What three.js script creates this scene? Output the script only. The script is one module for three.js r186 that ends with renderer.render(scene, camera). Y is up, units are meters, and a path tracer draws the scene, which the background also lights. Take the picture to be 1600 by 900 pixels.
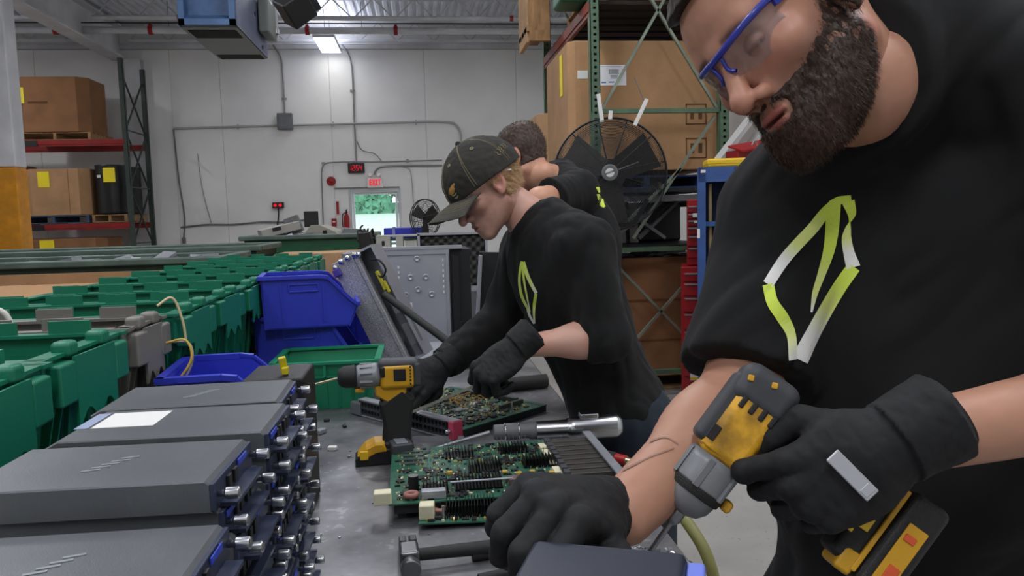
import * as THREE from 'three';
import { RoundedBoxGeometry } from 'three/addons/geometries/RoundedBoxGeometry.js';
import { mergeGeometries, mergeVertices } from 'three/addons/utils/BufferGeometryUtils.js';
import { FontLoader } from 'three/addons/loaders/FontLoader.js';
import { RectAreaLightUniformsLib } from 'three/addons/lights/RectAreaLightUniformsLib.js';
import { createNoise3D } from 'simplex-noise';

// ---------------------------------------------------------------- camera, sky, lights, exposure
const scene = new THREE.Scene();
const camera = new THREE.PerspectiveCamera(2 * Math.atan(450 / 1200) * 180 / Math.PI, 16 / 9, 0.05, 200);
camera.rotation.order = 'YXZ';
camera.position.set(0, 1.5, 0);
camera.rotation.set(-5.3 * Math.PI / 180, -6.7 * Math.PI / 180, -1.5 * Math.PI / 180);
const renderer = new THREE.WebGLRenderer({ antialias: true });
renderer.toneMapping = THREE.LinearToneMapping;
renderer.toneMappingExposure = 0.86;
renderer.shadowMap.enabled = true;
RectAreaLightUniformsLib.init();
scene.background = new THREE.Color(0.8, 0.9, 1.0);
scene.backgroundIntensity = 3.2;
const LAMP_POWER = 46;          // radiance of a high-bay fitting
const LAMP_SPOTS = [            // [x, z, length along z]
  [-1.6, -15.15, 1.25], [-7.4, -12.2, 1.2], [2.9, -10.6, 1.2], [-1.0, -10.3, 1.2], [-4.2, -7.2, 1.2], [0.2, -5.2, 1.2], [-1.9, -2.4, 1.2],
  [1.9, -1.5, 1.2], [-5.2, -0.5, 1.2], [0.1, 1.1, 1.2], [-2.6, 2.2, 1.2]];

// ---------------------------------------------------------------- helpers
const PI = Math.PI, rad = (d) => d * PI / 180;
const V = (x, y, z) => new THREE.Vector3(x, y, z);
let seed = 7;
const rnd = () => { seed = (seed * 1664525 + 1013904223) >>> 0; return seed / 4294967296; };
const rr = (a, b) => a + (b - a) * rnd();
const names = new Map();
function numbered(n) { const k = names.get(n) || 0; names.set(n, k + 1); return k ? n + '_' + String(k).padStart(3, '0') : n; }
function tag(o, label, category, group, kind) {
  if (label) o.userData.label = label;
  if (category) o.userData.category = category;
  if (group) o.userData.group = group;
  if (kind) o.userData.kind = kind;
  return o;
}
function thing(name, label, category, pos = [0, 0, 0], turn = 0, group) {
  const o = new THREE.Group(); o.name = numbered(name); scene.add(o);
  o.position.set(...pos); o.rotation.y = turn;
  return tag(o, label, category, group);
}
function copyOf(root, pos, turn, label, group) {
  const c = root.clone(); c.name = numbered(root.name.replace(/_\d{3}$/, '')); scene.add(c);
  c.userData = { ...root.userData };
  if (pos) c.position.set(...pos);
  if (turn !== undefined) c.rotation.y = turn;
  if (label) c.userData.label = label;
  if (group) c.userData.group = group;
  return c;
}
function boxUV(g) {                       // uv in metres, projected along the dominant axis
  const p = g.attributes.position, n = g.attributes.normal, uv = new Float32Array(p.count * 2);
  for (let i = 0; i < p.count; i++) {
    const ax = Math.abs(n.getX(i)), ay = Math.abs(n.getY(i)), az = Math.abs(n.getZ(i));
    if (ax >= ay && ax >= az) { uv[2 * i] = p.getZ(i); uv[2 * i + 1] = p.getY(i); }
    else if (ay >= az) { uv[2 * i] = p.getX(i); uv[2 * i + 1] = p.getZ(i); }
    else { uv[2 * i] = p.getX(i); uv[2 * i + 1] = p.getY(i); }
  }
  g.setAttribute('uv', new THREE.BufferAttribute(uv, 2));
  return g;
}
function flat(g, keepUV) {
  let h = g.index ? g.toNonIndexed() : g;
  for (const k of Object.keys(h.attributes)) if (!['position', 'normal', 'uv'].includes(k)) h.deleteAttribute(k);
  if (!h.attributes.normal) h.computeVertexNormals();
  if (!keepUV || !h.attributes.uv) boxUV(h);
  return h;
}
const M4 = new THREE.Matrix4(), Q = new THREE.Quaternion(), E3 = new THREE.Euler();
function place(g, x = 0, y = 0, z = 0, rx = 0, ry = 0, rz = 0, order = 'XYZ') {
  return g.applyMatrix4(new THREE.Matrix4().makeRotationFromEuler(new THREE.Euler(rx, ry, rz, order)).setPosition(x, y, z));
}
class MB {                                // mesh builder: collects geometries, builds ONE named mesh
  constructor() { this.g = []; }
  add(g, ...p) { const h = flat(g); if (p.length) place(h, ...p); this.g.push(h); return this; }
  raw(g) { this.g.push(flat(g, true)); return this; }
  box(w, h, d, x = 0, y = 0, z = 0, rx = 0, ry = 0, rz = 0) { return this.add(new THREE.BoxGeometry(w, h, d), x, y, z, rx, ry, rz); }
  rbox(w, h, d, r, x = 0, y = 0, z = 0, rx = 0, ry = 0, rz = 0, s = 1) { return this.add(new RoundedBoxGeometry(w, h, d, s, r), x, y, z, rx, ry, rz); }
  bar(a, b, w, h) {                       // square bar between two points
    const d = V(...b).sub(V(...a)), L = d.length(), g = flat(new THREE.BoxGeometry(w, h ?? w, L));
    const m = new THREE.Matrix4().lookAt(V(...b), V(...a), Math.abs(d.y) > 0.99 * L ? V(0, 0, 1) : V(0, 1, 0));
    g.applyMatrix4(m.setPosition((a[0] + b[0]) / 2, (a[1] + b[1]) / 2, (a[2] + b[2]) / 2)); this.g.push(g); return this;
  }
  rod(a, b, r, r2 = r, n = 10) {          // round bar between two points
    const d = V(...b).sub(V(...a)), L = d.length(), g = flat(new THREE.CylinderGeometry(r2, r, L, n));
    g.applyQuaternion(new THREE.Quaternion().setFromUnitVectors(V(0, 1, 0), d.normalize())).translate((a[0] + b[0]) / 2, (a[1] + b[1]) / 2, (a[2] + b[2]) / 2);
    this.g.push(g); return this;
  }
  cyl(r, h, x = 0, y = 0, z = 0, rx = 0, ry = 0, rz = 0, n = 20, r2 = r) { return this.add(new THREE.CylinderGeometry(r2, r, h, n), x, y, z, rx, ry, rz); }
  tube(pts, r, seg = 40, n = 8) { return this.add(new THREE.TubeGeometry(new THREE.CatmullRomCurve3(pts.map((p) => V(...p))), seg, r, n)); }
  lathe(prof, n = 28, ...p) { return this.add(new THREE.LatheGeometry(prof.map(([r, y]) => new THREE.Vector2(r, y)), n), ...p); }
  ext(pts, depth, bevel = 0, ...p) {      // polygon in xy, extruded along +z
    const s = Array.isArray(pts) ? new THREE.Shape(pts.map(([x, y]) => new THREE.Vector2(x, y))) : pts;
    return this.add(new THREE.ExtrudeGeometry(s, { depth, bevelEnabled: bevel > 0, bevelSize: bevel, bevelThickness: bevel, bevelSegments: 1, curveSegments: 8 }), ...p);
  }
  mat(m) { for (const g of this.g) g.applyMatrix4(m); return this; }
  move(...p) { for (const g of this.g) place(g, ...p); return this; }
  geo() { return this.g.length === 1 ? this.g[0] : mergeGeometries(this.g); }
  build(name, material, parent) { return mesh(name, this.geo(), material, parent); }
}
function mesh(name, g, material, parent) {
  const m = new THREE.Mesh(g, material);
  m.castShadow = m.receiveShadow = true;
  m.name = parent ? name : numbered(name);
  (parent || scene).add(m);
  return m;
}
const struct = (name, b, material, parent) => { const m = b instanceof MB ? b.build(name, material, parent) : mesh(name, b, material, parent); if (!parent) m.userData.kind = 'structure'; return m; };
function alone(name, b, material, label, category, group) { return tag(b.build(name, material), label, category, group); }
// a thing whose mesh coordinates are worlds: shift its origin to its base
function rebase(o) { return o; }

// ---------------------------------------------------------------- procedural textures
function hash(x, y, s) { let h = (x * 374761393 + y * 668265263 + s * 1442695041) | 0; h = Math.imul(h ^ (h >>> 13), 1274126177); return ((h ^ (h >>> 16)) >>> 0) / 4294967296; }
function vnoise(u, v, f, s) {             // tileable value noise, f cells per tile
  const x = u * f, y = v * f, x0 = Math.floor(x), y0 = Math.floor(y), a = x - x0, b = y - y0, sa = a * a * (3 - 2 * a), sb = b * b * (3 - 2 * b);
  const m = (n) => ((n % f) + f) % f;
  const h = (i, j) => hash(m(i), m(j), s);
  return (h(x0, y0) * (1 - sa) + h(x0 + 1, y0) * sa) * (1 - sb) + (h(x0, y0 + 1) * (1 - sa) + h(x0 + 1, y0 + 1) * sa) * sb;
}
function fbm(u, v, f, o, s) { let t = 0, a = 0.5, n = 0; for (let i = 0; i < o; i++) { t += a * vnoise(u, v, f, s + i * 17); n += a; a *= 0.5; f *= 2; } return t / n; }
function tex(size, metres, fn, srgb = true) {
  const d = new Uint8Array(size * size * 4);
  for (let j = 0; j < size; j++) for (let i = 0; i < size; i++) {
    const c = fn(i / size, j / size), k = 4 * (j * size + i);
    if (typeof c === 'number') { d[k] = d[k + 1] = d[k + 2] = Math.max(0, Math.min(255, c)); } else for (let q = 0; q < 3; q++) d[k + q] = Math.max(0, Math.min(255, c[q]));
    d[k + 3] = 255;
  }
  const t = new THREE.DataTexture(d, size, size);
  t.wrapS = t.wrapT = THREE.RepeatWrapping; t.magFilter = THREE.LinearFilter; t.minFilter = THREE.LinearFilter;
  if (srgb) t.colorSpace = THREE.SRGBColorSpace;
  t.repeat.set(1 / metres, 1 / metres); t.needsUpdate = true;
  return t;
}
function canvasTex(w, h, draw) {
  const c = document.createElement('canvas'); c.width = w; c.height = h;
  draw(c.getContext('2d'), w, h);
  const t = new THREE.CanvasTexture(c); t.colorSpace = THREE.SRGBColorSpace; return t;
}
function std(color, roughness, metalness = 0, extra = {}) {
  const c = Array.isArray(color) ? new THREE.Color().setRGB(...color) : new THREE.Color(color);
  return new THREE.MeshPhysicalMaterial({ color: c, roughness, metalness, ...extra });
}
const blotch = tex(256, 1.7, (u, v) => 200 + 55 * fbm(u, v, 4, 5, 3) * 1.0);                 // gentle dirt, multiplies the colour
const blotch2 = tex(256, 0.45, (u, v) => { const a = fbm(u, v, 4, 5, 31); return 185 + 70 * a; });
const grain = tex(256, 0.12, (u, v) => 255 * fbm(u, v, 32, 3, 5), false);
const fineBump = tex(256, 0.05, (u, v) => 255 * fbm(u, v, 64, 2, 9), false);
const scuffRough = tex(512, 0.6, (u, v) => 95 + 110 * fbm(u, v, 6, 6, 12) + (vnoise(u, v, 128, 4) > 0.93 ? 40 : 0), false);
// ---------------------------------------------------------------- materials
const MT = {};
MT.concrete = std('#ffffff', 0.75, 0, { map: tex(512, 2.4, (u, v) => { const a = fbm(u, v, 5, 6, 21), b = vnoise(u, v, 200, 8); const c = 136 + 50 * a - (b > 0.96 ? 30 : 0); return [c, c * 0.985, c * 0.95]; }), bumpMap: grain, bumpScale: 0.0008 });
MT.wall = std('#ffffff', 0.85, 0, { map: tex(512, 3.1, (u, v) => { const a = fbm(u, v, 4, 6, 41), b = fbm(u, v, 2, 3, 5); const c = 226 + 20 * a - 10 * b; return [c, c * 0.998, c * 0.985]; }), bumpMap: grain, bumpScale: 0.0006 });
MT.deck = std('#eef0f8', 0.5, 0.1, { map: blotch });
MT.steelWhite = std('#e2e3e6', 0.55, 0, { map: blotch });
MT.steelYellow = std('#f0a012', 0.5, 0, { map: blotch2 });
MT.redPaint = std('#b3121a', 0.45, 0, { map: blotch2 });
MT.beamRed = std('#a01c1a', 0.4, 0, { map: blotch2 });
MT.beamRust = std('#96463a', 0.5, 0, { map: blotch2 });
MT.rackGreen = std('#5f7f63', 0.5, 0, { map: blotch2 });
MT.rackDark = std('#3c4a42', 0.5, 0, { map: blotch2 });
MT.rackBrace = std('#93a08e', 0.4, 0.3, { map: blotch2 });
MT.conduit = std('#8f8f8f', 0.4, 0.6);
MT.conduitPaint = std('#aaaaa8', 0.6, 0);
MT.greyPaint = std('#7d8083', 0.55, 0, { map: blotch2 });
MT.blackPlastic = std('#141516', 0.45, 0, { bumpMap: fineBump, bumpScale: 0.0003 });
MT.darkMetal = std('#26292b', 0.5, 0.3);
const cardTex = (r, g, b, s) => tex(512, 0.8, (u, v) => { const f = 0.5 + 0.5 * Math.sin(u * 2 * PI * 120), a = fbm(u, v, 4, 6, s), n = vnoise(u, v, 128, s); const k = 0.84 + 0.2 * a + 0.02 * f + 0.04 * n; return [r * k, g * k, b * k]; });
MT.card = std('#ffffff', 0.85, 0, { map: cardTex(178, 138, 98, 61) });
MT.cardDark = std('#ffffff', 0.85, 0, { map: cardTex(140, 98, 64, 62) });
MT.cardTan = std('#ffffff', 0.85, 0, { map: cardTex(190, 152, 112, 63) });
MT.wood = std('#ffffff', 0.75, 0, { map: tex(256, 0.5, (u, v) => { const g = fbm(u, v * 0.25, 16, 4, 71), a = fbm(u, v, 4, 3, 72); const k = 0.75 + 0.4 * g + 0.1 * a; return [150 * k, 116 * k, 78 * k]; }) });
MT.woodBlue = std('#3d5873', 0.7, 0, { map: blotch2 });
MT.paperWhite = std('#dcdcd8', 0.8); MT.paperYellow = std('#f2dd1c', 0.7);
MT.totegreen = std('#0f7356', 0.42, 0, { bumpMap: fineBump, bumpScale: 0.0002 });
MT.totegrey = std('#77756f', 0.45, 0, { bumpMap: fineBump, bumpScale: 0.0002 });
MT.tubgreen = std('#1a8560', 0.45);
MT.binblue = std('#2d3aba', 0.38, 0, { bumpMap: fineBump, bumpScale: 0.0002 });
MT.dumpster = std('#2c4a3c', 0.5, 0, { map: blotch2 });
MT.dumpsterBright = std('#1d6b45', 0.5, 0, { map: blotch2 });
MT.dumpRim = std('#6b7f74', 0.45, 0.2, { map: blotch2 });
MT.bench = std('#b2b3b6', 0.74, 0.66, { map: tex(1024, 1.3, (u, v) => { const a = fbm(u, v, 5, 6, 81), b = fbm(u, v, 60, 3, 82), d = fbm(u, v, 3, 5, 83), e = fbm(u, v, 24, 4, 84); let c = 128 + 110 * a + 30 * (b - 0.5); c -= 150 * Math.max(0, d - 0.5) * (0.4 + e); if (b > 0.74) c += 26 * (d > 0.5 ? 1 : 0.3); return [c, c, c * 1.005]; }), roughnessMap: scuffRough });
MT.galv = std('#a8acb2', 0.38, 0.7, { map: blotch2 });
MT.galvBright = std('#c9ccd4', 0.42, 0.55, { map: blotch });
MT.speckled = std('#ffffff', 0.45, 0.5, { map: tex(256, 0.14, (u, v) => { const a = vnoise(u, v, 64, 91), b = vnoise(u, v, 96, 92); const c = 150 + 60 * a - (b > 0.75 ? 60 : 0); return [c, c, c * 1.02]; }) });
MT.chrome = std('#d7d9dc', 0.16, 1);
MT.polished = std('#c2c4c8', 0.25, 1);
MT.blueDuct = std('#5b7fb0', 0.42, 0.15, { map: blotch2 });
MT.greyDuct = std('#737a98', 0.45, 0.15, { map: blotch2 });
MT.router = std('#6a6e72', 0.42, 0.25, { map: tex(512, 0.5, (u, v) => { const a = fbm(u, v, 5, 5, 101), s = vnoise(u, v * 0.2, 160, 102) > 0.9 ? 8 : 0; const c = 205 + 45 * a + s; return [c, c, c]; }), bumpMap: fineBump, bumpScale: 0.0001 });
MT.routerFace = std('#343c52', 0.4, 0.2);
MT.cabBlue = std('#3d63a8', 0.42, 0, { map: blotch2 });
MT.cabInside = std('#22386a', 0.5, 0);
MT.toolRed = std('#b21a22', 0.35, 0, { map: blotch2 });
MT.yellowPlastic = std('#f4b81e', 0.42, 0, { map: blotch2 });
MT.rubberGrey = std('#4a4d52', 0.6, 0, { map: blotch2 });
MT.toolGrey = std('#9a9da1', 0.45, 0.2, { map: blotch2 });
MT.yellowCase = std('#e8c016', 0.4, 0);
MT.rubber = std('#1b1c1c', 0.65, 0, { bumpMap: fineBump, bumpScale: 0.0004 });
MT.hose = std('#7e7d45', 0.5);
MT.chip = std('#17181a', 0.45); MT.heatsink = std('#101112', 0.4, 0.5);
MT.ivory = std('#d8d3b4', 0.5); MT.amber = std('#b89b3f', 0.45); MT.solder = std('#b9bcc0', 0.3, 0.9);
MT.fanBlade = std('#2a2723', 0.6);
MT.foam = std('#3a3b38', 0.95);
MT.glass = std('#ffffff', 0.02, 0, { transmission: 1, thickness: 0, ior: 1.45 });
MT.ventBlack = std('#050707', 0.8);
MT.leaf = std('#4f8f6c', 0.8, 0);
MT.lampGlow = new THREE.MeshStandardMaterial({ color: '#ffffff', emissive: '#ffffff', emissiveIntensity: 3 });
MT.redGlow = new THREE.MeshStandardMaterial({ color: '#500008', emissive: '#ff1030', emissiveIntensity: 1.1 });
// ---------------------------------------------------------------- the room
const RX0 = -9.5, RX1 = 3.3, RZ0 = -16, RZ1 = 4.6, RH = 5.42;
struct('floor', new MB().box(RX1 - RX0 + 0.6, 0.2, RZ1 - RZ0 + 0.6, (RX0 + RX1) / 2, -0.1, (RZ0 + RZ1) / 2), MT.concrete);
const DX0 = -1.42, DX1 = -0.36, DH = 2.14;      // door opening
const wallBack = struct('wall_back', new MB()
  .box(DX0 - RX0 + 0.3, RH, 0.3, (RX0 - 0.3 + DX0) / 2, RH / 2, RZ0 - 0.15)
  .box(RX1 + 0.3 - DX1, RH, 0.3, (RX1 + 0.3 + DX1) / 2, RH / 2, RZ0 - 0.15)
  .box(DX1 - DX0, RH - DH, 0.3, (DX0 + DX1) / 2, (RH + DH) / 2, RZ0 - 0.15), MT.wall);
{
  const xs = [-9.5, -7.2, -4.73, -3.8, -1.69, 0.2, 2.07, 3.3], top = 4.9, g = 0.008;
  for (let i = 0; i + 1 < xs.length; i++) {
    const a = xs[i] + g, b = xs[i + 1] - g, bev = 0.006;
    const pts = i === 4 ? [[a, 0.01], [DX0, 0.01], [DX0, DH], [DX1, DH], [DX1, 0.01], [b, 0.01], [b, top], [a, top]] : [[a, 0.01], [b, 0.01], [b, top], [a, top]];
    new MB().ext(pts, 0.02, bev, 0, 0, RZ0 + 0.0).build('panel', MT.wall, wallBack);
  }
}
struct('trim_1', new MB().box(RX1 - RX0, 0.09, 0.05, (RX0 + RX1) / 2, 4.96, RZ0 + 0.03).box(RX1 - RX0, 0.02, 0.14, (RX0 + RX1) / 2, 5.0, RZ0 + 0.07), MT.steelWhite);
struct('wall_left', new MB().box(0.3, RH, RZ1 - RZ0, RX0 - 0.15, RH / 2, (RZ0 + RZ1) / 2), MT.wall);
struct('wall_right', new MB().box(0.3, RH, RZ1 - RZ0, RX1 + 0.15, RH / 2, (RZ0 + RZ1) / 2), MT.wall);
struct('wall_front', new MB().box(RX1 - RX0 + 0.6, RH, 0.3, (RX0 + RX1) / 2, RH / 2, RZ1 + 0.15), MT.wall);
// roof deck: trapezoid flutes running along z
const ceiling = struct('ceiling', (() => {
  const prof = []; const P = 0.152; let x = RX0;
  while (x < RX1) { prof.push([x, 0.04], [x + 0.025, 0], [x + 0.085, 0], [x + 0.11, 0.04]); x += P; }
  const b = [], y0 = RH - 0.02;
  const pos = [];
  for (let i = 0; i + 1 < prof.length; i++) {
    const [xa, ya] = prof[i], [xb, yb] = prof[i + 1];
    pos.push(xa, y0 + ya, RZ0 - 0.2, xb, y0 + yb, RZ0 - 0.2, xb, y0 + yb, RZ1, xa, y0 + ya, RZ0 - 0.2, xb, y0 + yb, RZ1, xa, y0 + ya, RZ1);
  }
  const g = new THREE.BufferGeometry(); g.setAttribute('position', new THREE.Float32BufferAttribute(pos, 3)); g.computeVertexNormals();
  return new MB().add(g).box(RX1 - RX0 + 0.6, 0.12, RZ1 - RZ0 + 0.6, (RX0 + RX1) / 2, RH + 0.1, (RZ0 + RZ1) / 2);
})(), MT.deck);
// open-web joists across the room, girders along it
for (const z of [-15.72, -14.05, -12.5, -10.9, -9.3, -7.7, -6.1, -4.5, -2.9, -1.3, 0.3, 1.9, 3.5]) {
  for (const [x0, x1] of [[RX0 + 0.05, -5.75], [-5.5, RX1 - 0.05]]) {
    const j = new THREE.Group(); j.name = 'joist'; ceiling.add(j);
    const bt = 5.02, tp = 5.37;
    new MB().box(x1 - x0, 0.05, 0.09, (x0 + x1) / 2, tp, z).build('top_chord', MT.steelWhite, j);
    new MB().box(x1 - x0 - 0.3, 0.045, 0.09, (x0 + x1) / 2, bt, z).build('bottom_chord', MT.steelWhite, j);
    const w = new MB(); let up = false;
    for (let x = x0 + 0.15; x + 0.36 < x1; x += 0.36) { w.rod([x, up ? tp : bt, z], [x + 0.36, up ? bt : tp, z], 0.012, 0.012, 5); up = !up; }
    w.build('web', MT.steelWhite, j);
  }
}
for (const gx of [-5.62]) {
  const g = new THREE.Group(); g.name = 'girder'; ceiling.add(g);
  new MB().box(0.02, 0.56, RZ1 - RZ0 - 0.1, gx, 5.0, (RZ0 + RZ1) / 2).build('web', MT.steelWhite, g);
  new MB().box(0.3, 0.025, RZ1 - RZ0 - 0.1, gx, 4.71, (RZ0 + RZ1) / 2).build('flange', MT.steelWhite, g);
  new MB().box(0.3, 0.025, RZ1 - RZ0 - 0.1, gx, 5.29, (RZ0 + RZ1) / 2).build('flange', MT.steelWhite, g);
}
// far-left beam end plate and short wall column under the girder
struct('trim_2', new MB().box(0.3, 4.7, 0.03, -5.35, 2.35, RZ0 + 0.24).box(0.03, 4.7, 0.22, -5.35, 2.35, RZ0 + 0.13).box(0.3, 4.7, 0.03, -5.35, 2.35, RZ0 + 0.035), MT.steelWhite);
{ // boxed steel column at the left edge of the view
  const t = thing('column', 'square white steel column with its lower half painted yellow, at the left edge', 'column', [-5.42, 0, -10.9]);
  new MB().rbox(0.5, 2.38, 0.3, 0.02, 0, 3.5, 0).build('upper_shaft', MT.steelWhite, t);
  new MB().rbox(0.5, 2.31, 0.3, 0.02, 0, 1.155, 0).build('lower_shaft', MT.steelYellow, t);
}
{
  const t = thing('spray_canister', 'white and yellow canister with a black hose hung on the yellow column', 'canister', [-5.66, 1.16, -10.66]);
  new MB().lathe([[0, 0], [0.09, 0.005], [0.1, 0.02], [0.1, 0.2], [0.07, 0.25], [0.03, 0.26], [0, 0.26]], 20).build('tank', MT.paperWhite, t);
  new MB().cyl(0.103, 0.06, 0, 0.03).cyl(0.1, 0.05, 0, 0.215, 0, 0, 0, 0, 20, 0.08).build('yellow_band', MT.yellowCase, t);
  new MB().tube([[0.0, 0.28, 0], [0.05, 0.5, 0.02], [0.14, 0.42, 0.04], [0.17, 0.2, 0.04], [0.15, 0.0, 0.04]], 0.014, 30, 6).build('hose', MT.rubber, t);
}
// ---- glass door and what is around it
{
  const d = struct('door_1', new MB().box(0.06, DH, 0.16, DX0 + 0.03, DH / 2, RZ0 - 0.06).box(0.06, DH, 0.16, DX1 - 0.03, DH / 2, RZ0 - 0.06).box(DX1 - DX0 - 0.12, 0.06, 0.16, (DX0 + DX1) / 2, DH - 0.03, RZ0 - 0.06), MT.steelWhite);
  const f = new MB(), x0 = DX0 + 0.07, x1 = DX1 - 0.07, z = RZ0 - 0.08;
  f.rbox(0.05, DH - 0.08, 0.05, 0.008, x0 + 0.025, (DH - 0.06) / 2, z).rbox(0.05, DH - 0.08, 0.05, 0.008, x1 - 0.025, (DH - 0.06) / 2, z).rbox(x1 - x0 - 0.1, 0.05, 0.05, 0.008, (x0 + x1) / 2, DH - 0.09, z).rbox(x1 - x0 - 0.1, 0.2, 0.05, 0.008, (x0 + x1) / 2, 0.11, z).rbox(x1 - x0 - 0.1, 0.06, 0.05, 0.008, (x0 + x1) / 2, 1.02, z);
  f.build('leaf_frame', std('#e8ebee', 0.4), d);
  new MB().box(x1 - x0 - 0.08, 1.0, 0.006, (x0 + x1) / 2, 1.55, z).build('pane', MT.glass, d);
  new MB().box(x1 - x0 - 0.08, 0.82, 0.006, (x0 + x1) / 2, 0.6, z).build('pane', MT.glass, d);
  new MB().rod([x0 + 0.06, 1.02, z + 0.08], [x1 - 0.06, 1.02, z + 0.08], 0.015).build('push_bar', MT.galv, d);
  struct('trim_3', new MB().box(1.3, 0.018, 0.04, -1.03, 2.165, RZ0 + 0.05), MT.greyPaint);
}
// outdoors, seen through the door: pale drive, bank and hedge
struct('driveway', new MB().box(30, 0.1, 14, -1, -0.1, -23.5), std('#c9c6bd', 0.9));
tag(new MB().box(40, 0.3, 17, -1, 0.62, -28.5, rad(7), 0, 0).build('lawn', std('#b4c4b4', 0.95)), 'pale grass bank outside the glass door', 'lawn', null, 'stuff');
{
  const g = new MB();
  for (let i = 0; i < 260; i++) {
    const x = rr(-8, 6), y = rr(1.7, 6.5), z = rr(-39.5, -37.6);
    const s = rr(0.25, 0.6);
    const o = new THREE.IcosahedronGeometry(s, 1); const p = o.attributes.position;
    for (let k = 0; k < p.count; k++) { const q = 0.75 + 0.5 * hash(k % 42, i, 3); p.setXYZ(k, p.getX(k) * q, p.getY(k) * q, p.getZ(k) * q); }
    o.computeVertexNormals(); g.add(o, x, y, z);
  }
  g.box(13, 2.4, 0.8, -1, 1.15, -38.6);
  alone('hedge', g, MT.leaf, 'leafy green hedge outdoors seen through the glass door', 'hedge');
}
// ---- lamps
LAMP_SPOTS.forEach(([x, z, len], i) => {
  const labels = ['bright rectangular high-bay light hanging near the far wall, above the clock', 'high-bay light fitting over the pallet rack'];
  const t = thing('ceiling_light', i === 0 ? labels[0] : 'high-bay light out of view, hanging over ' + ['the left pallet rack', 'the wall behind the right rack', 'the far dumpster', 'the long green dumpsters', 'the silver server lid', 'the brown carton and totes', 'the bearded worker', 'the left side of the tote table', 'the spot behind the camera', 'the far front corner of the room'][i - 1], 'light', [x, 4.78, z], 0, i ? 'high-bay lights out of view' : undefined);
  new MB().rbox(0.4, 0.06, len + 0.04, 0.015, 0, 0.06, 0).build('housing', MT.steelWhite, t);
  new MB().box(0.36, 0.012, len, 0, 0.024, 0).build('lamp_panel', MT.lampGlow, t);
  new MB().rod([0, 0.09, -len / 3], [0, 0.6, -len / 3], 0.006, 0.006, 5).rod([0, 0.09, len / 3], [0, 0.6, len / 3], 0.006, 0.006, 5).build('hanger', MT.greyPaint, t);
  const L = new THREE.RectAreaLight('#fbfbff', LAMP_POWER * (i === 0 ? 0.12 : 1), 0.36, len);
  L.position.set(x, 4.788, z); L.lookAt(x, 0, z); scene.add(L);
  new MB().box(0.3, 0.006, len * 0.9, 0, 0.094, 0).build('upper_lamp_panel', MT.lampGlow, t);
  const U = new THREE.RectAreaLight('#e6ecff', LAMP_POWER * 0.42, 0.3, len * 0.9); U.position.set(x, 4.882, z); U.lookAt(x, 10, z); scene.add(U);
});
// ---- pipes, conduits and boxes
{
  const t = thing('sprinkler_pipe', 'thick white sprinkler main with red couplings running below the roof', 'pipe', [0, 4.88, -14.3]);
  new MB().rod([RX0, 0, 0], [RX1, 0.0, 0], 0.06, 0.06, 14).build('pipe', MT.steelWhite, t);
  for (const x of [-6.05, -4.5, -1.85, -0.3, 2.4]) new MB().cyl(0.078, 0.07, x, 0, 0, 0, 0, PI / 2, 14).rbox(0.05, 0.06, 0.05, 0.008, x, 0.07, 0.02).build('coupling', MT.redPaint, t);
  for (const x of [-7.4, -4.2, -0.9, 2.1]) new MB().rod([x, 0.05, 0], [x, 0.5, 0], 0.006, 0.006, 5).build('hanger', MT.greyPaint, t);
  const u = thing('sprinkler_pipe', 'thinner white sprinkler branch line behind the main, with small red fittings', 'pipe', [0, 5.0, -13.9]);
  new MB().rod([-5.3, 0, 0], [RX1, 0.0, 0], 0.035, 0.035, 12).build('pipe', MT.steelWhite, u);
  for (const x of [-3.9, -2.1, 1.75]) new MB().cyl(0.05, 0.06, x, 0, 0, 0, 0, PI / 2, 12).build('coupling', MT.redPaint, u);
  const c = alone('cable_run', new MB().rod([RX0, 4.99, -14.24], [RX1, 4.99, -14.24], 0.012, 0.012, 6), MT.blackPlastic, 'black cable laid along the top of the thick sprinkler main', 'cable');
}
const ZW = RZ0 + 0.03;
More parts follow.
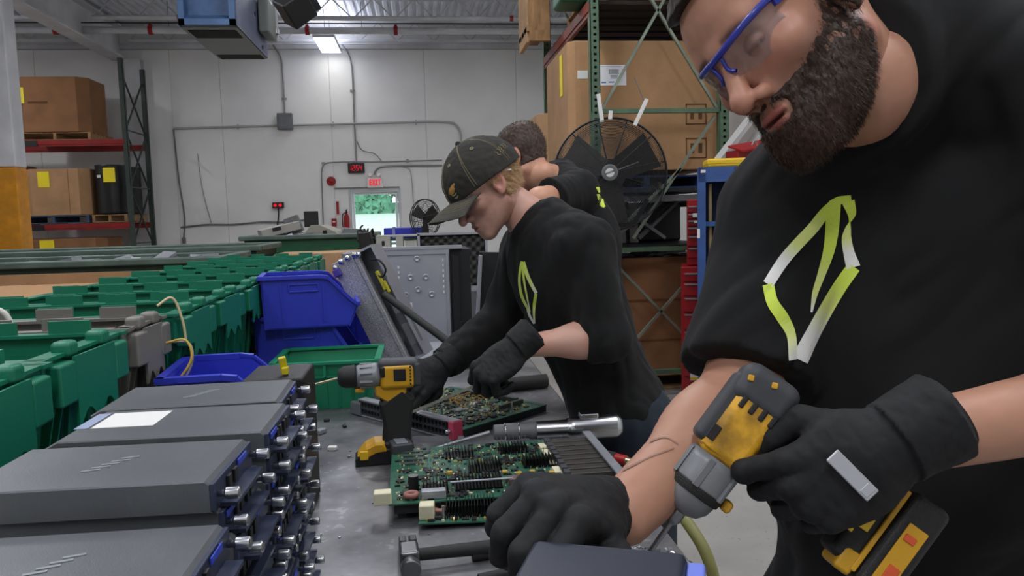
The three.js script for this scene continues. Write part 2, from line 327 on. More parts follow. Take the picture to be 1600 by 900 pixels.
{
  const box = thing('junction_box', 'square grey junction box on the far wall with conduit running both ways', 'box', [-2.58, 3.34, ZW + 0.06]);
  new MB().rbox(0.29, 0.32, 0.12, 0.01, 0, 0.16, 0).build('body', MT.greyPaint, box);
  new MB().rbox(0.25, 0.28, 0.012, 0.004, 0, 0.16, 0.062).build('cover', MT.greyPaint, box);
  const cl = new MB();
  alone('conduit', new MB().tube([[-2.85, 5.3, ZW + 0.03], [-2.74, 5.0, ZW + 0.03], [-2.6, 4.75, ZW + 0.03], [-2.58, 4.4, ZW + 0.03], [-2.58, 3.66, ZW + 0.03]], 0.016, 30, 7).box(0.1, 0.03, 0.03, -2.58, 3.95, ZW + 0.02), MT.conduit, 'vertical conduit dropping from the roof into the square grey junction box', 'conduit');
  alone('conduit', new MB().rod([-4.72, 3.39, ZW + 0.03], [-2.72, 3.43, ZW + 0.03], 0.022, 0.022, 8).box(0.03, 0.1, 0.04, -3.5, 3.41, ZW + 0.02), MT.conduitPaint, 'horizontal conduit from the left rack to the square grey junction box', 'conduit');
  alone('conduit', new MB().tube([[-2.44, 3.43, ZW + 0.03], [-1, 3.45, ZW + 0.03], [0.5, 3.46, ZW + 0.03], [0.78, 3.42, ZW + 0.03], [0.89, 3.25, ZW + 0.03], [0.9, 3.0, ZW + 0.03], [0.9, 2.0, ZW + 0.03]], 0.022, 60, 8).box(0.03, 0.1, 0.04, -1.65, 3.44, ZW + 0.02).box(0.03, 0.1, 0.04, -0.0, 3.455, ZW + 0.02), MT.conduitPaint, 'conduit going right from the junction box, then bending down the far wall', 'conduit');
  alone('conduit', new MB().tube([[-1.42, 5.0, ZW + 0.03], [-1.3, 4.85, ZW + 0.03], [-1.24, 4.6, ZW + 0.03], [-1.23, 3.5, ZW + 0.03], [-1.225, 2.66, ZW + 0.03]], 0.016, 40, 7).box(0.1, 0.03, 0.03, -1.24, 4.1, ZW + 0.02), MT.conduit, 'long vertical conduit dropping to the red digital clock', 'conduit');
  alone('conduit', new MB().tube([[0.5, 2.69, ZW + 0.03], [-0.6, 2.68, ZW + 0.03], [-1.85, 2.66, ZW + 0.03], [-1.9, 2.6, ZW + 0.03], [-1.93, 1.9, ZW + 0.03], [-1.95, 0.4, ZW + 0.03]], 0.014, 60, 7).box(0.06, 0.06, 0.04, -1.88, 2.66, ZW + 0.02).box(0.05, 0.07, 0.04, -0.2, 2.69, ZW + 0.02), MT.conduit, 'thin conduit passing behind the clock and turning down left of the horn', 'conduit');
  alone('conduit', new MB().tube([[0.5, 2.58, ZW + 0.03], [-0.75, 2.57, ZW + 0.03], [-0.82, 2.53, ZW + 0.03], [-0.86, 2.48, ZW + 0.03], [-0.88, 2.42, ZW + 0.03]], 0.02, 30, 7), MT.conduit, 'short grey conduit ending above the exit sign', 'conduit');
  alone('conduit', new MB().tube([[-0.3, 2.57, ZW + 0.02], [-0.17, 2.52, ZW + 0.02], [-0.13, 2.3, ZW + 0.02], [-0.12, 0.5, ZW + 0.02]], 0.01, 30, 6), MT.conduitPaint, 'thin pipe running down the wall right of the glass door', 'conduit');
  alone('cable', new MB().tube([[-4.7, 1.46, ZW + 0.03], [-4.2, 1.5, ZW + 0.03], [-3.7, 1.49, ZW + 0.03], [-3.2, 1.52, ZW + 0.03], [-2.7, 1.51, ZW + 0.03], [-2.2, 1.55, ZW + 0.03]], 0.02, 40, 6), MT.greyPaint, 'grey cable sagging along the far wall beside the left rack', 'cable');
  alone('cable', new MB().tube([[-1.2, 3.1, ZW + 0.02], [-1.1, 2.92, ZW + 0.02], [-0.85, 2.84, ZW + 0.02], [-0.72, 2.7, ZW + 0.02]], 0.008, 24, 5), MT.greyPaint, 'thin loose wire curving from the long conduit above the exit sign', 'cable');
  alone('cable', new MB().tube([[-4.72, 3.38, ZW + 0.02], [-4.68, 2.4, ZW + 0.02], [-4.62, 1.6, ZW + 0.02], [-4.66, 1.25, ZW + 0.02]], 0.014, 24, 6).rbox(0.07, 0.12, 0.05, 0.01, -4.66, 1.2, ZW + 0.02), MT.greyPaint, 'vertical cable to a small socket beside the left rack upright', 'cable');
  alone('cable', new MB().tube([[-4.3, 2.9, ZW + 0.015], [-4.25, 2.2, ZW + 0.015], [-4.12, 1.53, ZW + 0.015]], 0.006, 20, 5), MT.greyPaint, 'very thin wire down the wall right of the left rack', 'cable');
}
{ // digital clock
  const t = thing('wall_clock', 'black digital wall clock showing 12:54 in red figures', 'clock', [-1.23, 2.46, ZW + 0.05]);
  new MB().rbox(0.33, 0.2, 0.07, 0.012, 0, 0.1, 0).build('case', MT.blackPlastic, t);
  const seg = new MB(), S = { a: [0, 1, 1, 0], b: [1, .5, 0, 1], c: [1, -.5, 0, 1], d: [0, -1, 1, 0], e: [-1, -.5, 0, 1], f: [-1, .5, 0, 1], g: [0, 0, 1, 0] };
  [['bc', -0.12], ['abged', -0.05], ['afgcd', 0.02], ['fgbc', 0.088]].forEach(([on, x]) => { for (const c of on) { const [sx, sy, w] = S[c]; seg.box(w ? 0.036 : 0.009, w ? 0.009 : 0.044, 0.004, x + sx * 0.02, 0.1 + sy * 0.05, 0.037); } });
  seg.box(0.008, 0.008, 0.004, -0.017, 0.075, 0.037).box(0.008, 0.008, 0.004, -0.017, 0.125, 0.037);
  seg.build('digits_display', MT.redGlow, t);
}
{ // exit sign with twin emergency heads
  const t = thing('exit_sign', 'lit EXIT sign with red letters and two emergency lamp heads above the door', 'sign', [-0.87, 2.16, ZW + 0.04]);
  new MB().rbox(0.31, 0.2, 0.06, 0.01, 0, 0.1, 0).build('case', std('#e6e0dd', 0.5), t);
  const font = await new FontLoader().loadAsync('fonts/droid/droid_sans_bold.typeface.json');
  const g = new THREE.ExtrudeGeometry(font.generateShapes('EXIT', 0.1), { depth: 0.006, bevelEnabled: false, curveSegments: 3 });
  g.computeBoundingBox(); const w = g.boundingBox.max.x;
  g.scale(0.24 / w, 1.2, 1);
  new MB().add(g, -0.12, 0.045, 0.03).build('exit_letters_glow', MT.redGlow, t);
  for (const s of [-1, 1]) { const h = new MB().cyl(0.045, 0.06, s * 0.085, 0.25, 0.05, PI / 2.4, 0, 0, 16, 0.03).rbox(0.03, 0.06, 0.03, 0.005, s * 0.085, 0.22, 0.01).build('lamp_head', std('#e8e6e0', 0.4), t); }
}
{
  const t = thing('fire_alarm_horn', 'round red fire alarm horn on the far wall left of the exit sign', 'alarm', [-1.74, 2.22, ZW + 0.01]);
  new MB().lathe([[0, 0.0], [0.09, 0], [0.092, 0.03], [0.075, 0.045], [0.07, 0.035], [0.03, 0.04], [0.028, 0.055], [0, 0.056]], 24, 0, 0.09, 0, PI / 2, 0, 0).build('horn', MT.redPaint, t);
  const s = thing('fire_sign', 'narrow white sign with a red vertical bar, left of the extinguisher', 'sign', [-1.64, 1.78, ZW + 0.006]);
  new MB().rbox(0.12, 0.32, 0.008, 0.003, 0, 0.0, 0).build('plate', MT.paperWhite, s);
  new MB().box(0.055, 0.26, 0.006, 0, -0.01, 0.005).build('red_bar', MT.redPaint, s);
  const p = thing('pull_station', 'small red fire pull station low on the far wall', 'alarm', [-1.72, 1.4, ZW + 0.03]);
  new MB().rbox(0.1, 0.16, 0.06, 0.012, 0, 0.08, 0).build('case', MT.redPaint, p); new MB().rbox(0.06, 0.025, 0.02, 0.005, 0, 0.09, 0.035).build('lever', MT.paperWhite, p);
  const q = thing('fire_extinguisher', 'red fire extinguisher hanging beside the glass door', 'extinguisher', [-1.46, 1.28, ZW + 0.09]);
  new MB().lathe([[0, 0], [0.055, 0.005], [0.062, 0.02], [0.062, 0.28], [0.045, 0.34], [0.022, 0.36], [0.02, 0.38], [0, 0.38]], 20).build('cylinder', MT.redPaint, q);
  new MB().cyl(0.018, 0.05, 0, 0.4).rbox(0.025, 0.015, 0.13, 0.004, 0, 0.44, 0.02, 0.2).rbox(0.025, 0.012, 0.12, 0.004, 0, 0.41, 0.03).build('valve', MT.blackPlastic, q);
  new MB().tube([[0.02, 0.4, 0], [-0.07, 0.36, 0.02], [-0.085, 0.2, 0.02], [-0.08, 0.1, 0.02]], 0.011, 20, 7).build('hose', MT.rubber, q);
  const r = thing('alarm_panel', 'small black box with two red lights on a stalk at the far wall', 'panel', [-2.8, 1.75, ZW + 0.06]);
  new MB().rbox(0.22, 0.12, 0.1, 0.012, 0, 0.1, 0).build('case', MT.blackPlastic, r);
  new MB().cyl(0.03, 0.02, -0.05, 0.1, 0.055, PI / 2, 0, 0, 14).cyl(0.03, 0.02, 0.05, 0.1, 0.055, PI / 2, 0, 0, 14).build('red_signal', MT.redGlow, r);
  new MB().tube([[0, 0.04, 0], [0, -0.1, 0.01], [-0.04, -0.35, 0.02]], 0.014, 16, 6).build('cord', MT.rubber, r);
}
{ // unit heater hanging from the roof
  const t = thing('unit_heater', 'big blue and grey unit heater hanging from the roof at the upper left', 'heater', [-1.74, 3.2, -7.7]);
  const W = 0.47, H = 1.0, L = 1.36;
  const b = new MB();                                  // hood with an open, recessed front
  b.box(W, 0.02, L, 0, 0.01, 0).box(W, 0.02, L, 0, H, 0).box(0.02, H, L, W / 2, H / 2, 0).box(0.02, H, L, -W / 2, H / 2, 0).box(W, H, 0.02, 0, H / 2, -L / 2);
  b.build('casing', MT.greyDuct, t);
  const f = new MB().box(0.05, H, 0.03, -W / 2 + 0.025, H / 2, L / 2 + 0.015).box(0.05, H, 0.03, W / 2 - 0.025, H / 2, L / 2 + 0.015).box(W, 0.05, 0.03, 0, 0.025, L / 2 + 0.015).box(W - 0.08, 0.03, 0.1, 0, 0.07, L / 2 - 0.05, 0.5);
  f.build('front_frame', MT.blueDuct, t);
  new MB().box(W - 0.01, 0.012, L - 0.06, 0, -0.004, -0.02).build('bottom_plate', std('#8a8f8d', 0.5), t);
  new MB().box(W - 0.04, H - 0.04, 0.02, 0, H / 2, L / 2 - 0.12).build('recess_panel', MT.blueDuct, t);
  new MB().box(W * 0.86, 0.008, 0.28, 0, -0.012, L / 2 - 0.26).build('bottom_vent', MT.ventBlack, t);
  new MB().box(W * 0.9, 0.008, 0.2, 0.0, -0.012, -L / 2 + 0.12).build('bottom_vent', MT.ventBlack, t);
  new MB().box(0.01, 0.006, L, W / 2 + 0.006, 0.004, 0).build('edge_strip', MT.galvBright, t);
  new MB().rbox(0.1, 0.34, 0.42, 0.02, W / 2 + 0.07, 0.32, -0.4).build('control_box', std('#6f7571', 0.5), t);
  new MB().cyl(0.02, 0.01, W / 2 + 0.012, 0.3, -0.1, 0, 0, PI / 2).cyl(0.018, 0.01, W / 2 + 0.012, 0.05, -0.4, 0, 0, PI / 2).build('knockout', MT.blackPlastic, t);
  for (const [x, z] of [[-0.22, 0.5], [0.22, 0.5], [-0.22, -0.5], [0.22, -0.5]]) new MB().rod([x, H, z], [x, 2.2, z], 0.007, 0.007, 5).build('hanger', MT.greyPaint, t);
  const p = alone('conduit', new MB().tube([[-1.42, 4.4, -8.3], [-1.39, 3.8, -8.3], [-1.39, 3.36, -8.35]], 0.02, 20, 8).cyl(0.035, 0.05, -1.39, 3.45, -8.3, 0, 0, 0, 10), MT.galvBright, 'shiny conduit feeding the unit heater control box', 'conduit');
  const s = thing('loudspeaker', 'black box loudspeaker hung at a tilt right of the unit heater', 'speaker', [-0.83, 2.94, -5.8]);
  const sp = new MB().rbox(0.2, 0.2, 0.2, 0.015); sp.move(0.0, 0.09, 0, 0.5, 0.55, 0.45).build('cabinet', MT.blackPlastic, s);
  const gr = new MB().rbox(0.06, 0.16, 0.17, 0.01, 0.12, 0, 0); gr.move(0.0, 0.09, 0, 0.5, 0.55, 0.45).build('grille', MT.darkMetal, s);
  new MB().rod([0, 0.2, 0], [0.02, 2.2, 0], 0.008, 0.008, 6).build('hanger', MT.greyPaint, s);
}
// ---------------------------------------------------------------- pallet racks
function upright(depth, height, m, braceM, holes, dir) {    // frame: front post at 0, rear post at depth along +x
  const g = new THREE.Group(); g.name = 'upright_frame';
  for (const x of [0, depth]) {
    const b = new MB(), w = 0.075, t = 0.006;
    b.box(t, height, w, x - w / 2 + t / 2, height / 2, -w / 2).box(t, height, w, x + w / 2 - t / 2, height / 2, -w / 2);
    if (holes) {
      b.box(0.026, height, t, x - 0.0245, height / 2, -t / 2).box(0.026, height, t, x + 0.0245, height / 2, -t / 2);
      for (let y = 0.02; y < height; y += 0.05) b.box(0.026, 0.03, t, x, y, -t / 2);
    } else b.box(w, height, t, x, height / 2, -t / 2);
    b.box(w, height, 0.004, x, height / 2, -w).box(0.12, 0.01, 0.12, x, 0.005, -w / 2);
    b.build('post', m, g);
  }
  return g;
}
function braces(g, list, m, hm) { for (const [a, b, k] of list) new MB().bar([...a, -0.045], [...b, -0.045], k ? 0.05 : 0.028, k ? 0.035 : 0.02).build('brace', k ? hm : m, g); }
function beam(name, len, m, parent, pos, along) {            // stepped box beam
  const b = new MB().box(along === 'x' ? len : 0.05, 0.075, along === 'x' ? 0.05 : len, 0, -0.01, 0).box(along === 'x' ? len : 0.03, 0.04, along === 'x' ? 0.03 : len, 0, -0.06, 0);
  const o = b.build(name, m, parent); o.position.set(...pos); return o;
}
function pallet(label, pos, turn, m, group, w = 1.2, d = 1.0) {
  const t = thing('pallet', label, 'pallet', pos, turn, group);
  for (let i = 0; i < 6; i++) new MB().box(w, 0.018, 0.1, 0, 0.131, -d / 2 + 0.05 + i * (d - 0.1) / 5).build('deck_board', m, t);
  for (const x of [-w / 2 + 0.03, 0, w / 2 - 0.03]) new MB().box(0.05, 0.1, d, x, 0.072, 0).build('stringer', m, t);
  for (const z of [-d / 2 + 0.05, 0, d / 2 - 0.05]) new MB().box(w, 0.016, 0.1, 0, 0.012, z).build('bottom_board', m, t);
  return t;
}
function octBox(w, h, d, c, wall = 0.02) {   // octagonal bulk carton, open-top or closed prism
  const s = new THREE.Shape([[-w / 2 + c, -d / 2], [w / 2 - c, -d / 2], [w / 2, -d / 2 + c], [w / 2, d / 2 - c], [w / 2 - c, d / 2], [-w / 2 + c, d / 2], [-w / 2, d / 2 - c], [-w / 2, -d / 2 + c]].map(([x, y]) => new THREE.Vector2(x, y)));
  return new MB().ext(s, h, 0.006, 0, 0, 0, -PI / 2, 0, 0);
}
{ // far-left rack: bays along the far wall
  const t = thing('pallet_rack', 'green pallet rack with red beams against the far wall at the left', 'rack', [0, 0, 0]);
  for (const x of [-5.02, -7.75]) {
    const u = upright(1.07, 4.42, MT.rackDark, MT.rackDark, false); u.rotation.y = PI / 2; u.position.set(x, 0, -14.35); t.add(u);
    const L = []; let y = 0.2;
    for (let k = 0; k < 4; k++) { L.push([[0.05, y], [1.02, y], 0], [[0.05, y], [1.02, y + 0.95], 0], [[1.02, y], [0.05, y + 0.95], 0]); y += 1.0; }
    braces(u, L, MT.rackDark, MT.rackDark);
  }
  for (const y of [1.55, 3.0]) for (const z of [-14.33, -15.42]) beam('beam', 2.62, MT.beamRed, t, [-6.385, y, z], 'x');
  for (const y of [1.52, 2.97]) new MB().box(0.36, 0.1, 0.006, -6.68, y, -14.3).build('name_plate', new THREE.MeshStandardMaterial({ roughness: 0.6, map: canvasTex(256, 64, (c, w, h) => { c.fillStyle = '#141010'; c.fillRect(0, 0, w, h); c.fillStyle = '#d8d6d0'; c.font = 'bold 46px sans-serif'; c.fillText('Steel King', 6, 48); }) }), t);
  const px = (x, y, z) => [x, y, z];
  pallet('brown wooden pallet on the upper red beams of the left rack', [-6.25, 3.03, -14.9], 0, MT.wood);
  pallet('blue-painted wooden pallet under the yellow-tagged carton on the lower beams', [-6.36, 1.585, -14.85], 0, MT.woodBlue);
  pallet('plain wooden pallet under the black drums on the lower beams', [-5.44, 1.585, -14.9], 0, MT.wood, undefined, 0.6, 1.0);
  const c1 = thing('carton', 'big brown octagonal carton on the top level of the left rack', 'carton', [-6.27, 3.18, -14.88]);
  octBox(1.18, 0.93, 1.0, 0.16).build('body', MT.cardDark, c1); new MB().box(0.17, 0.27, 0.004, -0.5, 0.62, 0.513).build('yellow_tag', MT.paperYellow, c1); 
  new MB().box(0.32, 0.035, 0.003, -0.2, 0.5, 0.508).build('printed_band', std('#5d3c22', 0.9), c1);
  const c2 = thing('carton', 'brown bulk carton with a yellow tag on the lower level of the left rack', 'carton', [-6.29, 1.735, -14.85]);
  octBox(1.06, 0.8, 0.98, 0.14).build('body', MT.card, c2); new MB().box(0.19, 0.27, 0.004, -0.18, 0.62, 0.5).build('yellow_tag', MT.paperYellow, c2);
  new MB().box(0.006, 0.78, 0.004, 0.22, 0.4, 0.498).build('seam', MT.cardDark, c2);
  const c3 = thing('carton', 'dark brown carton half hidden by the yellow column on the left rack', 'carton', [-7.36, 1.585, -14.95]);
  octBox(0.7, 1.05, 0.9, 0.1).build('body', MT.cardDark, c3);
  const c4 = thing('carton', 'brown carton with a yellow tag on the floor under the left rack', 'carton', [-6.5, 0.0, -14.85]);
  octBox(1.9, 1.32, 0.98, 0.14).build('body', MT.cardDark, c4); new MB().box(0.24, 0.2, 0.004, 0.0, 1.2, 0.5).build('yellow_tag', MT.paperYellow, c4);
  for (const [x, z, l] of [[-5.43, -14.63, 'black steel drum with a yellow tag on the lower left rack'], [-5.43, -15.22, 'black steel drum behind the yellow-tagged drum']]) {
    const d = thing('drum', l, 'drum', [x, 1.735, z]);
    const pr = [[0, 0], [0.27, 0], [0.28, 0.02], [0.275, 0.27], [0.285, 0.28], [0.275, 0.29], [0.275, 0.55], [0.285, 0.56], [0.275, 0.57], [0.275, 0.84], [0.285, 0.86], [0.26, 0.865], [0.25, 0.85], [0, 0.85]];
    new MB().lathe(pr, 28).build('body', std('#101214', 0.35), d);
    if (z > -15) { new MB().box(0.2, 0.25, 0.003, 0.05, 0.68, 0.287).build('yellow_tag', MT.paperYellow, d); new MB().box(0.08, 0.045, 0.003, -0.13, 0.66, 0.27, 0, -0.45).build('white_tag', MT.paperWhite, d); }
  }
}
{ // right rack: bays along the right wall, its near end frame facing the camera
  const t = thing('pallet_rack', 'tall green pallet rack with perforated posts behind the big fan', 'rack', [0, 0, 0]);
  for (const z of [-6.0, -8.2]) {
    const u = upright(1.05, 4.6, MT.rackGreen, MT.rackBrace, true); u.position.set(1.405, 0, z); t.add(u);
    braces(u, [[[0.03, 2.31], [1.02, 2.31], 1], [[0.06, 2.33], [0.6, 3.22], 0], [[1.0, 2.33], [0.45, 3.2], 0], [[0.6, 3.22], [1.0, 3.9], 0], [[0.45, 3.2], [0.06, 3.9], 0], [[0.98, 2.26], [0.3, 1.3], 0],
      [[0.03, 1.21], [1.02, 1.21], 1], [[0.1, 0.25], [0.95, 1.15], 0], [[0.95, 0.25], [0.1, 1.15], 0], [[0.03, 0.2], [1.02, 0.2], 1], [[0.1, 1.3], [0.7, 1.85], 0]], MT.rackBrace, MT.rackGreen);
  }
  for (const x of [1.38, 2.48]) { for (const [y, m] of [[3.12, MT.beamRust], [1.63, MT.rackGreen]]) beam('beam', 2.14, m, t, [x, y, -7.1], 'z'); }
  for (let i = 0; i < 9; i++) new MB().box(1.1, 0.03, 0.16, 1.93, 3.17, -6.2 - i * 0.235).build('deck_board', std('#2c211a', 0.9), t);
  for (let i = 0; i < 6; i++) new MB().box(1.1, 0.03, 0.2, 1.93, 1.685, -6.2 - i * 0.36).build('deck_board', MT.darkMetal, t);
  const dark = std('#2a201a', 0.9);
  pallet('wooden pallet on the top red beams of the right rack', [1.95, 3.19, -6.75], PI / 2, MT.wood, undefined, 1.15, 1.0);
  const cr = thing('carton', 'torn tan carton standing on the pallet high on the right rack', 'carton', [1.95, 3.34, -6.83]);
  octBox(0.9, 1.0, 1.0, 0.04).build('body', MT.cardTan, cr);
  { // wooden crate side overhanging the beam
    const w = thing('wooden_crate', 'pale wooden crate overhanging the aisle at the top of the right rack', 'crate', [1.23, 3.16, -7.72]);
    for (let i = 0; i < 3; i++) new MB().rbox(0.04, 1.2, 0.16, 0.004, -0.13, 0.6, -0.2 + i * 0.19).build('slat', MT.cardTan, w);
    new MB().rbox(0.2, 0.06, 0.62, 0.005, -0.05, 0.12, 0).build('rail', MT.wood, w); new MB().rbox(0.2, 0.06, 0.62, 0.005, -0.05, 0.8, 0).build('rail', MT.wood, w);
    new MB().rbox(0.2, 1.2, 0.05, 0.005, -0.03, 0.6, 0.29).build('end_board', MT.wood, w);
  }
  const gt = thing('storage_tub', 'green plastic tub on the top level of the right rack', 'tub', [1.32, 3.19, -6.35]);
  new MB().rbox(0.3, 0.3, 0.34, 0.03, 0, 0.15, 0).build('body', std('#1d5c3c', 0.5), gt);
  const A = thing('carton', 'huge brown bulk carton with white shipping labels on the right rack', 'carton', [1.88, 1.86, -6.82]);
  octBox(1.26, 1.04, 1.1, 0.05).build('body', MT.card, A);
  const paper = new THREE.MeshStandardMaterial({ roughness: 0.8, map: canvasTex(256, 192, (c, w, h) => { c.fillStyle = '#e6e8ec'; c.fillRect(0, 0, w, h); c.fillStyle = '#b8bcc4'; c.fillRect(20, 12, 190, 6); c.fillStyle = '#5e6470'; for (let i = 0; i < 26; i++) c.fillRect(96 + i * 3.6, 42, 1 + (i * 7) % 3, 44); for (const [x, y, ww] of [[110, 96, 70], [112, 108, 66], [112, 120, 64]]) c.fillRect(x, y, ww, 6); c.fillStyle = '#4d6ea0'; c.fillRect(28, 158, 44, 12); c.fillRect(96, 156, 50, 10); c.fillStyle = '#6b707a'; c.fillRect(178, 138, 14, 12); }) });
  mesh('shipping_label', new THREE.PlaneGeometry(0.235, 0.165), paper, A).position.set(-0.275, 0.77, 0.559);
  new MB().box(0.085, 0.065, 0.003, -0.52, 0.775, 0.558).build('small_label', MT.paperWhite, A);
  for (const [x, y] of [[0.52, 0.17], [0.52, 0.45]]) new MB().box(0.17, 0.008, 0.003, x - 0.09, y + 0.08, 0.558).box(0.17, 0.008, 0.003, x - 0.09, y - 0.08, 0.558).box(0.008, 0.17, 0.003, x - 0.17, y, 0.558).box(0.008, 0.17, 0.003, x, y, 0.558).box(0.03, 0.08, 0.003, x - 0.12, y, 0.558).box(0.03, 0.08, 0.003, x - 0.05, y, 0.558).build('printed_mark', std('#5b4127', 0.9), A);
  new MB().box(0.004, 0.34, 0.1, -0.641, 0.82, 0.25).build('yellow_tag', MT.paperYellow, A);
  const Bx = thing('carton', 'brown bulk carton with a narrow yellow tag, behind the labelled one', 'carton', [1.82, 1.702, -7.76]);
  octBox(1.3, 0.78, 0.72, 0.13).build('body', MT.cardTan, Bx);
  new MB().box(0.003, 0.4, 0.07, -0.661, 0.52, 0.1).build('yellow_tag', MT.paperYellow, Bx);
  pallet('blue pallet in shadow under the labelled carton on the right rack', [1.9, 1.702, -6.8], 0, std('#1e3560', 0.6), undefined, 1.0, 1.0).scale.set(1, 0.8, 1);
  { // scrap metal on the middle level: grey folding frames and boards behind the fan
    const f = thing('folded_steel_frame', 'grey crossed steel frame stored behind the big fan', 'frame', [1.95, 1.285, -6.5]); f.scale.setScalar(0.85);
    for (const [a, b] of [[[-0.4, 0, 0.1], [0.15, 0.38, 0.1]], [[0.15, 0, 0.12], [-0.35, 0.36, 0.12]], [[-0.1, 0, 0.05], [0.35, 0.4, 0.05]]]) new MB().bar(a, b, 0.09, 0.03).build('arm', MT.greyPaint, f);
    new MB().rod([-0.1, 0.18, 0.07], [-0.1, 0.18, 0.16], 0.02).build('pivot', MT.galv, f);
    const sh = thing('white_board', 'off-white panel leaning on the middle level behind the fan', 'panel', [1.72, 1.237, -6.7]);
    new MB().rbox(0.42, 0.36, 0.03, 0.005, 0, 0.18, 0, -0.15).build('panel', std('#c8c6be', 0.7), sh);
    new MB().rbox(0.03, 0.4, 0.03, 0.004, -0.02, 0.2, 0.06, -0.1).rbox(0.03, 0.4, 0.03, 0.004, 0.1, 0.2, 0.06, -0.1).build('batten', MT.darkMetal, sh);
    const sc = thing('metal_channel', 'long grey steel channel lying across the level behind the fan', 'channel', [2.0, 1.6, -6.25]);
    new MB().box(0.9, 0.008, 0.09).box(0.9, 0.05, 0.006, 0, 0.02, 0.045).build('channel', MT.galv, sc);
  }
  const bm = thing('black_machine', 'black boxy machine in the shadow behind the fan on the middle level', 'machine', [2.02, 1.24, -7.3]); new MB().rbox(0.8, 0.36, 0.7, 0.02, 0, 0.18, 0).build('body', MT.blackPlastic, bm); new MB().rbox(0.7, 0.04, 0.02, 0.005, 0, 0.3, 0.355).build('rail', MT.darkMetal, bm);
  for (let i = 0; i < 6; i++) new MB().box(1.1, 0.02, 0.25, 1.93, 1.225, -6.25 - i * 0.33).build('deck_board', MT.darkMetal, t);
  const low = thing('carton', 'open brown bulk carton full of scrap on the floor under the right rack', 'carton', [1.88, 0.15, -6.75]);
  { const b = new MB(), w = 1.15, d = 1.0, h = 0.98; b.box(w, h, 0.015, 0, h / 2, d / 2).box(w, h, 0.015, 0, h / 2, -d / 2).box(0.015, h, d, w / 2, h / 2, 0).box(0.015, h, d, -w / 2, h / 2, 0).box(w, 0.015, d, 0, 0.008, 0); b.build('body', MT.cardDark, low);
    new MB().box(w, 0.02, 0.004, 0, 0.62, d / 2 + 0.01).box(w, 0.015, 0.004, 0, 0.28, d / 2 + 0.01).build('strap', std('#6d4426', 0.9), low); }
  { const g = new MB(); for (let i = 0; i < 90; i++) g.box(rr(0.05, 0.22), rr(0.005, 0.02), rr(0.04, 0.16), 1.88 + rr(-0.5, 0.5), 1.08 + rr(0, 0.09), -6.75 + rr(-0.42, 0.42), rr(-0.4, 0.4), rr(0, 3), rr(-0.4, 0.4)); tag(g.build('scrap_pieces', MT.galv), 'loose metal scrap heaped in the open carton under the right rack', 'scrap', null, 'stuff'); }
  pallet('wooden pallet on the floor under the open scrap carton', [1.88, 0, -6.75], 0, MT.wood);
}
// ---------------------------------------------------------------- workbench
const BH = 0.9;
{
  const t = thing('workbench', 'long steel-topped workbench running away from the camera, littered with scrap', 'workbench', [-0.03, 0, -2.5]);
  new MB().rbox(0.95, 0.045, 4.7, 0.008, 0, BH - 0.0225, 0).build('worktop', MT.bench, t);
  for (const x of [-0.42, 0.42]) for (const z of [-2.25, 0, 2.25]) new MB().box(0.05, BH - 0.045, 0.05, x, (BH - 0.045) / 2, z).build('leg', MT.greyPaint, t);
  new MB().box(0.85, 0.03, 4.5, 0, 0.25, 0).build('lower_shelf', MT.darkMetal, t);
  for (const x of [-0.42, 0.42]) new MB().box(0.04, 0.06, 4.5, x, BH - 0.08, 0).build('rail', MT.greyPaint, t);
}
// ---- stacked network modules
function makeModule(kind) {
  const t = new THREE.Group(); t.name = 'network_module';
  const L = 0.25, D = 0.152, H = 0.028;
  const b = new MB().ext([[-L, 0], [0, 0], [0, H - 0.003], [-0.004, H], [-L + 0.012, H], [-L, H - 0.006]], D - 0.008, 0.0015, 0, 0, -D / 2 + 0.004);
  b.build('housing', MT.router, t);
  const f = new MB().rbox(0.005, 0.0265, D - 0.004, 0.0012, 0.003, 0.0135, 0).box(0.02, 0.004, D - 0.04, 0.012, 0.001, 0);
  const face = f.build('faceplate', MT.routerFace, t);
  const blk = new MB(); const zs = kind ? [-0.03, -0.014, 0.012, 0.03] : [0.006, 0.028];
  for (const z of zs) blk.rbox(0.004, 0.014, 0.011, 0.001, 0.0072, 0.0145, z);
  blk.build('port', MT.chip, face);
  new MB().box(0.0012, 0.006, 0.034, 0.0073, 0.022, kind ? 0.05 : -0.025).build('blue_print', std('#2b44c0', 0.5), face);
  for (const z of [-D / 2 + 0.012, D / 2 - 0.012]) {
    const s = new MB().lathe([[0, 0], [0.0033, 0], [0.0033, 0.006], [0.0052, 0.007], [0.0058, 0.009], [0.0058, 0.02], [0.005, 0.022], [0, 0.022]], 14, 0.006, 0.0145, z, 0, 0, -PI / 2).build('thumbscrew', MT.polished, t);
  }
  return t;
}
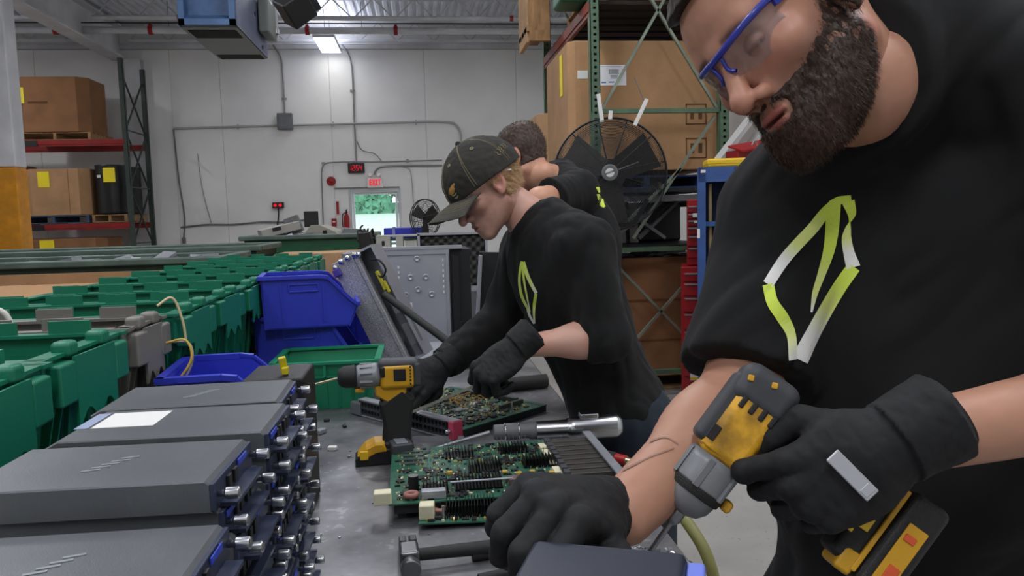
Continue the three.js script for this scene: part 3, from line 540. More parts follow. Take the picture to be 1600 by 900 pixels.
{
  const kinds = [makeModule(0), makeModule(1)];
  const stacks = [[-1.18, 11, 'the farthest stack'], [-1.015, 11, 'the third-nearest stack'], [-0.845, 11, 'the second-nearest stack'], [-0.665, 10, 'the nearest stack']];
  stacks.forEach(([z, n, where], si) => {
    for (let k = 0; k < n; k++) {
      const top = k === n - 1;
      const m = copyOf(kinds[(k + si) % 2], [-0.205 + rr(-0.012, 0.012), BH + 0.002 + k * 0.0315, z + rr(-0.006, 0.006)], rr(-0.03, 0.03),
        top ? ['dark grey network module with a plain lid, topmost of the farthest stack', 'dark grey network module with a white paper label, topmost of the third-nearest stack', 'dark grey network module, topmost of the second-nearest stack', 'dark grey network module, topmost of the nearest stack at lower left'][si]
          : `dark grey network module, ${['bottom', 'second from the bottom', 'third from the bottom', 'fourth from the bottom', 'fifth from the bottom', 'sixth from the bottom', 'seventh from the bottom', 'eighth from the bottom', 'ninth from the bottom', 'second from the top'][k]} in ${where}`, 'stacked network modules');
      m.userData.category = 'network module'; m.scale.y = 1.08;
      if (top && si === 1) { new MB().box(0.075, 0.0006, 0.075, -0.185, 0.0299, -0.02).build('paper_label', MT.paperWhite, m); new MB().box(0.016, 0.0006, 0.075, -0.235, 0.0299, -0.02).build('paper_label', std('#8f9bb5', 0.7), m); }
      else if (top) { const wv = new MB(); for (let q = 0; q < 5; q++) wv.box(0.018, 0.0005, 0.004, -0.11 - q * 0.006, 0.0299, -0.02 + q * 0.01, 0, 0.3); wv.build('worn_logo', std('#878b90', 0.45), m); }
    }
  });
  const q = thing('yellow_connector', 'small yellow connector clip lying on a black block behind the modules', 'connector', [-0.285, 1.195, -1.58]); q.scale.setScalar(0.75);
  new MB().rbox(0.02, 0.045, 0.014, 0.003, 0, 0.025, 0, 0.2, 0.3, 0.1).rbox(0.016, 0.02, 0.03, 0.003, 0.006, 0.01, 0.006).build('clip', std('#c9b91f', 0.4), q);
  const kb = thing('black_block', 'black plastic equipment block behind the module stacks', 'block', [-0.3, BH, -1.62]);
  new MB().rbox(0.12, 0.293, 0.16, 0.006, 0, 0.1465, 0).build('body', MT.blackPlastic, kb);
}
// ---- blue hopper bins and green tub
function hopperBin(w, h, d, m) {          // open front towards +x, back wall at -x
  const t = new THREE.Group(); t.name = 'storage_bin';
  const th = 0.006, b = new MB();
  const side = new THREE.Shape([[-w / 2 + 0.015, 0], [w / 2 - 0.035, 0], [w / 2, h * 0.42], [w / 2 - 0.02, h * 0.5], [w / 2 - 0.1, h * 0.97], [w / 2 - 0.13, h], [-w / 2, h]].map(([x, y]) => new THREE.Vector2(x, y)));
  b.ext(side, th, 0, 0, 0, d / 2 - th).ext(side, th, 0, 0, 0, -d / 2);
  b.box(w - 0.05, th, d, -0.01, th / 2, 0).box(th, h, d, -w / 2 + 0.008, h / 2, 0, 0, 0, 0.04).bar([w / 2 - 0.035, 0, 0], [w / 2, h * 0.45, 0], d, th);
  b.build('body', m, t);
  const r = new MB();
  for (const s of [-1, 1]) { const z = s * (d / 2 + 0.002); r.bar([-w / 2 - 0.008, h, z], [w / 2 - 0.13, h, z], 0.018, 0.012).bar([w / 2 - 0.13, h, z], [w / 2 - 0.1, h * 0.97, z], 0.016, 0.012).bar([w / 2 - 0.1, h * 0.97, z], [w / 2 - 0.02, h * 0.5, z], 0.016, 0.01).bar([w / 2 - 0.02, h * 0.5, z], [w / 2, h * 0.42, z], 0.016, 0.01); }
  r.box(0.018, 0.012, d + 0.02, -w / 2, h, 0).box(0.012, 0.014, d + 0.012, w / 2, h * 0.43, 0);
  r.build('rim', m, t);
  const g = new MB(); for (const s of [-1, 1]) { const z = s * (d / 2 + 0.001); g.rbox(w * 0.3, 0.006, 0.006, 0.002, -w * 0.06, h * 0.86, z).rbox(w * 0.3, 0.006, 0.006, 0.002, -w * 0.06, h * 0.72, z).rbox(0.006, h * 0.15, 0.006, 0.002, -w * 0.21, h * 0.79, z).rbox(0.006, h * 0.15, 0.006, 0.002, w * 0.09, h * 0.79, z); }
  g.build('grip_frame', m, t);
  for (const s of [-1, 1]) { const z = s * (d / 2 + 0.001); new MB().bar([-w * 0.3, h * 0.95, z], [-w * 0.27, 0.02, z], 0.006, 0.004).build('rib', m, t); new MB().bar([w * 0.14, h * 0.95, z], [w * 0.14, 0.02, z], 0.006, 0.004).build('rib', m, t); }
  new MB().rbox(0.004, h * 0.22, d * 0.5, 0.002, w / 2 - 0.012, h * 0.26, 0, 0, 0, -0.13).build('label_slot', std('#b9bcd8', 0.4), t);
  return t;
}
{
  const top = hopperBin(0.33, 0.18, 0.25, MT.binblue); tag(top, 'blue hopper bin stacked on another blue bin on the bench', 'bin', 'blue hopper bins'); scene.add(top); top.name = numbered('storage_bin');
  top.position.set(-0.405, 1.13, -2.86); top.rotation.y = 0.12;
  const mid = hopperBin(0.36, 0.25, 0.27, MT.binblue); tag(mid, 'larger blue hopper bin under the top one, behind the green tub', 'bin', 'blue hopper bins'); scene.add(mid); mid.name = numbered('storage_bin');
  mid.position.set(-0.42, BH + 0.0, -2.9); mid.rotation.y = 0.02; mid.scale.set(0.97, 1.06, 1.0);
  const bk = hopperBin(0.36, 0.25, 0.3, MT.binblue); tag(bk, 'blue hopper bin farther back, beside the tilted silver chassis', 'bin', 'blue hopper bins'); scene.add(bk); bk.name = numbered('storage_bin');
  bk.position.set(-0.33, BH, -3.3); bk.rotation.y = 0.0;
  const low = hopperBin(0.25, 0.16, 0.26, MT.binblue); tag(low, 'blue hopper bin low at the left, just behind the stacked modules', 'bin', 'blue hopper bins'); scene.add(low); low.name = numbered('storage_bin');
  low.position.set(-0.425, 1.025, -1.76); low.rotation.y = 0.08;
  const sup = thing('grey_crate', 'grey plastic crate holding up the lowest blue bin', 'crate', [-0.41, BH, -1.8]); new MB().rbox(0.16, 0.122, 0.3, 0.01, 0, 0.061, 0).build('body', MT.totegrey, sup);
  const tub = thing('plastic_tub', 'green ribbed plastic tub on the bench in front of the blue bins', 'tub', [-0.315, BH, -2.6]);
  const w = 0.33, h = 0.155, d = 0.3, fl = 0.03, pos = [];
  const b = new MB(); const wall = (x0, z0, x1, z1) => {
    const X0 = x0 * (w / 2 - fl), Z0 = z0 * (d / 2 - fl), X1 = x1 * (w / 2 - fl), Z1 = z1 * (d / 2 - fl), a = [X0, 0, Z0], c = [X1, 0, Z1], e = [x1 * w / 2, h, z1 * d / 2], f = [x0 * w / 2, h, z0 * d / 2];
    pos.push(...a, ...c, ...e, ...a, ...e, ...f);
  };
  wall(-1, 1, 1, 1); wall(1, 1, 1, -1); wall(1, -1, -1, -1); wall(-1, -1, -1, 1);
  const g = new THREE.BufferGeometry(); g.setAttribute('position', new THREE.Float32BufferAttribute(pos, 3)); g.computeVertexNormals();
  b.add(g).box(w - 2 * fl, 0.004, d - 2 * fl, 0, 0.003, 0); b.build('body', MT.tubgreen, tub);
  new MB().box(w + 0.02, 0.008, 0.02, 0, h, d / 2).box(w + 0.02, 0.008, 0.02, 0, h, -d / 2).box(0.02, 0.008, d, w / 2, h, 0).box(0.02, 0.008, d, -w / 2, h, 0).build('rim', MT.tubgreen, tub);
  new MB().box(w + 0.006, 0.006, 0.012, 0, h - 0.045, d / 2 - 0.006).box(0.012, 0.006, d, w / 2 - 0.004, h - 0.045, 0).build('band', MT.tubgreen, tub);
  for (let i = 0; i < 7; i++) { const x = -w / 2 + 0.03 + i * (w - 0.06) / 6; new MB().bar([x * 0.86, 0.005, d / 2 - fl + 0.002], [x * 0.97, h - 0.05, d / 2 - 0.008], 0.006, 0.006).build('rib', MT.tubgreen, tub); if (i % 2) new MB().box(0.008, 0.036, 0.02, x, h - 0.024, d / 2 - 0.0).build('rib', MT.tubgreen, tub); }
}
// ---- opened server chassis on the far half of the bench
{
  const t = thing('server_chassis', 'upright silver server chassis lid with round dimples and a dark open side', 'chassis', [0, BH, -3.75]);
  const p = new MB().rbox(0.4, 0.45, 0.012, 0.003, -0.065, 0.235, 0).box(0.46, 0.014, 0.05, -0.03, 0.462, -0.01).box(0.4, 0.03, 0.02, -0.065, 0.445, 0.002).box(0.01, 0.43, 0.02, 0.125, 0.235, 0.004);
  p.build('lid', MT.galvBright, t);
  for (const [x, y] of [[-0.2, 0.41], [-0.02, 0.41], [-0.16, 0.32], [-0.055, 0.32], [0.02, 0.32], [-0.02, 0.26], [-0.08, 0.235], [0.045, 0.235]]) new MB().lathe([[0, 0.001], [0.006, 0.003], [0.01, 0.006], [0.014, 0.005], [0.015, 0]], 16, x, y, 0.006, PI / 2).build('dimple', MT.galvBright, t);
  const hl = new MB(); for (let i = 0; i < 7; i++) hl.box(0.007, 0.011, 0.004, -0.11, 0.37 - i * 0.024, 0.007).box(0.006, 0.012, 0.004, 0.105, 0.4 - i * 0.026, 0.007); hl.build('slot', MT.paperWhite, t);
  new MB().box(0.1, 0.145, 0.002, -0.1, 0.125, 0.007).build('paper_label', MT.paperWhite, t);
  new MB().box(0.035, 0.006, 0.002, 0.02, 0.07, 0.007).build('paper_label', MT.paperWhite, t);
  new MB().rbox(0.1, 0.44, 0.4, 0.004, 0.19, 0.23, -0.22).build('side_box', MT.darkMetal, t);
  new MB().box(0.03, 0.4, 0.03, 0.165, 0.22, 0.0).build('inner_rail', MT.blackPlastic, t);
  const u = thing('chassis_cover', 'dark steel side panel with a bright edge standing by the capped worker', 'panel', [0.3, BH, -3.3]);
  new MB().rbox(0.014, 0.44, 0.05, 0.003, -0.062, 0.22, 0.0, 0, 0, -0.08).build('edge_flange', MT.galvBright, u);
  new MB().rbox(0.12, 0.45, 0.012, 0.003, 0.0, 0.225, -0.02, 0, 0, -0.05).build('sheet', MT.darkMetal, u);
  const base = thing('metal_tray', 'flat silver chassis tray lying open on the bench', 'tray', [0.07, BH, -3.3]);
  new MB().box(0.3, 0.003, 0.5, 0, 0.03, 0).box(0.3, 0.03, 0.003, 0, 0.03, 0.25).box(0.3, 0.03, 0.003, 0, 0.03, -0.25).box(0.003, 0.03, 0.5, -0.15, 0.015, 0).box(0.003, 0.03, 0.5, 0.15, 0.015, 0).build('tray', MT.galvBright, base);
  new MB().box(0.33, 0.035, 0.008, 0.03, 0.03, 0.255).build('front_lip', MT.galvBright, base);
  const dk = new MB(); for (let i = 0; i < 3; i++) dk.box(0.012, 0.002, 0.42, -0.13 + i * 0.016, 0.033, 0); dk.build('vent_slot', MT.chip, base);
  new MB().box(0.03, 0.002, 0.012, 0.06, 0.033, -0.05).box(0.03, 0.002, 0.012, 0.06, 0.033, 0.02).build('cutout', MT.chip, base);
  new MB().rod([0.09, 0.03, -0.1], [0.1, 0.14, -0.1], 0.006).rod([0.15, 0.03, -0.12], [0.155, 0.15, -0.12], 0.004).build('post', MT.blackPlastic, base);
  // tilted slim chassis
  const s = thing('slim_chassis', 'long speckled silver chassis tilted up on end beside the blue bins', 'chassis', [-0.1, BH + 0.0, -3.0]);
  const in_ = new THREE.Group(); in_.name = 'frame'; s.add(in_); in_.rotation.z = rad(25); in_.position.set(0.03, 0.04, 0); in_.rotation.order = 'YXZ'; in_.rotation.y = -0.25;
  new MB().rbox(0.108, 0.47, 0.04, 0.003, -0.018, 0.235, 0.05).build('long_side', MT.speckled, in_);
  new MB().box(0.008, 0.47, 0.12, -0.068, 0.235, -0.0).box(0.005, 0.47, 0.12, 0.1, 0.235, -0.0).box(0.17, 0.008, 0.12, 0.015, 0.004, -0.0).box(0.17, 0.008, 0.12, 0.015, 0.466, -0.0).box(0.17, 0.47, 0.005, 0.015, 0.235, -0.06).build('tray', MT.galvBright, in_);
  new MB().box(0.003, 0.47, 0.004, 0.02, 0.235, 0.0705).build('seam', MT.greyPaint, in_);
  const sc = new MB(); for (const [x, y] of [[-0.06, 0.45], [-0.03, 0.462], [0.0, 0.463], [0.03, 0.462], [0.045, 0.455], [-0.05, 0.01], [0.0, 0.008], [0.045, 0.01]]) sc.lathe([[0, 0.012], [0.009, 0.012], [0.011, 0.006], [0.011, 0], [0, 0]], 12, x, y, 0.07, PI / 2); sc.build('screw', MT.chrome, in_);
  new MB().rbox(0.03, 0.03, 0.02, 0.004, -0.06, 0.43, 0.08).build('purple_clip', std('#4a3a90', 0.4), in_);
  new MB().tube([[0.07, 0.42, 0.05], [0.11, 0.4, 0.08], [0.12, 0.36, 0.09], [0.09, 0.34, 0.07], [0.06, 0.37, 0.05]], 0.004, 30, 6).build('black_cable', MT.rubber, in_);
  new MB().rbox(0.016, 0.08, 0.016, 0.004, 0.075, 0.33, 0.055).rbox(0.012, 0.05, 0.014, 0.004, 0.085, 0.3, 0.06).build('yellow_connector', std('#b8b021', 0.45), in_);
  new MB().box(0.04, 0.1, 0.01, 0.08, 0.24, 0.03).box(0.05, 0.09, 0.01, 0.085, 0.1, 0.03).build('card_edge', MT.greyPaint, in_);
  alone('pry_bar', new MB().rod([-0.13, 1.245, -2.66], [0.1, 1.09, -2.42], 0.013, 0.013, 8), MT.rubber, 'black bar leaning from the tilted chassis to the worker\'s far arm', 'bar');
  const fc = thing('foam_case', 'open equipment case with an aluminium rim and dark egg-crate foam lid', 'case', [0.19, BH, -4.6]);
  new MB().box(0.42, 0.014, 0.06, 0, 0.51, 0).box(0.014, 0.5, 0.06, -0.2, 0.26, 0).box(0.014, 0.5, 0.06, 0.2, 0.26, 0).build('rim', MT.galvBright, fc);
  new MB().box(0.42, 0.51, 0.02, 0, 0.255, -0.04).build('shell', MT.blackPlastic, fc);
  { const W = 0.39, N = 56, g = new THREE.PlaneGeometry(W, 0.48, N, 64), p = g.attributes.position; for (let i = 0; i < p.count; i++) { const x = p.getX(i), y = p.getY(i); p.setZ(i, 0.018 * Math.sin(x * 2 * PI / 0.055) * Math.sin(y * 2 * PI / 0.055) + 0.012); } g.computeVertexNormals(); new MB().add(g, 0, 0.255, 0).build('egg_crate_foam', MT.foam, fc); }
  new MB().rbox(0.4, 0.2, 0.3, 0.01, 0.02, 0.1, 0.2).build('lower_shell', MT.greyPaint, fc);
}
// ---- hand tools and boards on the near half
function drillBody(t) {                       // local: barrel along -x, handle down, origin at the handle top
  const y = MT.yellowPlastic;
  const body = new MB().rbox(0.085, 0.062, 0.058, 0.012, 0.03, 0.032, 0, 0, 0, 0, 2).ext([[-0.022, 0.01], [0.05, 0.01], [0.045, -0.02], [0.03, -0.05], [0.012, -0.05], [0.006, -0.03], [-0.02, -0.012]], 0.03, 0.004, 0, 0, -0.015);
  body.build('motor_housing', y, t);
  new MB().rbox(0.1, 0.03, 0.052, 0.012, 0.035, 0.058, 0, 0, 0, -0.03, 2).rbox(0.018, 0.06, 0.056, 0.008, 0.078, 0.034, 0, 0, 0, 0, 2).build('rubber_cap', MT.rubberGrey, t);
  new MB().lathe([[0, 0], [0.03, 0], [0.031, 0.012], [0.03, 0.03], [0.028, 0.05], [0.0255, 0.058], [0, 0.058]], 24, -0.012, 0.034, 0, 0, 0, PI / 2).build('gear_case', MT.toolGrey, t);
  for (let i = 0; i < 10; i++) { const a = i * PI / 5; new MB().box(0.03, 0.004, 0.006, -0.045, 0.034 + Math.cos(a) * 0.0295, Math.sin(a) * 0.0295, -a, 0, 0).build('gear_case_rib', MT.toolGrey, t); }
  new MB().lathe([[0, 0], [0.0265, 0], [0.028, 0.006], [0.027, 0.03], [0.02, 0.042], [0.012, 0.046], [0, 0.046]], 24, -0.068, 0.034, 0, 0, 0, PI / 2).build('chuck', MT.rubber, t);
  for (const s of [-1, 1]) for (let i = 0; i < 6; i++) new MB().rbox(0.004, 0.0045, 0.003, 0.001, 0.062 - 0.0, 0.013 + i * 0.0085, s * 0.0295).build('vent', MT.chip, t);
  for (const s of [-1, 1]) new MB().rbox(0.03, 0.03, 0.003, 0.004, 0.036, 0.036, s * 0.029).build('side_badge', MT.chip, t);
  new MB().rbox(0.012, 0.025, 0.062, 0.003, -0.005, 0.045, 0).build('selector', MT.chip, t);
  new MB().rbox(0.014, 0.034, 0.02, 0.005, -0.006, -0.015, 0, 0, 0, -0.15).build('trigger', MT.chip, t);
  new MB().rbox(0.024, 0.012, 0.024, 0.004, -0.062, 0.0, 0).build('belt_light', y, t);
}
{
  const t = thing('cordless_drill', 'yellow and grey cordless drill standing on its battery on the bench', 'drill', [-0.1, 1.085, -1.9], rad(4));
  drillBody(t);
  new MB().ext([[-0.008, -0.04], [0.04, -0.01], [0.062, -0.03], [0.052, -0.09], [0.05, -0.14], [-0.006, -0.14], [0.0, -0.09]], 0.026, 0.008, 0, 0, -0.013).build('grip', MT.rubber, t);
  new MB().ext([[-0.015, -0.135], [0.055, -0.135], [0.06, -0.15], [-0.05, -0.15], [-0.035, -0.138]], 0.05, 0.005, 0, 0, -0.025).build('foot', MT.rubber, t);
  new MB().ext([[-0.066, -0.158], [-0.05, -0.143], [-0.03, -0.134], [-0.012, -0.134], [-0.006, -0.15], [-0.03, -0.152], [-0.05, -0.162]], 0.056, 0.006, 0, 0, -0.028).build('battery_top', MT.yellowPlastic, t);
  new MB().ext([[-0.078, -0.183], [-0.078, -0.168], [-0.062, -0.156], [-0.03, -0.148], [0.055, -0.148], [0.06, -0.183]], 0.06, 0.002, 0, 0, -0.03).build('battery', MT.blackPlastic, t);
  new MB().rbox(0.02, 0.022, 0.004, 0.003, -0.058, -0.157, 0.0345).build('latch', MT.yellowCase, t);
  new MB().rod([-0.105, 0.034, 0], [-0.172, 0.02, 0], 0.0028, 0.0028, 8).build('drill_bit', std('#b9b090', 0.3, 0.8), t);
}
{ // small spare battery
  const t = thing('battery_pack', 'small dark grey battery block standing beside the drill foot', 'battery', [-0.068, BH, -1.87], 0.25);
  new MB().rbox(0.05, 0.058, 0.075, 0.005, 0, 0.03, 0).build('case', MT.rubberGrey, t);
  new MB().rbox(0.028, 0.003, 0.055, 0.001, 0, 0.0595, 0).build('label', std('#8e9299', 0.4, 0.3), t);
}
const pcbMap = tex(512, 0.16, (u, v) => {       // copper runs under green mask: print on the board
  const a = fbm(u, v, 6, 4, 131), row = Math.floor(u * 64), col = Math.floor(v * 64);
  const tr = (Math.abs(((u * 64 + (hash(Math.floor(v * 8), 0, 3) > 0.5 ? v * 32 : 0)) % 1) - 0.5) < 0.16) && vnoise(u, v, 16, 133) > 0.42;
  const via = ((u * 128) % 1 - 0.5) ** 2 + ((v * 128) % 1 - 0.5) ** 2 < 0.06 && hash(Math.floor(u * 128), Math.floor(v * 128), 7) > 0.86;
  let c = [34, 76 + 18 * a, 62 + 10 * a]; if (tr) c = [62, 108, 88]; if (via) c = [176, 170, 130];
  return c;
});
MT.pcb = std('#ffffff', 0.38, 0, { map: pcbMap });
function scatter(t, w, d, y, n, s, avoid) {     // soldered parts too small to pick apart: one stuff part per colour
  const kinds = [[MT.solder, 'solder_joints', 2.4], [MT.amber, 'small_capacitors', 0.5], [MT.ivory, 'small_resistors', 0.6], [MT.chip, 'small_chips', 0.8]];
  kinds.forEach(([m, nm, f], ki) => {
    const b = new MB();
    for (let i = 0; i < n * f; i++) {
      const x = rr(-w / 2, w / 2), z = rr(-d / 2, d / 2);
      if (avoid && avoid.some(([ax, az, aw, ad]) => Math.abs(x - ax) < aw / 2 && Math.abs(z - az) < ad / 2)) continue;
      const a = rnd() > 0.5 ? 1 : 0, q = ki === 3 ? rr(0.004, 0.012) : rr(0.0015, 0.004);
      if (ki === 0) b.box(0.0012, rr(0.003, 0.007), 0.0012, x, y + 0.003, z); else b.box(a ? q * 1.7 : q, rr(0.0015, 0.005) * s, a ? q : q * 1.7, x, y + 0.0015, z);
    }
    tag(b.build(nm, m, t), null, null, null, 'stuff');
  });
}
function heatsink(t, x, y, z, w, d, h, n) {
  const g = new THREE.Group(); g.name = 'heat_sink'; t.add(g); g.position.set(x, y, z);
  new MB().box(w, 0.004, d, 0, 0.002, 0).build('base', MT.heatsink, g);
  for (let i = 0; i < n; i++) new MB().box(0.0016, h, d, -w / 2 + w * (i + 0.5) / n, h / 2, 0).build('fin', MT.heatsink, g);
  return g;
}
{ // big green board in front
  const t = thing('circuit_board', 'large green circuit board with black finned heat sinks in the middle of the bench', 'circuit board', [0.165, BH + 0.035, -1.69], rad(1));
  const W = 0.5, D = 0.37;
  new MB().box(W, 0.003, D, 0, 0, 0).build('board', MT.pcb, t);
  new MB().box(W - 0.02, 0.02, 0.006, 0, -0.0115, D / 2 - 0.01).build('stiffener', MT.darkMetal, t); new MB().box(W - 0.02, 0.03, 0.006, 0, -0.0165, -D / 2 + 0.01).build('stiffener', MT.darkMetal, t);
  const y = 0.0015;
  const hs = [[-0.075, 0.115, 0.06, 0.05, 0.026, 9], [-0.165 + 0.01, 0.12, 0.055, 0.05, 0.026, 8], [-0.065, 0.115, 0.1, 0.05, 0.026, 14], [-0.09, -0.1, 0.07, 0.045, 0.018, 9], [0.04, -0.11, 0.07, 0.045, 0.018, 9], [-0.04, 0.01, 0.075, 0.05, 0.02, 11], [0.085, 0.0, 0.075, 0.05, 0.02, 10]];
  for (const h of hs.slice(1)) heatsink(t, h[0], y, h[1], h[2], h[3], h[4], h[5]);
  new MB().rbox(0.05, 0.018, 0.02, 0.002, -0.16, y + 0.009, 0.165).rbox(0.13, 0.003, 0.006, 0.001, -0.06, y + 0.024, 0.148).build('bracket', MT.galvBright, t);
  new MB().cyl(0.011, 0.032, -0.2, y + 0.016, 0.115, 0, 0, 0, 18).build('capacitor', MT.chip, t);
  new MB().cyl(0.0105, 0.001, -0.2, y + 0.0325, 0.115, 0, 0, 0, 18).build('capacitor_top', MT.solder, t);
  new MB().add(new THREE.TorusGeometry(0.011, 0.006, 8, 18), -0.205, y + 0.008, 0.16, PI / 2).build('inductor', std('#8d5a52', 0.5), t);
  new MB().rbox(0.035, 0.026, 0.028, 0.003, -0.262, y + 0.01, 0.168).build('connector_block', MT.ivory, t);
  for (let i = 0; i < 4; i++) new MB().box(0.05, 0.004, 0.014, -0.2, y + 0.002, -0.06 - i * 0.03).build('memory_chip', std('#3a4a44', 0.5), t);
  for (let i = 0; i < 8; i++) { const m = new THREE.Group(); m.name = 'memory_slot'; t.add(m); m.position.set(0.185, y + 0.006, -0.135 + i * 0.034); new MB().rbox(0.1, 0.012, 0.026, 0.002).build('module', std('#3d3a36', 0.45), m); new MB().rbox(0.014, 0.018, 0.022, 0.003, -0.056, 0.002, 0).build('clip', MT.rubberGrey, m); }
  new MB().box(0.012, 0.016, 0.34, 0.238, y + 0.008, 0).box(0.02, 0.004, 0.34, 0.236, y + 0.018, 0).build('edge_rail', MT.galvBright, t);
  for (const z of [-0.12, -0.07, 0.0, 0.06]) new MB().box(0.016, 0.006, 0.04, 0.125 - 0.01, y + 0.003, z).build('socket', MT.ivory, t);
  new MB().rbox(0.03, 0.014, 0.025, 0.002, 0.015, y + 0.007, 0.115).build('relay', std('#6b5a55', 0.5), t);
  new MB().cyl(0.012, 0.01, 0.09, y + 0.005, 0.135, 0, 0, 0, 16).build('coin_cell', MT.ivory, t);
  for (const [x, z] of [[0.06, 0.06], [0.03, 0.065], [0.1, 0.075], [0.0, 0.05], [-0.12, 0.03]]) new MB().rbox(0.012, 0.008, 0.01, 0.002, x, y + 0.004, z).build('tantalum', MT.amber, t);
  scatter(t, W - 0.03, D - 0.02, y, 420, 1, [...hs.map(([a, b, c, d]) => [a, b, c, d]), [0.2, 0, 0.13, 0.3]]);
  const pins = new MB(); for (const h of hs.slice(3)) for (let i = 0; i < 8; i++) pins.box(0.0012, 0.03, 0.0012, h[0] - h[2] / 2 + h[2] * i / 7, y + 0.015, h[1] - h[3] / 2 - 0.003); tag(pins.build('wire_pins', MT.solder, t), null, null, null, 'stuff');
}
{ // line card with two rows of ports, turned on the bench
  const ang = Math.atan2(0.327, 0.274);
  const t = thing('line_card', 'line card with two rows of square network ports and a red end, behind the drill', 'circuit board', [0.083, BH + 0.022, -2.33], -ang);
  const W = 0.43, D = 0.38;                      // front edge along +x, towards +z
  new MB().box(W, 0.003, D, 0, 0, 0).build('board', MT.pcb, t);
  new MB().box(W, 0.022, 0.006, 0, -0.009, -D / 2 + 0.02).build('stiffener', MT.darkMetal, t); new MB().box(0.006, 0.02, D, W / 2 - 0.006, -0.01, 0).build('stiffener', MT.darkMetal, t);
  const fp = new THREE.Group(); fp.name = 'front_panel'; t.add(fp); fp.position.set(0, 0, D / 2);
  new MB().box(W, 0.004, 0.03, 0, 0.03, -0.005).box(W, 0.004, 0.03, 0, -0.018, -0.005).box(0.004, 0.05, 0.03, -W / 2, 0.006, -0.005).box(W, 0.05, 0.004, 0, 0.006, -0.018).build('shell', MT.galvBright, fp);
  for (let r = 0; r < 2; r++) for (let i = 0; i < 24; i++) {
    const x = -W / 2 + 0.02 + i * 0.0155 + Math.floor(i / 6) * 0.005, y = r ? 0.016 : -0.005;
    new MB().box(0.0145, 0.0025, 0.018, x, y + 0.009, 0).box(0.0015, 0.019, 0.018, x - 0.0075, y, 0).box(0.0015, 0.019, 0.018, x + 0.0075, y, 0).box(0.0145, 0.0025, 0.018, x, y - 0.009, 0).box(0.014, 0.018, 0.002, x, y, -0.008).box(0.004, 0.004, 0.016, x - 0.0055, y - 0.006, 0).box(0.004, 0.004, 0.016, x + 0.0055, y - 0.006, 0).build('port', MT.rubberGrey, fp);
  }
  new MB().rbox(0.022, 0.05, 0.036, 0.003, W / 2 - 0.004, 0.006, -0.004).build('end_cap', std('#b03a56', 0.45), fp);
  new MB().lathe([[0, 0], [0.005, 0], [0.006, 0.002], [0.006, 0.014], [0, 0.015]], 12, W / 2 - 0.006, 0.006, 0.014, PI / 2).build('screw', MT.polished, fp);
  new MB().rbox(0.05, 0.04, 0.02, 0.004, -W / 2 - 0.012, 0.0, 0.005).build('ejector', MT.galv, fp);
  for (const [x, z, w, d] of [[-0.05, -0.13, 0.1, 0.012], [0.08, -0.15, 0.1, 0.014], [0.15, -0.1, 0.014, 0.1]]) new MB().rbox(w, 0.016, d, 0.003, x, 0.01, z).build('connector', std('#2b332f', 0.45), t);
  for (const [x, z, w] of [[0.05, 0.02, 0.04], [0.12, -0.02, 0.035], [-0.06, 0.05, 0.03], [-0.1, -0.03, 0.035], [0.02, -0.07, 0.03]]) new MB().box(w, 0.003, w, x, 0.003, z).build('chip', std('#6e756f', 0.45), t);
  const wires = new MB(); for (let i = 0; i < 14; i++) { const x = -0.02 + rr(-0.05, 0.05), z = -0.05 + rr(-0.04, 0.05); wires.tube([[x, 0.004, z], [x + rr(-0.03, 0.03), rr(0.012, 0.025), z + rr(-0.02, 0.02)], [x + rr(-0.05, 0.05), 0.004, z + rr(-0.04, 0.04)]], 0.0012, 10, 4); } tag(wires.build('jumper_wires', std('#b98a3a', 0.5), t), null, null, null, 'stuff');
  for (const [x, z] of [[-0.12, 0.08], [0.06, 0.1], [0.18, 0.12], [0.19, -0.06]]) new MB().cyl(0.003, 0.03, x, 0.015, z, 0, 0, 0, 8).build('standoff', MT.solder, t);
  scatter(t, W - 0.04, D - 0.08, 0.0015, 320, 1.4);
  // half-hidden shelf module and tray lip under it
  const u = thing('metal_strip', 'bright bent metal strip lying under the line card', 'strip', [0.03, BH, -2.06], -ang + 0.7);
  new MB().box(0.14, 0.004, 0.02, 0, 0.003, 0).box(0.14, 0.012, 0.003, 0, 0.006, 0.01).build('strip', MT.galvBright, u);
}
{ // second board, mostly hidden behind the near worker's hands
  const t = thing('circuit_board', 'smaller circuit board with a tall black heat sink under the big green board', 'circuit board', [0.12, BH + 0.012, -1.5], rad(-4));
  new MB().box(0.28, 0.003, 0.12, 0.0, 0, 0.0).build('board', MT.pcb, t);
  heatsink(t, -0.04, 0.0015, 0.01, 0.1, 0.06, 0.024, 16);
  new MB().rbox(0.03, 0.03, 0.03, 0.003, -0.125, 0.016, 0.03).build('connector_block', MT.ivory, t);
  new MB().add(new THREE.TorusGeometry(0.01, 0.005, 8, 16), -0.1, 0.006, 0.0, PI / 2).build('inductor', std('#a87868', 0.5), t);
  for (const s of [-1, 1]) new MB().rod([-0.04 + s * 0.052, 0.0, 0.045], [-0.04 + s * 0.052, 0.03, 0.045], 0.003).build('pin', MT.polished, t);
  scatter(t, 0.26, 0.11, 0.0015, 120, 1.2, [[-0.04, 0.01, 0.1, 0.06]]);
  const st = thing('black_block', 'black support block under the circuit boards', 'block', [0.1, BH, -1.56]);
  new MB().rbox(0.24, 0.009, 0.1, 0.003, 0, 0.0046, 0).build('body', MT.blackPlastic, st);
}
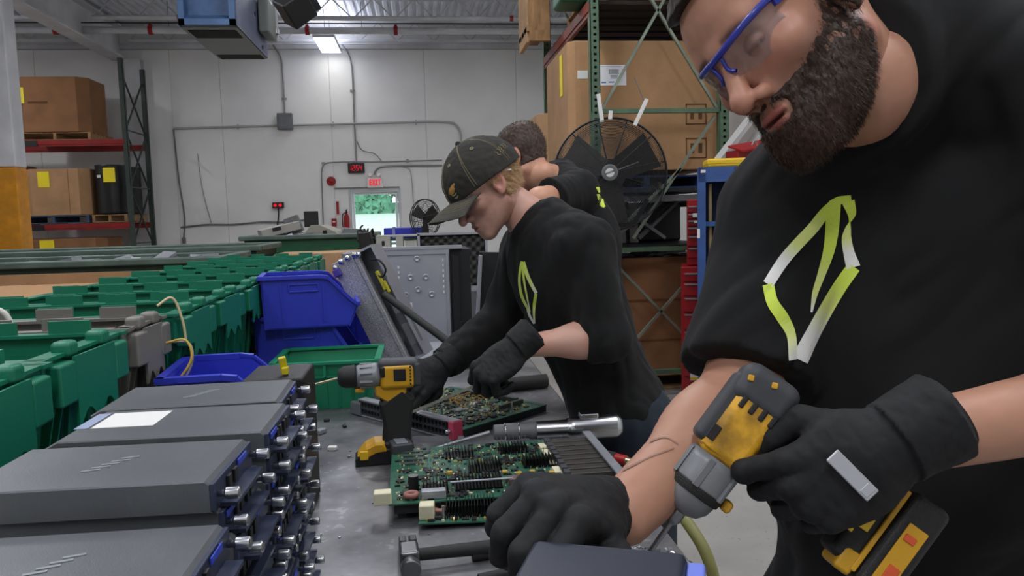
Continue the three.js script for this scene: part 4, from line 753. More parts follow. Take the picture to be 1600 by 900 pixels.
{ // claw hammer
  const t = thing('claw_hammer', 'worn claw hammer with a black grip lying on the bench', 'hammer', [-0.04, BH, -1.3], rad(4));
  const head = new MB();
  head.lathe([[0, 0], [0.015, 0], [0.017, 0.003], [0.017, 0.018], [0.013, 0.024], [0.012, 0.04], [0, 0.04]], 20, 0, 0.024, 0.072, -PI / 2, 0, 0);
  head.rbox(0.034, 0.036, 0.05, 0.006, 0, 0.024, 0.015, 0, 0, 0, 2);
  const claw = new THREE.Shape([[0, 0.012], [0.03, 0.008], [0.055, -0.004], [0.07, -0.02], [0.062, -0.022], [0.045, -0.012], [0.02, -0.012], [0, -0.012]].map(([x, y]) => new THREE.Vector2(x, y)));
  for (const s of [-1, 1]) head.ext(claw, 0.009, 0.0015, s * 0.009 - 0.0045, 0.03, -0.008, 0, PI / 2, 0);
  head.build('head', std('#8c8e90', 0.35, 0.8, { map: blotch2 }), t);
  new MB().rod([0.015, 0.024, 0.012], [0.14, 0.022, 0.008], 0.0105, 0.0125, 14).rod([0.14, 0.022, 0.008], [0.16, 0.022, 0.008], 0.0125, 0.013, 14).build('grip', MT.rubber, t);
  new MB().rod([0.16, 0.022, 0.008], [0.2, 0.021, 0.007], 0.0128, 0.013, 14).build('worn_band', MT.greyPaint, t);
  new MB().rod([0.2, 0.021, 0.007], [0.3, 0.02, 0.005], 0.013, 0.0125, 14).build('handle', MT.rubber, t);
  alone('rubber_rod', new MB().rod([0.07, 0.912, -1.3], [0.3, 0.912, -1.33], 0.012, 0.012, 12), MT.rubber, 'short black rod lying behind the hammer handle', 'rod');
  alone('rubber_rod', new MB().rod([0.075, 0.908, -1.215], [0.2, 0.908, -1.25], 0.008, 0.008, 10), MT.rubber, 'thin black rod end beside the near worker\'s fist', 'rod');
}
{ // pneumatic tool
  const t = thing('air_tool', 'silver pneumatic tool with grey barrel rings lying behind the big green board', 'air tool', [0.18, BH + 0.045, -1.94], rad(-1));
  new MB().lathe([[0, 0], [0.018, 0], [0.02, 0.004], [0.02, 0.03], [0.022, 0.034], [0.022, 0.062], [0.02, 0.066], [0.02, 0.09], [0.023, 0.094], [0.023, 0.115], [0, 0.115]], 26, -0.01, 0, 0, 0, 0, -PI / 2).build('barrel', MT.greyPaint, t);
  new MB().lathe([[0.022, 0], [0.024, 0.002], [0.024, 0.08], [0.03, 0.086], [0.032, 0.1], [0.032, 0.21], [0.026, 0.225], [0, 0.228]], 28, 0.1, 0, 0, 0, 0, -PI / 2).build('cylinder', MT.polished, t);
  new MB().rbox(0.05, 0.02, 0.03, 0.005, 0.24, 0.03, 0.0).build('lever', MT.polished, t);
  new MB().rod([-0.02, 0, 0], [-0.16, -0.03, 0.01], 0.006, 0.004, 10).build('bit', MT.galv, t);
  for (const x of [0.02, 0.055]) new MB().add(new THREE.TorusGeometry(0.022, 0.002, 6, 24), x, 0, 0, 0, PI / 2, 0).build('ring', MT.chrome, t);
  const f = thing('hose_coupling', 'brass hose coupling with a red collar beside the big green board', 'coupling', [0.46, BH + 0.012, -1.76], rad(-50));
  new MB().cyl(0.012, 0.03, 0, 0, 0, 0, 0, PI / 2, 16).build('collar', std('#a01c20', 0.45), f);
  new MB().cyl(0.009, 0.03, 0.03, 0, 0, 0, 0, PI / 2, 12).cyl(0.012, 0.012, 0.05, 0, 0, 0, 0, PI / 2, 6).cyl(0.007, 0.03, 0.07, 0, 0, 0, 0, PI / 2, 12).build('fitting', std('#c8c0a4', 0.3, 0.9), f);
  new MB().cyl(0.014, 0.06, -0.045, 0, 0, 0, 0, PI / 2, 12).build('handle', MT.rubber, f);
  alone('round_tube', new MB().rod([0.16, 0.925, -2.56], [0.42, 0.925, -2.62], 0.024, 0.024, 18), MT.rubber, 'black round tube lying behind the line card', 'tube');
  alone('air_hose', new MB().tube([[0.47, 0.91, -1.72], [0.5, 0.9, -1.62], [0.53, 0.86, -1.53], [0.56, 0.79, -1.45], [0.57, 0.6, -1.4], [0.58, 0.3, -1.36], [0.57, 0.03, -1.4], [0.62, 0.016, -1.75]], 0.013, 70, 10), MT.hose, 'olive air hose hanging over the bench edge to the floor', 'hose');
}
{ // loose crumbs
  const bits = [[-0.3, -2.32, 0.012, 'tiny black'], [-0.3, -2.19, 0.02, 'grey foam'], [-0.24, -2.24, 0.01, 'black'], [-0.25, -2.02, 0.016, 'white'], [-0.2, -1.95, 0.006, 'silver']];
  const ms = [MT.chip, std('#8b949a', 0.8), MT.chip, MT.paperWhite, MT.polished], lb = ['tiny black chip lying alone near the green tub', 'grey foam crumb on the bench left of the drill', 'small black chip beside the grey foam crumb', 'white plastic scrap on the bench left of the drill foot', 'tiny silver screw on the bench left of the drill battery'];
  bits.forEach(([x, z, s], i) => { alone('scrap_bit', new MB().rbox(s * 1.5, s * 0.7, s, s * 0.2, x, BH + s * 0.35, z, 0, i, 0), ms[i], lb[i], 'scrap'); });
  const g = new MB(); for (let i = 0; i < 60; i++) g.box(rr(0.001, 0.006), rr(0.001, 0.003), rr(0.001, 0.005), rr(-0.35, 0.42), BH + 0.0015, rr(-2.7, -1.0), 0, rr(0, 3), 0); for (let i = 0; i < 160; i++) { const a = Math.sqrt(rnd()) * 0.07, q = rr(0, 6.3); g.box(rr(0.002, 0.012), rr(0.001, 0.005), rr(0.002, 0.01), 0.37 + a * Math.cos(q), BH + rr(0.001, 0.02) * (1 - a / 0.08), -1.23 + a * Math.sin(q), rr(-0.5, 0.5), rr(0, 3), rr(-0.5, 0.5)); }
  tag(g.build('metal_shavings', MT.solder), 'metal shavings and crumbs strewn over the bench top', 'shavings', null, 'stuff');
}
// ---------------------------------------------------------------- totes, bulk carton and dumpsters on the left
function makeTote(mat, W) {                // handle end at x = 0 facing +x, length L along -x, width W along z, rim at y = H
  const t = new THREE.Group(); t.name = 'storage_tote';
  const L = 0.56, H = 0.31, tp = 0.035, th = 0.006;
  const b = new MB(), pos = [];
  const q = (a, c, e, f) => pos.push(...a, ...c, ...e, ...a, ...e, ...f);
  const lo = [[-tp, W / 2 - tp], [-tp, -W / 2 + tp], [-L + tp, -W / 2 + tp], [-L + tp, W / 2 - tp]], hi = [[0, W / 2], [0, -W / 2], [-L, -W / 2], [-L, W / 2]];
  for (let i = 0; i < 4; i++) { const j = (i + 1) % 4; q([lo[i][0], 0, lo[i][1]], [lo[j][0], 0, lo[j][1]], [hi[j][0], H, hi[j][1]], [hi[i][0], H, hi[i][1]]); }
  q([lo[0][0], 0.002, lo[0][1]], [lo[3][0], 0.002, lo[3][1]], [lo[2][0], 0.002, lo[2][1]], [lo[1][0], 0.002, lo[1][1]]);
  const g = new THREE.BufferGeometry(); g.setAttribute('position', new THREE.Float32BufferAttribute(pos, 3)); g.computeVertexNormals();
  b.add(g); b.build('body', mat, t);
  const r = new MB();                       // stepped rim band
  r.box(L + 0.03, 0.055, 0.012, -L / 2, H - 0.028, W / 2).box(L + 0.03, 0.055, 0.012, -L / 2, H - 0.028, -W / 2).box(0.012, 0.055, W, 0.008, H - 0.028, 0).box(0.012, 0.055, W, -L - 0.008, H - 0.028, 0);
  r.box(L + 0.05, 0.006, 0.03, -L / 2, H, W / 2 - 0.004).box(L + 0.05, 0.006, 0.03, -L / 2, H, -W / 2 + 0.004).box(0.03, 0.006, W, 0.006, H, 0).box(0.03, 0.006, W, -L - 0.006, H, 0);
  r.build('rim', mat, t);
  for (let i = 0; i < 4; i++) for (const s of [-1, 1]) new MB().box(0.075, 0.026, 0.01, -0.075 - i * 0.135 - (s > 0 ? 0.03 : 0), H + 0.014, s * (W / 2 - 0.004)).build('hinge_tab', mat, t);
  // end: two rounded lugs, wavy hand skirt, buttress pairs
  for (const s of [-1, 1]) {
    new MB().rbox(0.032, 0.028, 0.04, 0.009, 0.012, H + 0.006, s * W * 0.2, 0, 0, 0, 2).build('lug', mat, t);
    new MB().rbox(0.03, 0.07, 0.06, 0.006, 0.022, H - 0.045, s * W * 0.34).build('corner_pad', mat, t);
    for (const k of [0, 0.028]) new MB().ext([[0.026, -0.01], [0.004, -0.01], [-0.014, -0.15], [-0.006, -0.16]], 0.004, 0, 0, H - 0.03, s * (W * 0.29 + k)).build('buttress', mat, t);
  }
  const w = []; for (let i = 0; i <= 16; i++) { const z = -W * 0.25 + i * W * 0.5 / 16; w.push([z, -0.105 - 0.012 * Math.cos(i / 16 * 4 * PI)]); }
  new MB().ext([[-W * 0.25, 0], ...w, [W * 0.25, 0]], 0.005, 0, 0.03, H - 0.005, 0, 0, PI / 2, 0).build('handle_skirt', mat, t);
  for (const z of [-W * 0.12, W * 0.12]) new MB().box(0.008, 0.22, 0.01, -0.012, 0.12, z, 0, 0, -0.11).build('rib', mat, t);
  return t;
}
{
  const proto = { g: makeTote(MT.totegreen, 0.325), y: makeTote(MT.totegrey, 0.2) };
  const zs = [[-1.06, 'g'], [-1.405, 'g'], [-1.705, 'y'], [-2.0, 'g'], [-2.35, 'g'], [-2.7, 'g'], [-3.05, 'g'], [-3.4, 'g'], [-3.75, 'g'], [-4.1, 'g'], [-4.45, 'g']];
  const lab = ['green storage tote nearest the camera at the left edge', 'green storage tote between the nearest one and the grey tote', 'grey storage tote standing among the green ones', 'green storage tote just behind the grey tote', 'second green storage tote behind the grey tote', 'third green storage tote behind the grey tote', 'fourth green storage tote behind the grey tote', 'fifth green storage tote behind the grey tote', 'sixth green storage tote behind the grey tote', 'seventh green storage tote behind the grey tote', 'farthest green storage tote of the row, by the tilted chassis'];
  zs.forEach(([z, k], i) => {
    const o = copyOf(proto[k], [-0.6 + rr(-0.012, 0.012), 0.985, z], rr(-0.025, 0.025), lab[i], 'storage totes in a row'); o.userData.category = 'tote';
    if (i === 0) o.position.x = -0.585;
  });
  const tb = thing('storage_table', 'long low table under the row of storage totes', 'table', [-0.9, 0, -2.75]);
  new MB().box(0.62, 0.03, 3.85, 0, 0.967, 0).build('table_top', MT.darkMetal, tb);
  for (const x of [-0.28, 0.28]) for (const z of [-1.85, 0, 1.85]) new MB().box(0.05, 0.95, 0.05, x, 0.475, z).build('leg', MT.greyPaint, tb);
  alone('loose_wire', new MB().tube([[-0.58, 1.325, -1.76], [-0.555, 1.34, -1.78], [-0.535, 1.29, -1.78], [-0.53, 1.24, -1.78]], 0.003, 30, 5), std('#c9b78e', 0.5), 'tan loose wire sticking up over the grey tote corner', 'wire');
  alone('loose_wire', new MB().tube([[-0.56, 1.245, -1.74], [-0.52, 1.25, -1.74], [-0.505, 1.215, -1.73], [-0.53, 1.17, -1.72], [-0.56, 1.155, -1.72]], 0.003, 30, 5), std('#c7a83e', 0.5), 'yellow loose wire hanging from the grey tote end', 'wire');
  alone('loose_wire', new MB().tube([[-0.56, 1.245, -1.752], [-0.515, 1.24, -1.752], [-0.51, 1.2, -1.75], [-0.535, 1.15, -1.748]], 0.0025, 30, 5), std('#a9a493', 0.5), 'pale loose wire beside the yellow one on the grey tote', 'wire');
  alone('loose_wire', new MB().tube([[-0.86, 1.25, -1.72], [-0.87, 1.32, -1.72], [-0.9, 1.345, -1.71]], 0.006, 20, 6), std('#d8d6cf', 0.5), 'thick white cable end sticking out of the grey tote', 'wire');
}
{
  const t = thing('carton', 'wide open brown bulk carton behind the tote rows at the left', 'carton', [-2.5, 0, -4.98]);
  const b = new MB(), w = 2.1, d = 1.15, h = 1.195;
  b.box(w, h - 0.02, 0.02, 0, h / 2, d / 2).box(w, h, 0.02, 0, h / 2, -d / 2).box(0.02, h, d, w / 2, h / 2, 0).box(0.02, h, d, -w / 2, h / 2, 0).box(w, 0.02, d, 0, 0.012, 0);
  b.build('body', MT.card, t);
  new MB().box(w * 0.98, 0.02, 0.16, 0.0, h - 0.03, d / 2 + 0.08, 0.35).build('flap', MT.card, t);
  new MB().box(0.2, 0.02, d, w / 2 + 0.08, h - 0.03, 0, 0, 0, -0.35).build('flap', MT.card, t);
}
function dumpster(label, pos, w, h, d, m, taper) {
  const t = thing('dumpster', label, 'dumpster', pos);
  const p = [], q = (a, b, c, e) => p.push(...a, ...b, ...c, ...a, ...c, ...e);
  const l = [[-w / 2 + taper, d / 2], [w / 2 - taper, d / 2], [w / 2 - taper, -d / 2], [-w / 2 + taper, -d / 2]], u = [[-w / 2, d / 2], [w / 2, d / 2], [w / 2, -d / 2], [-w / 2, -d / 2]];
  for (let i = 0; i < 4; i++) { const j = (i + 1) % 4; q([l[i][0], 0.1, l[i][1]], [l[j][0], 0.1, l[j][1]], [u[j][0], h, u[j][1]], [u[i][0], h, u[i][1]]); }
  q([l[0][0], 0.1, l[0][1]], [l[3][0], 0.1, l[3][1]], [l[2][0], 0.1, l[2][1]], [l[1][0], 0.1, l[1][1]]);
  const g = new THREE.BufferGeometry(); g.setAttribute('position', new THREE.Float32BufferAttribute(p, 3)); g.computeVertexNormals();
  new MB().add(g).build('hopper', m, t);
  new MB().rbox(w + 0.1, 0.055, 0.07, 0.015, 0, h, d / 2 + 0.02).rbox(w + 0.1, 0.055, 0.07, 0.015, 0, h, -d / 2 - 0.02).rbox(0.07, 0.055, d, 0.015, w / 2 + 0.02, h, 0).rbox(0.07, 0.055, d, 0.015, -w / 2 - 0.02, h, 0).build('rim', MT.dumpRim, t);
  for (const x of [-w * 0.35, w * 0.35]) new MB().box(0.14, 0.1, d * 0.9, x, 0.05, 0).build('skid', MT.darkMetal, t);
  return t;
}
dumpster('dark green dumpster with a pale rim just behind the brown carton, left', [-3.0, 0, -6.55], 2.9, 1.235, 0.95, MT.dumpster, 0.06);
dumpster('long green dumpster behind the first, its rim reaching past it', [-3.2, 0, -7.8], 3.4, 1.275, 1.0, MT.dumpster, 0.05);
dumpster('far green dumpster heaped with scrap computers near the back wall', [-1.28, 0, -9.6], 1.45, 1.33, 1.0, MT.dumpsterBright, 0.14);
{
  const lit = (name, label, cat, pos, turn, fn) => { const t = thing(name, label, cat, pos, turn); fn(t); return t; };
  lit('scrap_case', 'beige computer case lying tilted at the left end of the far dumpster', 'computer case', [-1.66, 1.33, -9.4], 0.3, (t) => { new MB().rbox(0.45, 0.1, 0.4, 0.01, 0, 0.09, 0, 0, 0, 0.22).build('case', std('#aaa7a0', 0.5), t); new MB().box(0.1, 0.04, 0.004, -0.05, 0.1, 0.205, 0, 0, 0.22).build('drive_slot', MT.chip, t); });
  lit('scrap_case', 'grey computer case tipped on its corner in the far dumpster', 'computer case', [-1.5, 1.33, -9.5], 0.1, (t) => { new MB().rbox(0.17, 0.2, 0.3, 0.01, 0, 0.14, 0, 0, 0, 0.35).build('case', MT.greyPaint, t); });
  lit('scrap_screen', 'black flat panel standing upright in the far dumpster', 'screen', [-1.3, 1.44, -9.55], 0.05, (t) => { new MB().rbox(0.17, 0.19, 0.03, 0.008, 0, 0.095, 0).build('housing', MT.blackPlastic, t); new MB().box(0.03, 0.1, 0.02, 0.02, -0.04, 0).build('foot', MT.blackPlastic, t); });
  lit('scrap_case', 'beige sloping equipment shell right of the black panel in the dumpster', 'computer case', [-1.15, 1.33, -9.35], -0.2, (t) => { new MB().ext([[-0.2, 0], [0.25, 0], [0.2, 0.05], [0.02, 0.13], [-0.08, 0.13]], 0.3, 0.005, 0, 0, -0.15).build('case', std('#9c9a90', 0.5), t); new MB().box(0.05, 0.04, 0.004, 0.08, 0.05, 0.158).build('drive_slot', MT.chip, t); });
  lit('scrap_case', 'dark keyboard-like shell lying at the right end of the far dumpster', 'computer case', [-0.8, 1.33, -9.4], 0.15, (t) => { new MB().ext([[-0.16, 0], [0.2, 0], [0.14, 0.06], [-0.1, 0.09]], 0.25, 0.005, 0, 0, -0.12).build('case', MT.galv, t); });
  const g = new MB(); for (let i = 0; i < 70; i++) g.box(rr(0.05, 0.25), rr(0.01, 0.05), rr(0.05, 0.2), -1.28 + rr(-0.62, 0.62), 1.3 + rr(0, 0.05), -9.6 + rr(-0.4, 0.4), rr(-0.4, 0.4), rr(0, 3), rr(-0.4, 0.4));
  for (let i = 0; i < 60; i++) g.box(rr(0.05, 0.3), rr(0.01, 0.03), rr(0.05, 0.15), -2.9 + rr(-1.3, 1.2), 1.2 + rr(0, 0.035), -6.55 + rr(-0.4, 0.4), rr(-0.3, 0.3), rr(0, 3), rr(-0.2, 0.2));
  tag(g.build('scrap_pieces', MT.galvBright), 'loose scrap pieces heaped in the green dumpsters', 'scrap', null, 'stuff');
  const c = thing('carton', 'low brown carton on the floor in front of the far dumpster', 'carton', [-0.85, 0, -8.12]); new MB().rbox(1.2, 1.19, 0.6, 0.01, 0, 0.595, 0).build('body', MT.cardTan, c);
  const tb = thing('steel_cart', 'grey steel cart carrying the beige device behind the silver lid', 'cart', [-0.2, 0, -7.0]);
  new MB().box(0.95, 0.04, 0.6, 0, 1.2, 0).build('shelf', MT.galv, tb); for (const x of [-0.44, 0.44]) for (const z of [-0.27, 0.27]) new MB().box(0.04, 1.18, 0.04, x, 0.59, z).build('leg', MT.galv, tb);
  const d = thing('grey_device', 'beige-grey electronic box with a cutaway front on the steel cart', 'device', [-0.2, 1.22, -6.9]);
  new MB().box(0.36, 0.012, 0.3, 0, 0.006, 0).box(0.36, 0.012, 0.3, 0, 0.14, 0).box(0.12, 0.13, 0.3, -0.12, 0.07, 0).box(0.06, 0.13, 0.3, 0.02, 0.07, 0.0).box(0.1, 0.09, 0.3, 0.12, 0.05, 0).build('case', std('#a5a59c', 0.5), d);
  new MB().rbox(0.025, 0.04, 0.008, 0.003, -0.12, 0.08, 0.152).build('badge', MT.chip, d);
  const k = thing('black_case', 'black upright scrap case beside the beige device', 'case', [-0.47, 1.22, -6.85]); new MB().rbox(0.1, 0.18, 0.3, 0.012, 0, 0.09, 0, 0, 0, 0.1).build('shell', MT.blackPlastic, k); new MB().tube([[0, 0.17, 0.1], [-0.04, 0.21, 0.1], [-0.02, 0.24, 0.08]], 0.008, 12, 6).build('strap', MT.rubber, k);
  const hb = thing('black_tangle', 'black cables hanging at the corner of the far dumpster', 'cable', [-0.55, 1.19, -8.15]); const tg = new MB(); for (let i = 0; i < 16; i++) tg.tube([[rr(-0.1, 0.1), 0.02, rr(-0.1, 0.1)], [rr(-0.1, 0.1), rr(0.1, 0.24), rr(-0.1, 0.1)], [rr(-0.1, 0.1), 0.1, rr(-0.1, 0.1)]], 0.008, 14, 5); tg.build('cables', MT.rubber, hb);
  const cb = thing('storage_bin', 'row of small blue bins far away below the glass door', 'bin', [-0.15, 1.3, -8.8]); new MB().rbox(0.5, 0.11, 0.3, 0.01, 0, 0.055, 0).build('body', MT.binblue, cb); new MB().box(0.03, 0.12, 0.31, -0.14, 0.06, 0).build('divider', std('#8d92c0', 0.5), cb);
  const sh = thing('shelf_cart', 'green shelf cart under the far blue bins', 'cart', [-0.15, 0, -8.8]); new MB().box(0.9, 0.03, 0.5, 0, 1.285, 0).build('shelf', MT.dumpster, sh); for (const x of [-0.42, 0.42]) for (const z of [-0.22, 0.22]) new MB().box(0.04, 1.27, 0.04, x, 0.635, z).build('leg', MT.dumpster, sh);
}
function fan(t, r, rings, facing) {          // cage in the xy plane, facing +z
  const f = new THREE.Group(); f.name = 'fan_head'; t.add(f);
  for (const side of [1, -1]) {
    const c = new MB();
    for (let i = 0; i < rings; i++) { const q = 0.14 + 0.86 * i / (rings - 1), z = side * 0.1 * Math.sqrt(Math.max(0, 1.02 - q * q)); c.add(new THREE.TorusGeometry(r * q, i === rings - 1 ? 0.006 : 0.0016, 4, 48), 0, 0, z); }
    for (let k = 0; k < 12; k++) { const a = k * PI / 6 + 0.2, ps = []; for (let i = 0; i <= 6; i++) { const q = 0.12 + 0.88 * i / 6; ps.push([r * q * Math.cos(a), r * q * Math.sin(a), side * 0.1 * Math.sqrt(Math.max(0, 1.02 - q * q))]); } c.tube(ps, 0.0028, 12, 4); }
    c.build('wire_guard', MT.darkMetal, f);
  }
  for (let k = 0; k < 3; k++) {
    const g = new THREE.PlaneGeometry(r * 0.72, r * 0.62, 8, 8), p = g.attributes.position;
    for (let i = 0; i < p.count; i++) { const x = p.getX(i) + r * 0.5, y = p.getY(i) * (0.55 + 0.6 * x / r); p.setXYZ(i, x, y, y * 0.22); }
    g.computeVertexNormals(); g.rotateZ(k * 2 * PI / 3 + 0.5);
    new MB().add(g).build('blade', MT.fanBlade, f);
  }
  new MB().cyl(r * 0.28, 0.16, 0, 0, -0.1, PI / 2, 0, 0, 20).build('motor', MT.darkMetal, f);
  return f;
}
{
  const t = thing('pedestal_fan', 'small grey fan far away beside the glass door', 'fan', [0.06, 0, -8.3]);
  const f = fan(t, 0.2, 10); f.position.set(0, 1.51, 0); f.rotation.y = -0.7;
  new MB().rod([0, 0.02, -0.05], [0, 1.45, -0.05], 0.02).build('pole', MT.blackPlastic, t); new MB().cyl(0.22, 0.03, 0, 0.015, -0.05).build('foot', MT.blackPlastic, t);
}
// ---------------------------------------------------------------- big fan, tool chest and cabinet on the right
{
  const t = thing('pedestal_fan', 'large black industrial fan with a wire guard and round white badge', 'fan', [1.345, 0, -5.35]);
  const f = fan(t, 0.395, 34); f.position.set(0, 1.78, 0); f.rotation.set(-0.06, -0.24, 0, 'YXZ');
  const badge = new MB().lathe([[0, 0], [0.052, 0], [0.058, 0.006], [0.055, 0.012], [0.048, 0.009], [0, 0.01]], 28, 0, 0, 0.1, PI / 2, 0, 0); badge.build('badge_ring', MT.greyPaint, f);
  const cap = mesh('badge', new THREE.CircleGeometry(0.047, 28), new THREE.MeshStandardMaterial({ roughness: 0.5, map: canvasTex(128, 128, (c, w, h) => { c.fillStyle = '#5a5c5a'; c.fillRect(0, 0, w, h); c.fillStyle = '#c9cbc8'; c.beginPath(); c.arc(64, 64, 42, 0, 7); c.fill(); c.save(); c.translate(64, 64); c.rotate(-0.35); c.fillStyle = '#4b4d4b'; c.fillRect(-52, -9, 104, 17); c.fillStyle = '#a9aba8'; c.font = 'bold 15px sans-serif'; c.textAlign = 'center'; c.fillText('MaxxAir', 0, 5); c.restore(); }) }), f); cap.position.z = 0.113;
  for (const [x, y, a] of [[-0.06, 0.46, 0.12], [0.01, 0.41, -0.1], [0.22, 0.42, -0.45]]) new MB().rbox(0.028, a === -0.1 ? 0.06 : 0.2, 0.006, 0.002, x, y, 0.03, 0, 0, a).build('white_tie', MT.paperWhite, f);
  new MB().rod([0.24, 0.5, 0.03], [0.18, 0.66, 0.03], 0.003, 0.003, 5).rod([0.06, 0.02, 0.1], [0.2, 0.07, 0.08], 0.004, 0.004, 5).build('stiff_wire', MT.greyPaint, f);
  new MB().rod([0, 0.02, -0.12], [0, 1.45, -0.12], 0.028, 0.028, 14).build('pole', MT.blackPlastic, t);
  new MB().bar([-0.2, 1.42, -0.12], [0.2, 1.42, -0.12], 0.04, 0.03).bar([-0.2, 1.42, -0.12], [-0.3, 1.6, -0.1], 0.03, 0.03).bar([0.2, 1.42, -0.12], [0.3, 1.6, -0.1], 0.03, 0.03).build('yoke', MT.blackPlastic, t);
  new MB().lathe([[0, 0], [0.32, 0], [0.32, 0.02], [0.1, 0.05], [0.03, 0.08], [0, 0.08]], 28, 0, 0, -0.12).build('foot', MT.blackPlastic, t);
}
{
  const t = thing('tool_chest', 'tall red rolling tool chest with many drawers beside the blue cabinet', 'tool chest', [2.255, 0, -5.72], rad(-20));
  new MB().rbox(0.5, 0.98, 0.42, 0.01, 0, 0.6, 0).build('lower_case', MT.toolRed, t);
  new MB().rbox(0.44, 0.5, 0.36, 0.01, 0.015, 1.345, -0.01).build('upper_case', MT.toolRed, t);
  const dr = (y, h, w, z) => { const d = new MB().rbox(w, h, 0.03, 0.006, 0, y, z).build('drawer', MT.toolRed, t); new MB().rbox(w * 0.96, 0.012, 0.014, 0.003, 0, y + h / 2 - 0.008, z + 0.02).build('handle_strip', MT.galv, d); return d; };
  let y = 1.05; for (const h of [0.075, 0.105, 0.12, 0.13, 0.155, 0.2]) { dr(y - h / 2, h - 0.012, 0.46, 0.215); y -= h + 0.004; }
  y = 1.55; for (const h of [0.055, 0.045, 0.05, 0.06, 0.085, 0.085]) { const d = dr(y - h / 2, h - 0.008, 0.4, 0.175); y -= h + 0.004; }
  new MB().rbox(0.08, 0.03, 0.012, 0.003, -0.12, 1.475, 0.2).rbox(0.08, 0.02, 0.012, 0.003, -0.11, 1.425, 0.2).build('label', MT.paperWhite, t);
  new MB().box(0.07, 0.09, 0.003, -0.15, 0.27, 0.235).build('sticker', MT.paperWhite, t); new MB().box(0.07, 0.02, 0.004, -0.15, 0.24, 0.236).build('sticker_band', MT.yellowCase, t);
  new MB().rbox(0.05, 0.03, 0.01, 0.004, -0.04, 0.8, 0.236).build('lock', MT.amber, t);
  for (const x of [-0.2, 0.2]) for (const z of [-0.16, 0.16]) new MB().cyl(0.05, 0.03, x, 0.05, z, 0, 0, PI / 2).build('caster', MT.rubber, t);
}
{
  const t = thing('blue_cabinet', 'narrow blue steel cabinet without a door, shelves inside', 'cabinet', [1.99, 0, -4.96], rad(-20));
  const W = 0.27, H = 1.78, D = 0.36, th = 0.012;
  new MB().box(th, H, D, -W / 2, H / 2, 0).box(W, th, D, 0, H, 0).box(W, th, D, 0, 0.06, 0).build('shell', MT.cabBlue, t);
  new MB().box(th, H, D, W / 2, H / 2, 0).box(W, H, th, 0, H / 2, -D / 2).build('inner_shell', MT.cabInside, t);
  new MB().box(0.05, H, 0.02, -W / 2 + 0.02, H / 2, D / 2).box(0.055, H, 0.02, W / 2 - 0.02, H / 2, D / 2).box(W, 0.09, 0.02, 0, H - 0.045, D / 2).box(W, 0.06, 0.02, 0, 0.03, D / 2).build('front_frame', MT.cabBlue, t);
  for (const y of [0.5, 0.95, 1.42]) { const s = new MB().box(W - 0.02, 0.03, D - 0.04, 0, y, 0).build('shelf', std('#2a5590', 0.45), t); new MB().box(0.04, 0.018, 0.003, 0.03, y, D / 2 - 0.018).build('shelf_label', MT.paperWhite, s); }
  new MB().rod([-0.06, 0.1, 0.1], [-0.06, 1.68, 0.1], 0.012, 0.012, 10).build('broom_handle', std('#9b8a60', 0.6), t);
  new MB().box(0.03, 0.02, 0.004, -W / 2 + 0.03, H - 0.02, D / 2 + 0.012).box(0.018, 0.06, 0.004, -W / 2 + 0.0, 1.36, D / 2 + 0.012).build('paper_label', MT.paperWhite, t);
  const u = thing('blue_locker', 'second blue cabinet with a scuffed grey steel panel, right of the open one', 'cabinet', [2.31, 0, -4.9], rad(-20));
  new MB().rbox(0.34, 1.78, 0.36, 0.008, 0, 0.89, 0).build('body', MT.cabBlue, u);
  new MB().rbox(0.28, 0.34, 0.02, 0.004, 0, 1.6, 0.19).build('grey_panel', MT.galv, u);
  for (const y of [1.46, 1.6, 1.74]) new MB().cyl(0.006, 0.008, -0.11, y, 0.202, PI / 2, 0, 0, 10).build('rivet', MT.chip, u);
  new MB().box(0.06, 0.1, 0.002, 0.06, 1.68, 0.202).build('paper_label', MT.paperWhite, u);
  const y = thing('yellow_case', 'flat yellow tool case lying on top of the blue cabinet', 'case', [2.08, 1.787, -4.95], rad(-14));
  new MB().rbox(0.36, 0.055, 0.26, 0.014, 0, 0.028, 0, 0, 0, 0, 2).build('lid', MT.yellowCase, y); new MB().box(0.362, 0.005, 0.262, 0, 0.022, 0).build('seam', std('#b5900f', 0.5), y); new MB().rbox(0.09, 0.003, 0.05, 0.001, -0.02, 0.056, 0.03).build('handle', std('#c9a412', 0.5), y);
  const r = thing('red_toolbox', 'red metal toolbox with its sloping lid open, behind the yellow case', 'toolbox', [2.3, 1.79, -5.12], rad(10));
  new MB().rbox(0.34, 0.12, 0.16, 0.006, 0, 0.06, 0).build('box', std('#7d1016', 0.5), r);
  new MB().rbox(0.36, 0.015, 0.19, 0.005, 0, 0.155, 0.06, 0.25, 0, 0.16).build('lid', MT.redPaint, r);
  new MB().tube([[-0.12, 0.14, 0.16], [-0.1, 0.17, 0.16], [-0.08, 0.145, 0.16]], 0.005, 12, 6).build('latch', MT.galv, r);
  const w = thing('grey_rails', 'two pale grey slanted rails leaning up behind the red toolbox', 'rail', [2.3, 1.79, -5.3]);
  for (const x of [0, 0.15]) new MB().bar([-0.22 + x, 0.02, 0], [0.28 + x, 0.6, -0.06], 0.11, 0.03).build('rail', std('#b9b9b6', 0.55), w);
}
